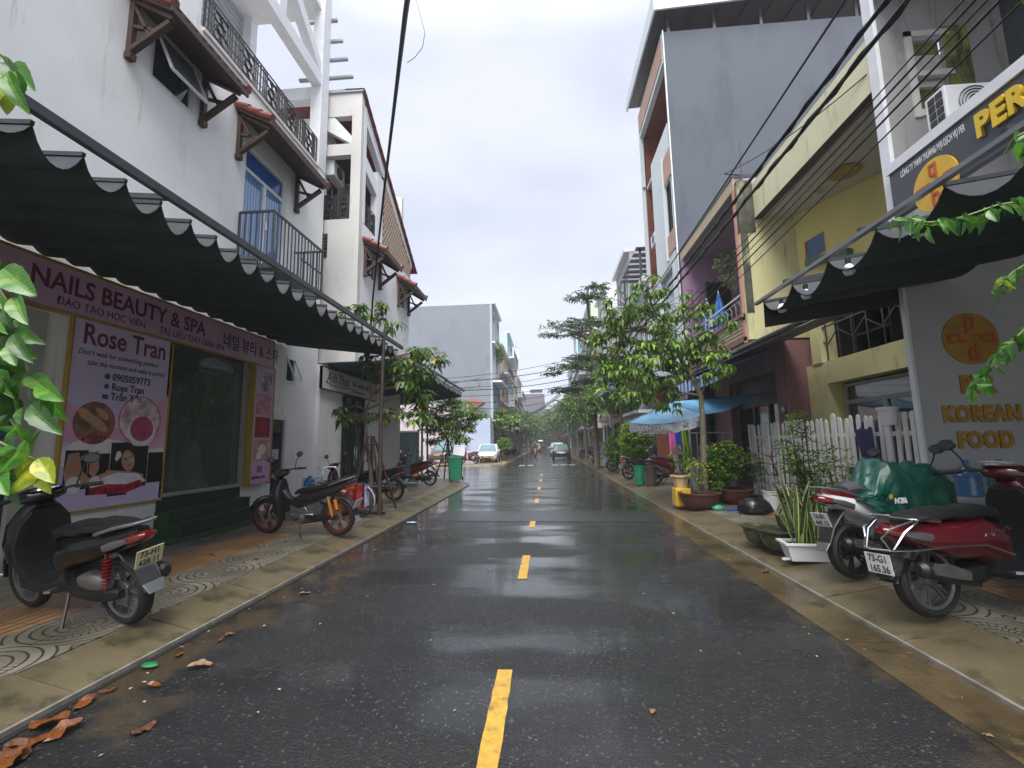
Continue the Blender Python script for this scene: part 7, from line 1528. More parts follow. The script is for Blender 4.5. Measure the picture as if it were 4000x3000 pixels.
# glazed bonsai pots
pA = pot('glazed_pot', 'wide round dark glazed bonsai pot beside the white trough', bowl(.27, .27, .035), m_glaze, (2.98+.1, 6.55, .132))
pB = pot('glazed_pot', 'smaller greenish round pot half hidden behind the glazed bonsai pot', bowl(.2, .24), mat('olive_pot', (.07, .075, .04), .35, .2), (2.98, 7.0, .132))
t = thing('bonsai', 'bare twisted bonsai tree with wiry branches in the glazed pot', 'bonsai', (3.08, 6.55, .38))
g = MB(); tpb = [Vector(q) for q in ((.12, 0, 0), (.02, .02, .08), (-.02, 0, .2), (.06, .02, .33), (.12, 0, .42), (.02, -.02, .5), (-.03, 0, .62), (.05, .02, .72), (0, 0, .86), (-.04, 0, .98), (.0, .02, 1.1))]
g.tube(tpb, [.045, .035, .03, .03, .026, .024, .02, .017, .014, .01, .006], 8); g.build('trunk', m_wood, t)
for k in range(26):
    b_ = tpb[3+k % 8]; a = rnd.uniform(0, 6.28); l = rnd.uniform(.15, .42); pts = [b_]
    for q in range(4): pts.append(pts[-1]+Vector((math.cos(a)*l/4, math.sin(a)*l/4, rnd.uniform(-.03, .06)))); a += rnd.uniform(-.7, .7)
    g = MB(); g.tube(pts, [.009, .007, .005, .004, .002], 4, caps=False)
    for q in (2, 3): g.tube([pts[q], pts[q]+Vector((rnd.uniform(-.08, .08), rnd.uniform(-.08, .08), rnd.uniform(0, .1)))], [.004, .002], 4, caps=False)
    g.build('twig', m_wood, t)
# climbing shrub in front of the fence
shrub('climbing_shrub', 'tall thin leafy shrub climbing before the white picket fence', (4.0, 7.6, .132), 1.9, .26, 130, .12, m_leaf, m_leaf_bright, nros=5, fr=.4)
shrub('climbing_shrub', 'drooping leafy shrub shoots beside the raincoat, before the fence', (4.15, 7.0, .132), 1.35, .30, 130, .085, m_leaf, m_leaf_bright, nros=5)
for u, v, h in ((3015, 1700, .5), (3190, 1680, .5)): pass
shrub('herb_plant', 'low ferny greenery behind the bare bonsai', (3.6, 7.1, .132), .45, .3, 140, .07, m_leaf, m_leaf_bright, nros=5)
def at(u, v, z=.132): p = onG(u, v, z); return (p.x, p.y, z)
bag('rubbish_bag', 'shiny black rubbish bag lying beside the white bucket', mat('black_film', (.012, .012, .014), .16, .2, 6, .7, 22), at(2950, 2005), .33, .26, .36, 5, 'rubbish bag')
bk = pot('bucket', 'white plastic bucket standing behind the black rubbish bag', [(.13, 0), (.17, .36), (.18, .37), (.18, .39), (.16, .39)], m_whitepl, at(3018, 1990), 20, 'bucket')
pC = pot('clay_bowl', 'large low terracotta bowl pot, front left of the pot group', bowl(.42, .34, .03), m_terra, at(2735, 1985), 28, 'pot'); c_ = at(2735, 1985)
pD = pot('clay_bowl', 'large terracotta bowl pot behind, holding dense ferny shrubs', bowl(.46, .34, .03), m_terra, at(2865, 1965), 28, 'pot'); d_ = at(2865, 1965)
shrub('potted_shrub', 'sparse yellow leaved shrub in the front terracotta bowl', (c_[0], c_[1], .42), .85, .2, 26, .11, m_leaf_bright, m_leaf_yel, nros=5, fr=.35)
shrub('potted_shrub', 'dense ferny green shrub in the rear terracotta bowl', (d_[0]-.1, d_[1], .42), 1.15, .42, 420, .10, m_leaf, m_leaf_bright, nros=6)
shrub('potted_shrub', 'dark spreading shrub against the fence end, right of the ferny shrub', (d_[0]+.45, d_[1]+.1, .42), .85, .38, 260, .08, m_leaf_dark, m_leaf, nros=6)
shrub('potted_shrub', 'grassy shrub around the foot of the leaning street tree', (3.75, 10.9, .132), 1.3, .25, 180, .1, m_leaf, m_leaf_bright, nros=6)
e_ = at(2665, 1975); t = tag(MB().box(-.17, .17, -.17, .17, 0, .40).build('yellow_bucket', mat('yellow_plastic', (.62, .40, .02), .4, .1), loc=e_, smooth=0, bevel=.02), 'square yellow tub standing under the cream planter', 'tub')
g = MB(); g.lathe([(.13, 0), (.20, .24), (.24, .25), (.24, .28), (.20, .28), (.18, .24)], 8); tag(g.build('cream_planter', mat('cream_plastic', (.55, .40, .22), .5, .1), loc=(e_[0], e_[1], .534), smooth=0), 'eight sided cream planter standing on the yellow tub', 'planter')
shrub('potted_shrub', 'small bushy tree in the eight sided cream planter', (e_[0], e_[1], .78), .75, .2, 40, .09, m_leaf, m_leaf_bright, nros=6)
def taper_bin(name, label, m, loc, r0, r1, h, cat='bin', lip=.02, n=20): g = MB(); g.lathe([(0, 0), (r0, 0), (r1, h), (r1+lip, h), (r1+lip, h+.03), (r1-.01, h+.03), (r1-.02, h-.05), (0, h-.06)], n); return tag(g.build(name, m, loc=loc), label, cat)
gb = at(2500, 1893); taper_bin('round_bin', 'bright green round bin with a flowering bush behind it', m_green_bin, gb, .15, .19, .62)
bb = at(2545, 1898); taper_bin('round_bin', 'dark brown round bin right of the green one', mat('brown_bin_plastic', (.06, .045, .03), .5, .15), bb, .16, .2, .60)
shrub('flowering_bush', 'bushy yellow green bush rising out of the green and brown bins', (gb[0]-.05, gb[1]+.1, .75), 1.55, .62, 620, .11, m_leaf, m_leaf_bright, nros=6, fr=.55)
for k in range(7):
    g = MB(); g.lathe([(0, 0), (.03, .012), (.045, .035), (.02, .02), (0, .015)], 7)
    tag(g.build('pink_flower', mat('pink_petals', (.65, .10, .13), .5, .2), loc=(gb[0]-.2+.12*k % .5+rnd.uniform(-.15, .25), gb[1]-.42+rnd.uniform(-.05, .15), 1.35+rnd.uniform(-.35, .5))), 'small pink blossom on the bush above the green bin, %s of the seven' % ['lowest left', 'second left', 'third', 'middle', 'fifth', 'sixth', 'rightmost'][k], 'flower', 'pink blossoms on the bush')
shrub('garden_bush', 'wide leafy bush behind the parked moped, left of the flowering bush', (3.6, 22.0, .132), 2.1, .95, 620, .16, m_leaf, m_leaf_bright, nros=6)
shrub('garden_bush', 'low dark bush beside the leaning sign board', (3.5, 27.8, .132), .9, .5, 100, .14, m_leaf_dark, m_leaf, nros=6)
shrub('balcony_plant', 'green trailing plant on the tall blue grey house front', (-4.8, 45.6, 9.2), 3.0, .6, 150, .25, m_leaf_bright, None, nros=6, stem=False)
shrub('balcony_plant', 'low hanging plant on the ground floor of the blue grey house', (-4.8, 44.0, 3.2), 1.8, .5, 90, .22, m_leaf_bright, m_leaf, nros=6, stem=False)
shrub('balcony_plant', 'bougainvillea greenery hanging in the pink house balcony', (5.0, 11.9, 5.3), 1.3, .5, 70, .09, m_leaf_bright, m_leaf, nros=5)
shrub('balcony_plant', 'red bougainvillea flowers on the purple balcony wall', (4.95, 14.9, 5.6), 1.2, .4, 16, .07, m_red, None, nros=6)
for (u, v), lb, h in (((1970, 1798), 'leafy bush in the front red pot by the white sedan', 1.7), ((1948, 1788), 'leafy bush in the second red pot by the white sedan', 1.9)):
    q = at(u, v); taper_bin('red_pot', 'red clay pot by the white sedan holding a %s' % ('tall bush' if h > 1.8 else 'round bush'), m_terra, q, .28, .42, .42, 'pot'); shrub('potted_bush', lb, (q[0], q[1], .5), h, .75, 120, .2, m_leaf, m_leaf_bright, nros=6)
# green wheelie bin with a white box
t = thing('wheelie_bin', 'green two wheeled rubbish bin at the kerb corner, left', 'bin', (-3.72, 18.35, .132), R(5))
g = MB(); g.add([(x, y, z) for z, a_, b_ in ((.05, .20, .22), (.92, .27, .31)) for x, y in ((-a_, -b_), (a_, -b_), (a_, b_), (-a_, b_))], [(3, 2, 1, 0), (0, 1, 5, 4), (1, 2, 6, 5), (2, 3, 7, 6), (3, 0, 4, 7), (4, 5, 6, 7)]); g.build('bin_body', m_green_bin, t, smooth=0, bevel=.02)
g = MB(); g.box(-.29, .29, -.33, .34, .92, .98); g.build('lid', m_green_bin, t, smooth=0, bevel=.015)
for s in (-1, 1): g = MB(); g.lathe([(0, -.025), (.09, -.025), (.1, 0), (.09, .025), (0, .025)], 16, c=(s*.25, .2, .1), axis='X'); g.build('bin_wheel', m_rubber, t)
t = thing('foam_box', 'white foam box tipped on top of the green rubbish bin', 'box', (-3.60, 18.35, 1.13), R(5)); t.rotation_euler = (R(-8), R(8), R(5))
g = MB(); g.box(-.24, .24, -.18, .18, 0, .36); g.build('box_body', m_whitepl, t, smooth=0, bevel=.02); g = MB(); g.box(-.25, .25, -.19, .19, .36, .41); g.build('lid', m_whitepl, t, smooth=0, bevel=.015)
# white picket fence
fe = thing('picket_fence', 'white painted picket fence along the yellow house', 'fence', (5.3, 9.75, .13)); pro = None; m_fp = mat('fence_white', (.66, .66, .66), .5, .08, 4, stain=(.45, .44, .40), sthr=.62)
k = 0; y_ = -2.72
while y_ < 2.75:
    h = 1.84+rnd.uniform(-.03, .03)+(.06 if k % 8 == 3 else 0); ww = .08 if k % 8 != 3 else .12
    if pro is None:
        g = MB(); g.prism([(-.04, .04), (.04, .04), (.04, .96), (.025, .99), (0, 1.0), (-.025, .99), (-.04, .96)], -.012, .012, 'X'); pro = g.build('picket', m_fp, fe, smooth=0); pro.location = (0, y_, 0); pro.scale = (1, ww/.08, h)
    else: inst(pro, fe, (rnd.uniform(-.006, .006), y_, 0), (rnd.uniform(-.012, .012), rnd.uniform(-.012, .012), 0), (1, ww/.08, h))
    y_ += .168; k += 1
for z_ in (.35, 1.52): g = MB(); g.box(.013, .045, -2.76, 2.74, z_-.035, z_+.035); g.build('fence_rail', m_fp, fe, smooth=0)
g = MB()
for k in range(4): g.box(.046, .1, -2.7+k*1.78, -2.63+k*1.78, 0, 1.85)
g.build('fence_post', m_fp, fe, smooth=0)['kind'] = 'stuff'
taper_bin('hanging_tub', 'white paint tub hung on a picket near the wall', m_whitepl, (5.2, 7.35, 1.78), .10, .13, .24, 'tub')
pot('bucket', 'dark blue bucket with white rim standing by the fence behind the raincoat', [(.13, 0), (.19, .34), (.20, .34), (.2, .37), (.17, .37)], mat('navy_plastic', (.015, .02, .12), .35), (5.0, 7.75, .75), 20, 'bucket')
g = MB(); g.box(-.25, .25, -.25, .25, 0, .62); tag(g.build('plinth_box', m_gr2, loc=(5.0, 7.75, .13), smooth=0), 'grey block under the dark blue bucket, mostly hidden', 'block')
for (y_, z_, c_, lb) in ((7.95, 1.1, (.02, .02, .09), 'navy jacket draped over the pickets'), (7.15, .9, (.5, .05, .02), 'red coat hanging behind the pickets')):
    g = MB(); vs = []
    for i in range(9):
        for j in range(8): vs.append((.05*math.sin(j*1.9+i*.3)*(i/8)+(-.05 if y_ > 7.5 else .09), -.22+.44*j/7*(1-.3*i/8), .55-.95*i/8+.03*math.sin(j*2)))
    g.add(vs, [(i*8+j, i*8+j+1, (i+1)*8+j+1, (i+1)*8+j) for i in range(8) for j in range(7)]); tag(g.build('hung_coat', mat('coat_%d' % int(y_*100), c_, .6, .2, 5), loc=(5.25 if y_ > 7.5 else 5.4, y_, z_+.1), smooth=60), lb, 'coat')
# water bottles and a table frame before the grey wall
for x_, z_ in ((5.35, .83), (5.75, .83)):
    t = thing('water_bottle', 'large blue water cooler bottle %s on the table before the grey wall' % ('at the left' if x_ < 5.5 else 'at the right'), 'bottle', (x_, 6.35, z_))
    g = MB(); g.lathe([(0, 0), (.13, 0), (.135, .05), (.125, .1), (.135, .15), (.125, .2), (.135, .27), (.06, .36), (.03, .38), (.03, .42), (0, .42)], 18); g.build('bottle_body', mat('blue_bottle', (.05, .16, .30), .1, .1, 3, spec=.8), t)
    g = MB(); g.lathe([(0, .42), (.035, .42), (.035, .46), (0, .46)], 12); g.build('cap', m_blue, t)
t = thing('folding_table', 'grey folding table with thin metal legs by the grey restaurant wall', 'table', (5.6, 6.35, .13))
g = MB(); g.box(-.6, .6, -.3, .3, .66, .70); g.build('tabletop', m_gr2, t, smooth=0)
for a_, b_ in ((-.55, -.26), (.55, -.26), (-.55, .26), (.55, .26)): g = MB(); g.bar((a_, b_, 0), (a_*.9, b_*.8, .66), .025); g.build('leg', m_alu, t, smooth=0)
for z_ in (.2, .45): g = MB(); g.bar((-.53, -.24, z_), (.53, -.24, z_), .018); g.build('brace', m_alu, t, smooth=0)

# ---------------- coffee parasol, tarp, boards on the right
t = thing('coffee_umbrella', 'large pale blue umbrella with printed white valance reading coffee', 'umbrella', (3.9, 13.2, .13))
cs = [onY(2455, 1650, 12.2), onY(2745, 1620, 11.0), onY(2960, 1540, 13.0), onY(2700, 1560, 14.6)]; base = Vector((3.9, 13.2, .13)); apex = onY(2625, 1572, 12.9)-base
cs = [c-base for c in cs]; g = MB(); n = 10
for a_, b_ in zip(cs, cs[1:]+cs[:1]):
    vs = []
    for i in range(n+1):
        for j in range(n+1):
            u, v = i/n, j/n; e_ = a_.lerp(b_, v); p = apex.lerp(e_, u); p = p+Vector((0, 0, -.12*math.sin(math.pi*v)*u+.025*mnoise.noise((u*6, v*9, a_.x)))); vs.append(p)
    g.add(vs, [(i*(n+1)+j, (i+1)*(n+1)+j, (i+1)*(n+1)+j+1, i*(n+1)+j+1) for i in range(n) for j in range(n)])
g.build('canopy', mat('pale_blue_tarp', (.12, .36, .55), .3, .25, 2, .2, 12, stain=(.25, .45, .55), sthr=.55), t, smooth=80)
g = MB(); a_, b_ = cs[0], cs[1]
for k in range(12):
    p, q = a_.lerp(b_, k/12)+Vector((0, 0, -.12*math.sin(math.pi*k/12))), a_.lerp(b_, (k+1)/12)+Vector((0, 0, -.12*math.sin(math.pi*(k+1)/12))); g.quad(p, q, q-Vector((.03*math.sin(k), .03, .24+.03*(k % 2))), p-Vector((.03*math.sin(k-1), .03, .24+.03*((k+1) % 2))))
g.build('valance', mat('grimy_valance', (.35, .37, .40), .5, .3, 9, stain=(.04, .05, .09), sthr=.5, sscale=(2, 2, 2)), t, smooth=0)
dv = (b_-a_); ang = math.atan2(dv.y, dv.x); Fv = Matrix.Rotation(ang, 3, 'Z') @ FR_C
text('ORIGIN  COFFEE', .19, m_whitepl, t, Fv, a_.lerp(b_, .08)+Vector((-.02, -.06, -.25)), off=.004, wscale=.72)
g = MB(); g.tube([(0, 0, 0), (apex.x*.5, 0, apex.z*.6), apex], .02, 8); g.build('pole', m_alu, t)
for c in cs: g = MB(); g.tube([apex, c+Vector((0, 0, .02))], .01, 5); g.build('rib', m_alu, t)
# dark blue green awning behind the tree
t = thing('retractable_awning', 'dark teal awning with pale scalloped edge behind the leaning tree', 'awning', (4.0, 22, 3.7))
A, B, C_, D__ = [onY(u, v, y)-Vector((4, 22, 3.7)) for u, v, y in ((2333, 1552, 21), (2385, 1495, 23), (2560, 1475, 23), (2560, 1535, 21))]
g = MB(); g.quad(A, B, C_, D__); g.quad(A-Vector((0, 0, .05)), B-Vector((0, 0, .05)), C_-Vector((0, 0, .05)), D__-Vector((0, 0, .05))); g.build('fabric', mat('dark_teal_fabric', (.008, .05, .07), .6, .15), t, smooth=0)
g = MB(); g.add([A+Vector((0, 0, .05)), B+Vector((0, 0, .12)), C_+Vector((0, 0, .22)), C_+Vector((0, 0, .02))], [(0, 1, 2, 3)]); g.build('blue_cover', mat('light_blue_cover', (.10, .35, .65), .4), t, smooth=0)
g = MB()
for k in range(12): p = A.lerp(B, k/12); q = A.lerp(B, (k+.8)/12); g.add([p, q, q-Vector((.0, .05, .25)), p-Vector((.0, .05, .16))], [(0, 1, 2, 3)])
g.build('scallops', mat('pale_scallop', (.35, .5, .6), .5), t, smooth=0)['kind'] = 'stuff'
# service sign banner
t = thing('banner_sign', 'white banner sign with red letters under the lean-to, right side', 'sign', (3.08, 25, 2.5))
g = MB(); g.box(-.33, .35, -.02, .02, -.02, .62); g.build('board', mat('banner_white', (.58, .58, .6), .5, .05), t, smooth=0)
text('DỊCH VỤ\nNHÀ ĐẤT', .22, m_red, t, FR_C, (-.30, -.03, .33), off=.006, wscale=.62); g = MB(); g.bar((.42, 0, -2.35), (.42, 0, .9), .05); g.bar((-.35, 0, .66), (2, 0, 1.1), .05); g.build('post', m_alu, t, smooth=0)
g = MB(); g.add([(-.4, .1, .75), (3.2, .1, 1.5), (3.2, 4, 1.5), (-.4, 4, .75), (-.4, .1, .68), (3.2, .1, 1.43), (3.2, 4, 1.43), (-.4, 4, .68)], [(0, 1, 2, 3), (7, 6, 5, 4), (0, 4, 5, 1), (1, 5, 6, 2), (2, 6, 7, 3), (3, 7, 4, 0)])
tag(g.build('lean_to_roof', m_steel, loc=(3.08, 25, 2.5), smooth=0), 'dark lean-to roof behind the white banner sign', 'roof')
t = thing('sidewalk_board', 'leaning grey sidewalk sign board with blue and red lines of print', 'sign board', (3.12, 27.2, .13), R(4)); t.rotation_euler = (R(-12), 0, R(4))
g = MB(); g.box(-.36, .36, -.015, .015, .1, 1.45); g.build('board', mat('board_face', (.38, .42, .45), .4, .1, 3), t, smooth=0); g = MB(); g.bar((-.38, 0, 0), (-.38, 0, 1.5), .03); g.bar((.38, 0, 0), (.38, 0, 1.5), .03); g.bar((-.38, 0, 1.48), (.38, 0, 1.48), .03); g.build('frame', m_alu, t, smooth=0)
for k, (s_, m_) in enumerate((('QUÁN BÚN CÁ HÀNG', m_blue), ('BÚN CÁ - BÚN CHẢ', m_blue), ('PHỤC VỤ 24/24', m_blue), ('ĐT 0905 123', m_red), ('MỜI VÀO', m_orange))): text(s_, .15, m_, t, FR_C, (-.33, -.017, 1.2-.24*k), off=.004, wscale=.55)
# rain coats drying under the umbrella
for k, (u, c_, lb) in enumerate(((2632, (.6, .14, .38), 'pink'), (2655, (.01, .07, .6), 'royal blue'), (2680, (.35, .55, .03), 'lime green'))):
    q = onY(u, 1700, 14.6); g = MB(); vs = []
    for i in range(9):
        for j in range(8): vs.append((-.14+.28*j/7*(.5+.7*i/8), .04*math.sin(j*2+i*.4), .3-.9*i/8*(1.5 if k == 2 else 1)))
    g.add(vs, [(i*8+j, i*8+j+1, (i+1)*8+j+1, (i+1)*8+j) for i in range(8) for j in range(7)]); tag(g.build('rain_cape', mat('cape_%s' % lb.replace(' ', '_'), c_, .3, .15, 5), loc=q, smooth=60), '%s rain cape hung up under the blue coffee umbrella' % lb, 'rain cape')
t = thing('display_cart', 'glass sided street food cart in the shade of the blue umbrella', 'food cart', (4.35, 12.6, .13))
g = MB(); g.box(-.45, .45, -.3, .3, .1, .85); g.build('cabinet', m_alu, t, smooth=0); g = MB()
for a_, b_ in ((-.44, -.29), (.44, -.29), (-.44, .29), (.44, .29)): g.bar((a_, b_, .85), (a_, b_, 1.65), .025)
g.box(-.46, .46, -.31, .31, 1.65, 1.68); g.build('frame', m_alu, t, smooth=0); g = MB(); g.box(-.43, .43, -.28, .28, 1.15, 1.165); g.build('shelf', m_glassgreen, t, smooth=0)
for k in range(5): g = MB(); g.lathe([(0, 0), (.05, 0), (.05, .14), (.03, .18), (0, .18)], 10); o = g.build('jar', [m_orange, m_whitepl, m_leaf_yel, m_red, m_whitepl][k], t); o.location = (-.3+.15*k, -.1, 1.17)
g = MB(); g.tube([(0, 0, 0), (0, 0, .75), (.06, 0, .9), (.18, 0, .95), (.28, 0, .9), (.32, 0, .75), (.32, 0, 0)], .028, 10); tag(g.build('hoop_rail', m_alu, loc=(3.5, 11.7, .13)), 'bent grey steel hoop rail between the pots and the food cart', 'rail')
# green bag, blue broom handle, white stick on the pavement
bag('small_bag', 'small translucent green bag beside the terracotta bowl', mat('green_film', (.04, .25, .15), .3), at(2805, 1992), .13, .09, .12, 9)
g = MB(); g.bar((0, 0, .02), (.4, .1, .02), .03); tag(g.build('blue_stick', m_blue, loc=at(2840, 1997), smooth=0), 'short blue plastic stick lying before the rubbish bag', 'stick')
g = MB(); g.bar((0, 0, .015), (.42, .04, .015), .025); tag(g.build('white_stick', m_whitepl, loc=(2.72+.1, 6.0, .132), smooth=0), 'white plastic strip lying before the glazed pot', 'strip')
# litter and fallen leaves
lf = None; spots = []
for (u, v, s) in ((780, 2605, .17), (190, 2830, .24), (250, 2860, .2), (60, 2950, .22), (20, 2990, .24), (700, 2560, .10), (1190, 2320, .12), (1050, 2210, .09), (330, 2750, .15), (560, 2850, .14), (900, 2480, .09), (860, 2500, .08), (2990, 2235, .12), (1500, 2080, .09), (1470, 2150, .08), (1640, 2070, .07), (1330, 2120, .07), (120, 2900, .2), (420, 2700, .1), (600, 2680, .1), (3860, 2875, .05), (2950, 2280, .05), (2550, 2780, .06), (1250, 2310, .06), (2100, 2000, .06)): spots.append((u, v, s))
SEEN = {}; ORD = ['first', 'second', 'third', 'fourth', 'fifth', 'sixth', 'seventh', 'eighth', 'ninth', 'tenth', 'eleventh', 'twelfth', 'thirteenth', 'fourteenth', 'fifteenth', 'sixteenth', 'seventeenth', 'eighteenth', 'nineteenth', 'twentieth', 'twenty first', 'twenty second', 'twenty third']
spots.sort(key=lambda q: -q[1])
for k, (u, v, s) in enumerate(spots):
    q = onG(u, v, .008)
    g = MB(); n = 12; vs = []
    for i in range(n+1):
        uu = i/n; ww = .26*max(0, math.sin(math.pi*uu))**.75+.006
        for j in (-2, -1, 0, 1, 2): vs.append((uu-.5+.03*mnoise.noise((uu*7, j, k)), ww*j*.5*(1+.5*mnoise.noise((uu*6, j, k*2))), .10*mnoise.noise((uu*5, j*1.2, k*3))+.07*abs(j)*(.4+.6*math.sin(k*1.7+uu*4))+.05))
    g.add(vs, [(i*5+j, i*5+j+1, (i+1)*5+j+1, (i+1)*5+j) for i in range(n) for j in range(4)])
    o = g.build('fallen_leaf', [m_leaf_rust, mat('dead_leaf_brown', (.10, .045, .02), .35, .4, 20), m_leaf_rust, mat('dead_leaf_pale', (.20, .12, .06), .35, .4, 20)][k % 4], loc=q, rz=rnd.uniform(0, 6.28), smooth=60); o.scale = (s, s, s)
    side_ = 'left side' if u < 2000 else 'right side'; SEEN[side_] = SEEN.get(side_, 0)+1
    tag(o, 'wet %s fallen leaf, %s road, %s from the camera' % (['orange', 'brown', 'red orange', 'pale brown'][k % 4], side_, ORD[SEEN[side_]-1]), 'fallen leaf', 'fallen leaves on the wet road')
g = MB()
for _ in range(240):
    s_ = -1 if rnd.random() < .7 else 1; x = (-3.05+rnd.random()**2*1.3) if s_ < 0 else (2.65-rnd.random()**2*.8); y = rnd.uniform(2.4, 20)
    if rnd.random() < .25: x = rnd.uniform(-2.6, 2.3)
    a = rnd.uniform(0, 6.28); l = rnd.uniform(.006, .022); c, s = math.cos(a)*l, math.sin(a)*l; g.quad((x-c, y-s, .008), (x+s*.5, y-c*.5, .010), (x+c, y+s, .008), (x-s*.5, y+c*.5, .012))
tag(g.build('leaf_crumbs', mat('crumbs', (.32, .24, .16), .6, .5, 60), smooth=0), 'scattered crumbs and leaf bits on the wet road', kind='stuff')
g = MB()
for _ in range(150):
    x = rnd.uniform(-6.3, -3.7); y = rnd.uniform(5.5, 9.5); a = rnd.uniform(0, 6.28); l = rnd.uniform(.02, .06); c, s = math.cos(a)*l, math.sin(a)*l
    if x < -5.0 or rnd.random() < .2: g.quad((x-c, y-s, .136), (x+s*.5, y-c*.5, .15), (x+c, y+s, .137), (x-s*.5, y+c*.5, .139))
tag(g.build('leaf_litter', mat('dry_litter', (.20, .10, .05), .6, .5, 20), smooth=0), 'dry leaf litter on the pavement by the turf mat', kind='stuff')
g = MB(); g.lathe([(0, .0), (.05, .005), (.07, .02), (.03, .03), (0, .03)], 8); o = tag(g.build('crumpled_wrapper', mat('blue_white_wrapper', (.3, .4, .6), .4, .5, 30), loc=onG(1608, 2045, .01)), 'crumpled blue and white wrapper on the road by the left gutter', 'wrapper'); o.scale = (1.6, .9, 1.3)
g = MB(); g.lathe([(0, .0), (.05, .005), (.04, .02), (0, .03)], 7); o = tag(g.build('green_scrap', mat('green_scrap', (.01, .16, .05), .4, .3, 20), loc=onG(585, 2600, .02)), 'bright green plastic scrap in the left gutter', 'scrap'); o.scale = (1.3, .8, .8)

# ---------------- cables
m_cable = mat('black_cable', (.012, .012, .014), .5)
def cable(name, label, a, b, r_, sag=.2, n=16, twist=False, cat='cable', m=m_cable, group=None, pts=None):
    a = Vector(a); b = Vector(b); g = MB(); P = pts or [a.lerp(b, k/n)-Vector((0, 0, 4*sag*(k/n)*(1-k/n))) for k in range(n+1)]
    g.tube(P, r_, 6)
    if twist:
        L_ = (b-a).length; m_ = int(L_*7); Q = [a.lerp(b, k/m_)-Vector((0, 0, 4*sag*(k/m_)*(1-k/m_)))+Vector((r_*1.1*math.cos(k*1.1), 0, r_*1.1*math.sin(k*1.1))) for k in range(m_+1)]; g.tube(Q, r_*.7, 4)
    return tag(g.build(name, m, smooth=60), label, cat, group)
cable('power_cable', 'thick twisted black cable, lower of the pair along the right houses', (3.0, -2, 5.18), (3.0, 34, 5.5), .022, .25, twist=True)
cable('power_cable', 'thick twisted black cable, upper of the pair along the right houses', (3.0, -2, 5.42), (3.0, 34, 5.9), .022, .35, twist=True)
cable('power_cable', 'single black cable highest along the right houses', (3.0, -1, 5.95), (3.1, 34, 6.0), .014, .25)
for k, (z_, lb) in enumerate(((4.36, 'top'), (4.24, 'second'), (4.12, 'third'), (4.0, 'fourth'), (3.82, 'lowest'))):
    cable('phone_cable', 'thin phone cable, %s of the five crossing before the dark fascia' % lb, (3.0-.06*k, -2, z_+.5), (3.15+.1*k, 30, 5.0-.12*k), .0065+.003*(k % 2), .42)
cable('service_cable', 'thin grey cable running from the pipe bracket down to the end column', (4.6, 10.95, 8.2), (5.2, 6.9, 7.3), .010, .15)
pts = [onY(u, v, y) for u, v, y in ((1600, -60, 2.6), (1583, 60, 3.0), (1560, 250, 3.8), (1530, 500, 5.2), (1500, 750, 7.), (1475, 980, 8.8), (1455, 1180, 10.2), (1448, 1290, 10.6))]
cable('power_cable', 'heavy black cable hanging across the left sky down to the staked tree', pts[0], pts[-1], .020, pts=pts)
pts = [onY(u, v, 4.) for u, v in ((1618, -20), (1640, 50), (1660, 130), (1650, 185), (1620, 225), (1590, 245))]
cable('loose_wire', 'thin loose wire curling down from the top of the sky', pts[0], pts[-1], .0035, pts=pts, m=m_alu)
for k, (ul, vl, ur, vr, s_) in enumerate(((1745, 1478, 2330, 1375, .25), (1760, 1492, 2360, 1395, .3), (1765, 1520, 2330, 1420, .3), (1770, 1525, 2380, 1440, .35), (1780, 1548, 2400, 1450, .4), (1740, 1572, 2300, 1500, .4), (1700, 1590, 2330, 1520, .5))):
    a = onY(ul, vl, 22); b = onY(ur, vr, 30); cable('street_cable', 'black cable, number %s from the top, crossing the street beyond the side road' % ['one', 'two', 'three', 'four', 'five', 'six', 'seven'][k], a, b, .014+.008*(k in (1, 3)), s_)
for k in range(3):
    a = onY(2180+k*8, 1540, 60); b = onY(2050, 1625+4*k, 60); cable('far_cable', 'far cable sweeping down to the left over the street, number %s' % ['one', 'two', 'three'][k], a, b, .05, .3)

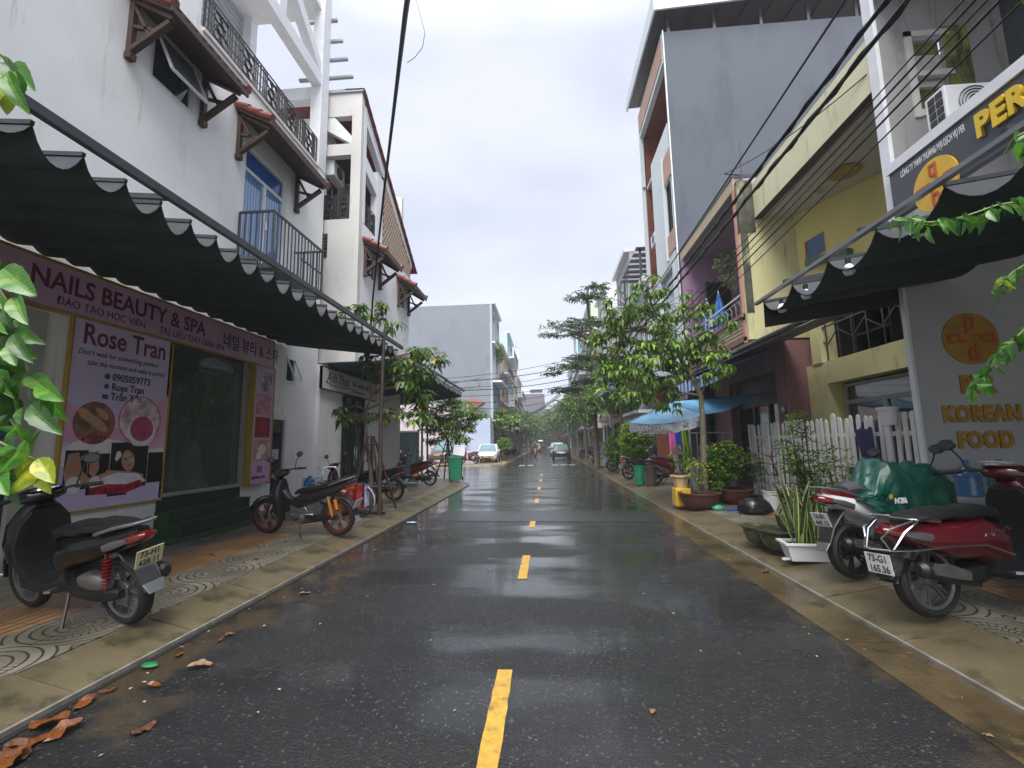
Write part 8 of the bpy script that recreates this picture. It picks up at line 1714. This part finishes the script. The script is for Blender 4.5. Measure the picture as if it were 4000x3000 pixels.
# ---------------- foreground leaves, one object each
def big_leaf_mesh(nm, m, w_=.44, curl=.12, veins=True, seed=0):
    g = MB(); n = 12; vs = []
    for i in range(n+1):
        u = i/n; ww = w_*(math.sin(math.pi*u**.85))**.85*(1-.15*u)+(.004 if i in (0, n) else 0)
        for j in range(-3, 4):
            q = j/3; rip = .018*math.sin(u*38)*abs(q) if veins else 0
            vs.append((u, ww*q*.5*(1+.05*math.sin(u*30+seed)), .22*ww*abs(q)-curl*u*u+rip+.02*mnoise.noise((u*4, q*2, seed))))
    g.add(vs, [(i*7+j, i*7+j+1, (i+1)*7+j+1, (i+1)*7+j) for i in range(n) for j in range(6)])
    return g
def leafmat(name, c, vein):
    m = bpy.data.materials.new(name); m.use_nodes = True; nt, b = nodes_of(m); N = nt.nodes.new; L = nt.links.new
    tc = N('ShaderNodeTexCoord'); sp = N('ShaderNodeSeparateXYZ'); L(tc.outputs['Object'], sp.inputs[0]); ab = N('ShaderNodeMath'); ab.operation = 'ABSOLUTE'; L(sp.outputs['Y'], ab.inputs[0])
    s = N('ShaderNodeMath'); s.operation = 'MULTIPLY_ADD'; s.inputs[1].default_value = -1.1; L(ab.outputs[0], s.inputs[0]); L(sp.outputs['X'], s.inputs[2])
    sc2 = N('ShaderNodeMath'); sc2.operation = 'MULTIPLY'; sc2.inputs[1].default_value = 11; L(s.outputs[0], sc2.inputs[0]); fr = N('ShaderNodeMath'); fr.operation = 'FRACT'; L(sc2.outputs[0], fr.inputs[0])
    lt = N('ShaderNodeMath'); lt.operation = 'LESS_THAN'; lt.inputs[1].default_value = .12; L(fr.outputs[0], lt.inputs[0]); l2 = N('ShaderNodeMath'); l2.operation = 'LESS_THAN'; l2.inputs[1].default_value = .012; L(ab.outputs[0], l2.inputs[0])
    mxn = N('ShaderNodeMath'); mxn.operation = 'MAXIMUM'; L(lt.outputs[0], mxn.inputs[0]); L(l2.outputs[0], mxn.inputs[1])
    nz = N('ShaderNodeTexNoise'); nz.inputs['Scale'].default_value = 3.5; L(tc.outputs['Object'], nz.inputs['Vector']); r2 = N('ShaderNodeMapRange'); r2.inputs['From Min'].default_value = .52; r2.inputs['From Max'].default_value = .66; L(nz.outputs['Fac'], r2.inputs['Value'])
    m1 = N('ShaderNodeMix'); m1.data_type = 'RGBA'; L(r2.outputs[0], m1.inputs[0]); m1.inputs[6].default_value = (*c, 1); m1.inputs[7].default_value = (c[0]*2.2+.03, c[1]*1.5, c[2], 1)
    m2_ = N('ShaderNodeMix'); m2_.data_type = 'RGBA'; fac = N('ShaderNodeMath'); fac.operation = 'MULTIPLY'; fac.inputs[1].default_value = .55; L(mxn.outputs[0], fac.inputs[0]); L(fac.outputs[0], m2_.inputs[0]); L(m1.outputs[2], m2_.inputs[6]); m2_.inputs[7].default_value = (*vein, 1)
    L(m2_.outputs[2], b.inputs['Base Color']); b.inputs['Roughness'].default_value = .3; b.inputs['Specular IOR Level'].default_value = .6
    bpn = N('ShaderNodeBump'); bpn.inputs['Strength'].default_value = .5; bpn.inputs['Distance'].default_value = .01; bpn.invert = True; L(fac.outputs[0], bpn.inputs['Height']); L(bpn.outputs[0], b.inputs['Normal'])
    tr = N('ShaderNodeBsdfTranslucent'); L(m2_.outputs[2], tr.inputs[0]); ms = N('ShaderNodeMixShader'); ms.inputs[0].default_value = .3; o = [n for n in nt.nodes if n.type == 'OUTPUT_MATERIAL'][0]; L(b.outputs[0], ms.inputs[1]); L(tr.outputs[0], ms.inputs[2]); L(ms.outputs[0], o.inputs[0]); return m
lm = [leafmat('fresh_leaf_a', (.04, .17, .012), (.16, .32, .05)), leafmat('fresh_leaf_b', (.02, .09, .015), (.10, .22, .05)), leafmat('fresh_leaf_yellow', (.22, .30, .01), (.38, .42, .06)), leafmat('fresh_leaf_pale', (.06, .19, .03), (.25, .40, .12))]
protos = [big_leaf_mesh('leaf', None, .5, .15, seed=1), big_leaf_mesh('leaf', None, .42, .28, seed=5)]
LM = {}
def leaf_obj(par, p0, p1, yaw_, mi, w_=1., base=None):
    """leaf from base point p0 to tip p1 (world), rolled by yaw_"""
    key = (mi, int(yaw_*10) % 2)
    if key not in LM:
        gg = MB(); gg.v = list(protos[key[1]].v); gg.f = list(protos[key[1]].f); gg.mi = list(protos[key[1]].mi); o = gg.build('leaf', lm[mi], par, smooth=60); LM[key] = o.data
    else: o = bpy.data.objects.new('leaf', LM[key]); col.objects.link(o); setpar(o, par)
    d = Vector(p1)-Vector(p0); l = d.length; q = d.to_track_quat('X', 'Z'); o.rotation_mode = 'QUATERNION'
    from mathutils import Quaternion
    o.rotation_quaternion = q @ Quaternion((1, 0, 0), yaw_); o.location = Vector(p0)-base; o.scale = (l, l*w_, l)
def branch(name, label, ydep, stems, leaves, cat='branch'):
    base = onY(*stems[0][0], ydep); t = thing(name, label, cat, base)
    for st_ in stems:
        g = MB(); g.tube([onY(u, v, ydep+.03*k)-base for k, (u, v) in enumerate(st_)], [.006]+[.004]*(len(st_)-1), 6); g.build('stem', mat('green_stem', (.12, .16, .04), .5), t)
    for u0, v0, u1, v1, r_, mi in leaves:
        dy = rnd.uniform(-.06, .06); leaf_obj(t, onY(u0, v0, ydep+dy), onY(u1, v1, ydep+dy+rnd.uniform(-.05, .05)), r_+R(60), mi, rnd.uniform(.9, 1.15), base)
    return t
branch('leafy_branch', 'drooping leafy branch with large veined leaves at the left edge, close to the camera', 1.45,
       [[(-60, 1040), (30, 1180), (60, 1320), (110, 1450)], [(-60, 1560), (30, 1620), (90, 1720), (140, 1800)], [(-50, 1700), (60, 1760), (150, 1800)]],
       [(10, 1050, 115, 1140, .2, 3), (20, 1170, 100, 1240, -.2, 0), (30, 1200, 10, 1290, .4, 0), (60, 1290, 130, 1330, .3, 3), (50, 1280, -40, 1310, .1, 1), (60, 1330, 10, 1400, .0, 1), (70, 1350, 135, 1400, .4, 0), (100, 1440, -10, 1400, .1, 1),
        (105, 1450, 30, 1560, .2, 3), (110, 1470, 190, 1520, -.2, 3), (120, 1480, 100, 1600, .5, 3), (150, 1500, 225, 1560, .2, 0), (180, 1540, 235, 1640, .3, 0), (150, 1530, 200, 1680, 0, 0), (60, 1500, -30, 1560, .2, 1), (120, 1580, 190, 1680, .1, 1),
        (30, 1620, -50, 1700, .3, 1), (90, 1700, 0, 1660, .1, 0), (100, 1720, 20, 1850, .4, 0), (135, 1790, 60, 1880, .0, 2), (145, 1800, 70, 1930, .3, 2), (150, 1800, 180, 1930, .2, 2), (150, 1790, 200, 1880, -.2, 2), (120, 1770, 150, 1660, .2, 0), (60, 1750, -40, 1800, .2, 0), (-10, 1480, 40, 1600, .1, 1), (-20, 1760, 30, 1880, .1, 0)]
       +[(u, v, u+rnd.uniform(-70, 80), v+rnd.uniform(60, 130), rnd.uniform(-.3, .5), rnd.choice((0, 0, 1, 1, 3))) for u, v in [(rnd.uniform(-60, 60+.06*(v0-1000)), v0) for v0 in range(1020, 1860, 19)]])
branch('leafy_branch', 'small leafy shoot above the awning at the left edge', 1.5, [[(-40, 180), (20, 230), (50, 290)]],
       [(0, 215, 60, 260, .2, 0), (10, 230, 70, 330, .1, 1), (40, 260, 110, 330, .2, 3), (30, 280, 60, 410, .3, 0), (10, 300, 30, 440, .2, 2), (60, 270, 100, 380, -.2, 0), (0, 320, -20, 420, .2, 2)])
def vine_leaves(path, n, s, mi=(0, 0, 1, 3)):
    out = []
    for k in range(n):
        f = (k+.5)/n*(len(path)-1); i = min(int(f), len(path)-2); q = f-i; u = path[i][0]*(1-q)+path[i+1][0]*q; v = path[i][1]*(1-q)+path[i+1][1]*q
        a = rnd.uniform(-.3, 3.4); l = s*rnd.uniform(.6, 1.2); out.append((u+rnd.uniform(-14, 14), v+rnd.uniform(-18, 18), u+math.cos(a)*l, v+math.sin(a)*l*.8+rnd.uniform(-5, 35), rnd.uniform(-.5, .6), rnd.choice(mi)))
    return out
pA_ = [(4040, 780), (3900, 800), (3800, 835), (3700, 865), (3600, 870), (3480, 860)]; pB_ = [(4040, 500), (3960, 540), (3925, 600)]; pC_ = [(4050, 1010), (3960, 1060), (3880, 1140)]; pD_ = [(4050, 1240), (3960, 1330), (3860, 1450), (3790, 1520)]
branch('leafy_vine', 'long leafy vine shoot hanging before the restaurant awning', 1.9, [pA_], vine_leaves(pA_, 44, 62)); 
branch('leafy_vine', 'big leaved shoot by the bulb at the right edge', 1.7, [pB_], [(3990, 520, 3930, 620, .1, 0), (4010, 560, 3950, 640, .2, 0), (4030, 520, 3960, 560, .3, 3), (4020, 600, 3990, 680, .2, 1), (4030, 10, 3975, -10, .1, 0)])
branch('leafy_vine', 'middle leafy vine shoot at the right edge before the grey wall', 1.9, [pC_], vine_leaves(pC_, 18, 62, (0, 0, 1, 2)))
branch('leafy_vine', 'lower leafy vine shoot sweeping down before the round logo', 1.9, [pD_], vine_leaves(pD_, 40, 66))
# ---------------- rain haze
g = MB(); g.box(-420, 420, -62, 905, -1.1, 45)
hz = tag(g.build('haze', None, smooth=0), 'thin rain haze filling the whole street', kind='stuff')
m = bpy.data.materials.new('thin_haze'); m.use_nodes = True; nt = m.node_tree; nt.nodes.clear()
o = nt.nodes.new('ShaderNodeOutputMaterial'); v = nt.nodes.new('ShaderNodeVolumePrincipled'); v.inputs['Color'].default_value = (.93, .95, 1, 1); v.inputs['Density'].default_value = .0013
nt.links.new(v.outputs[0], o.inputs['Volume']); hz.data.materials.clear(); hz.data.materials.append(m)
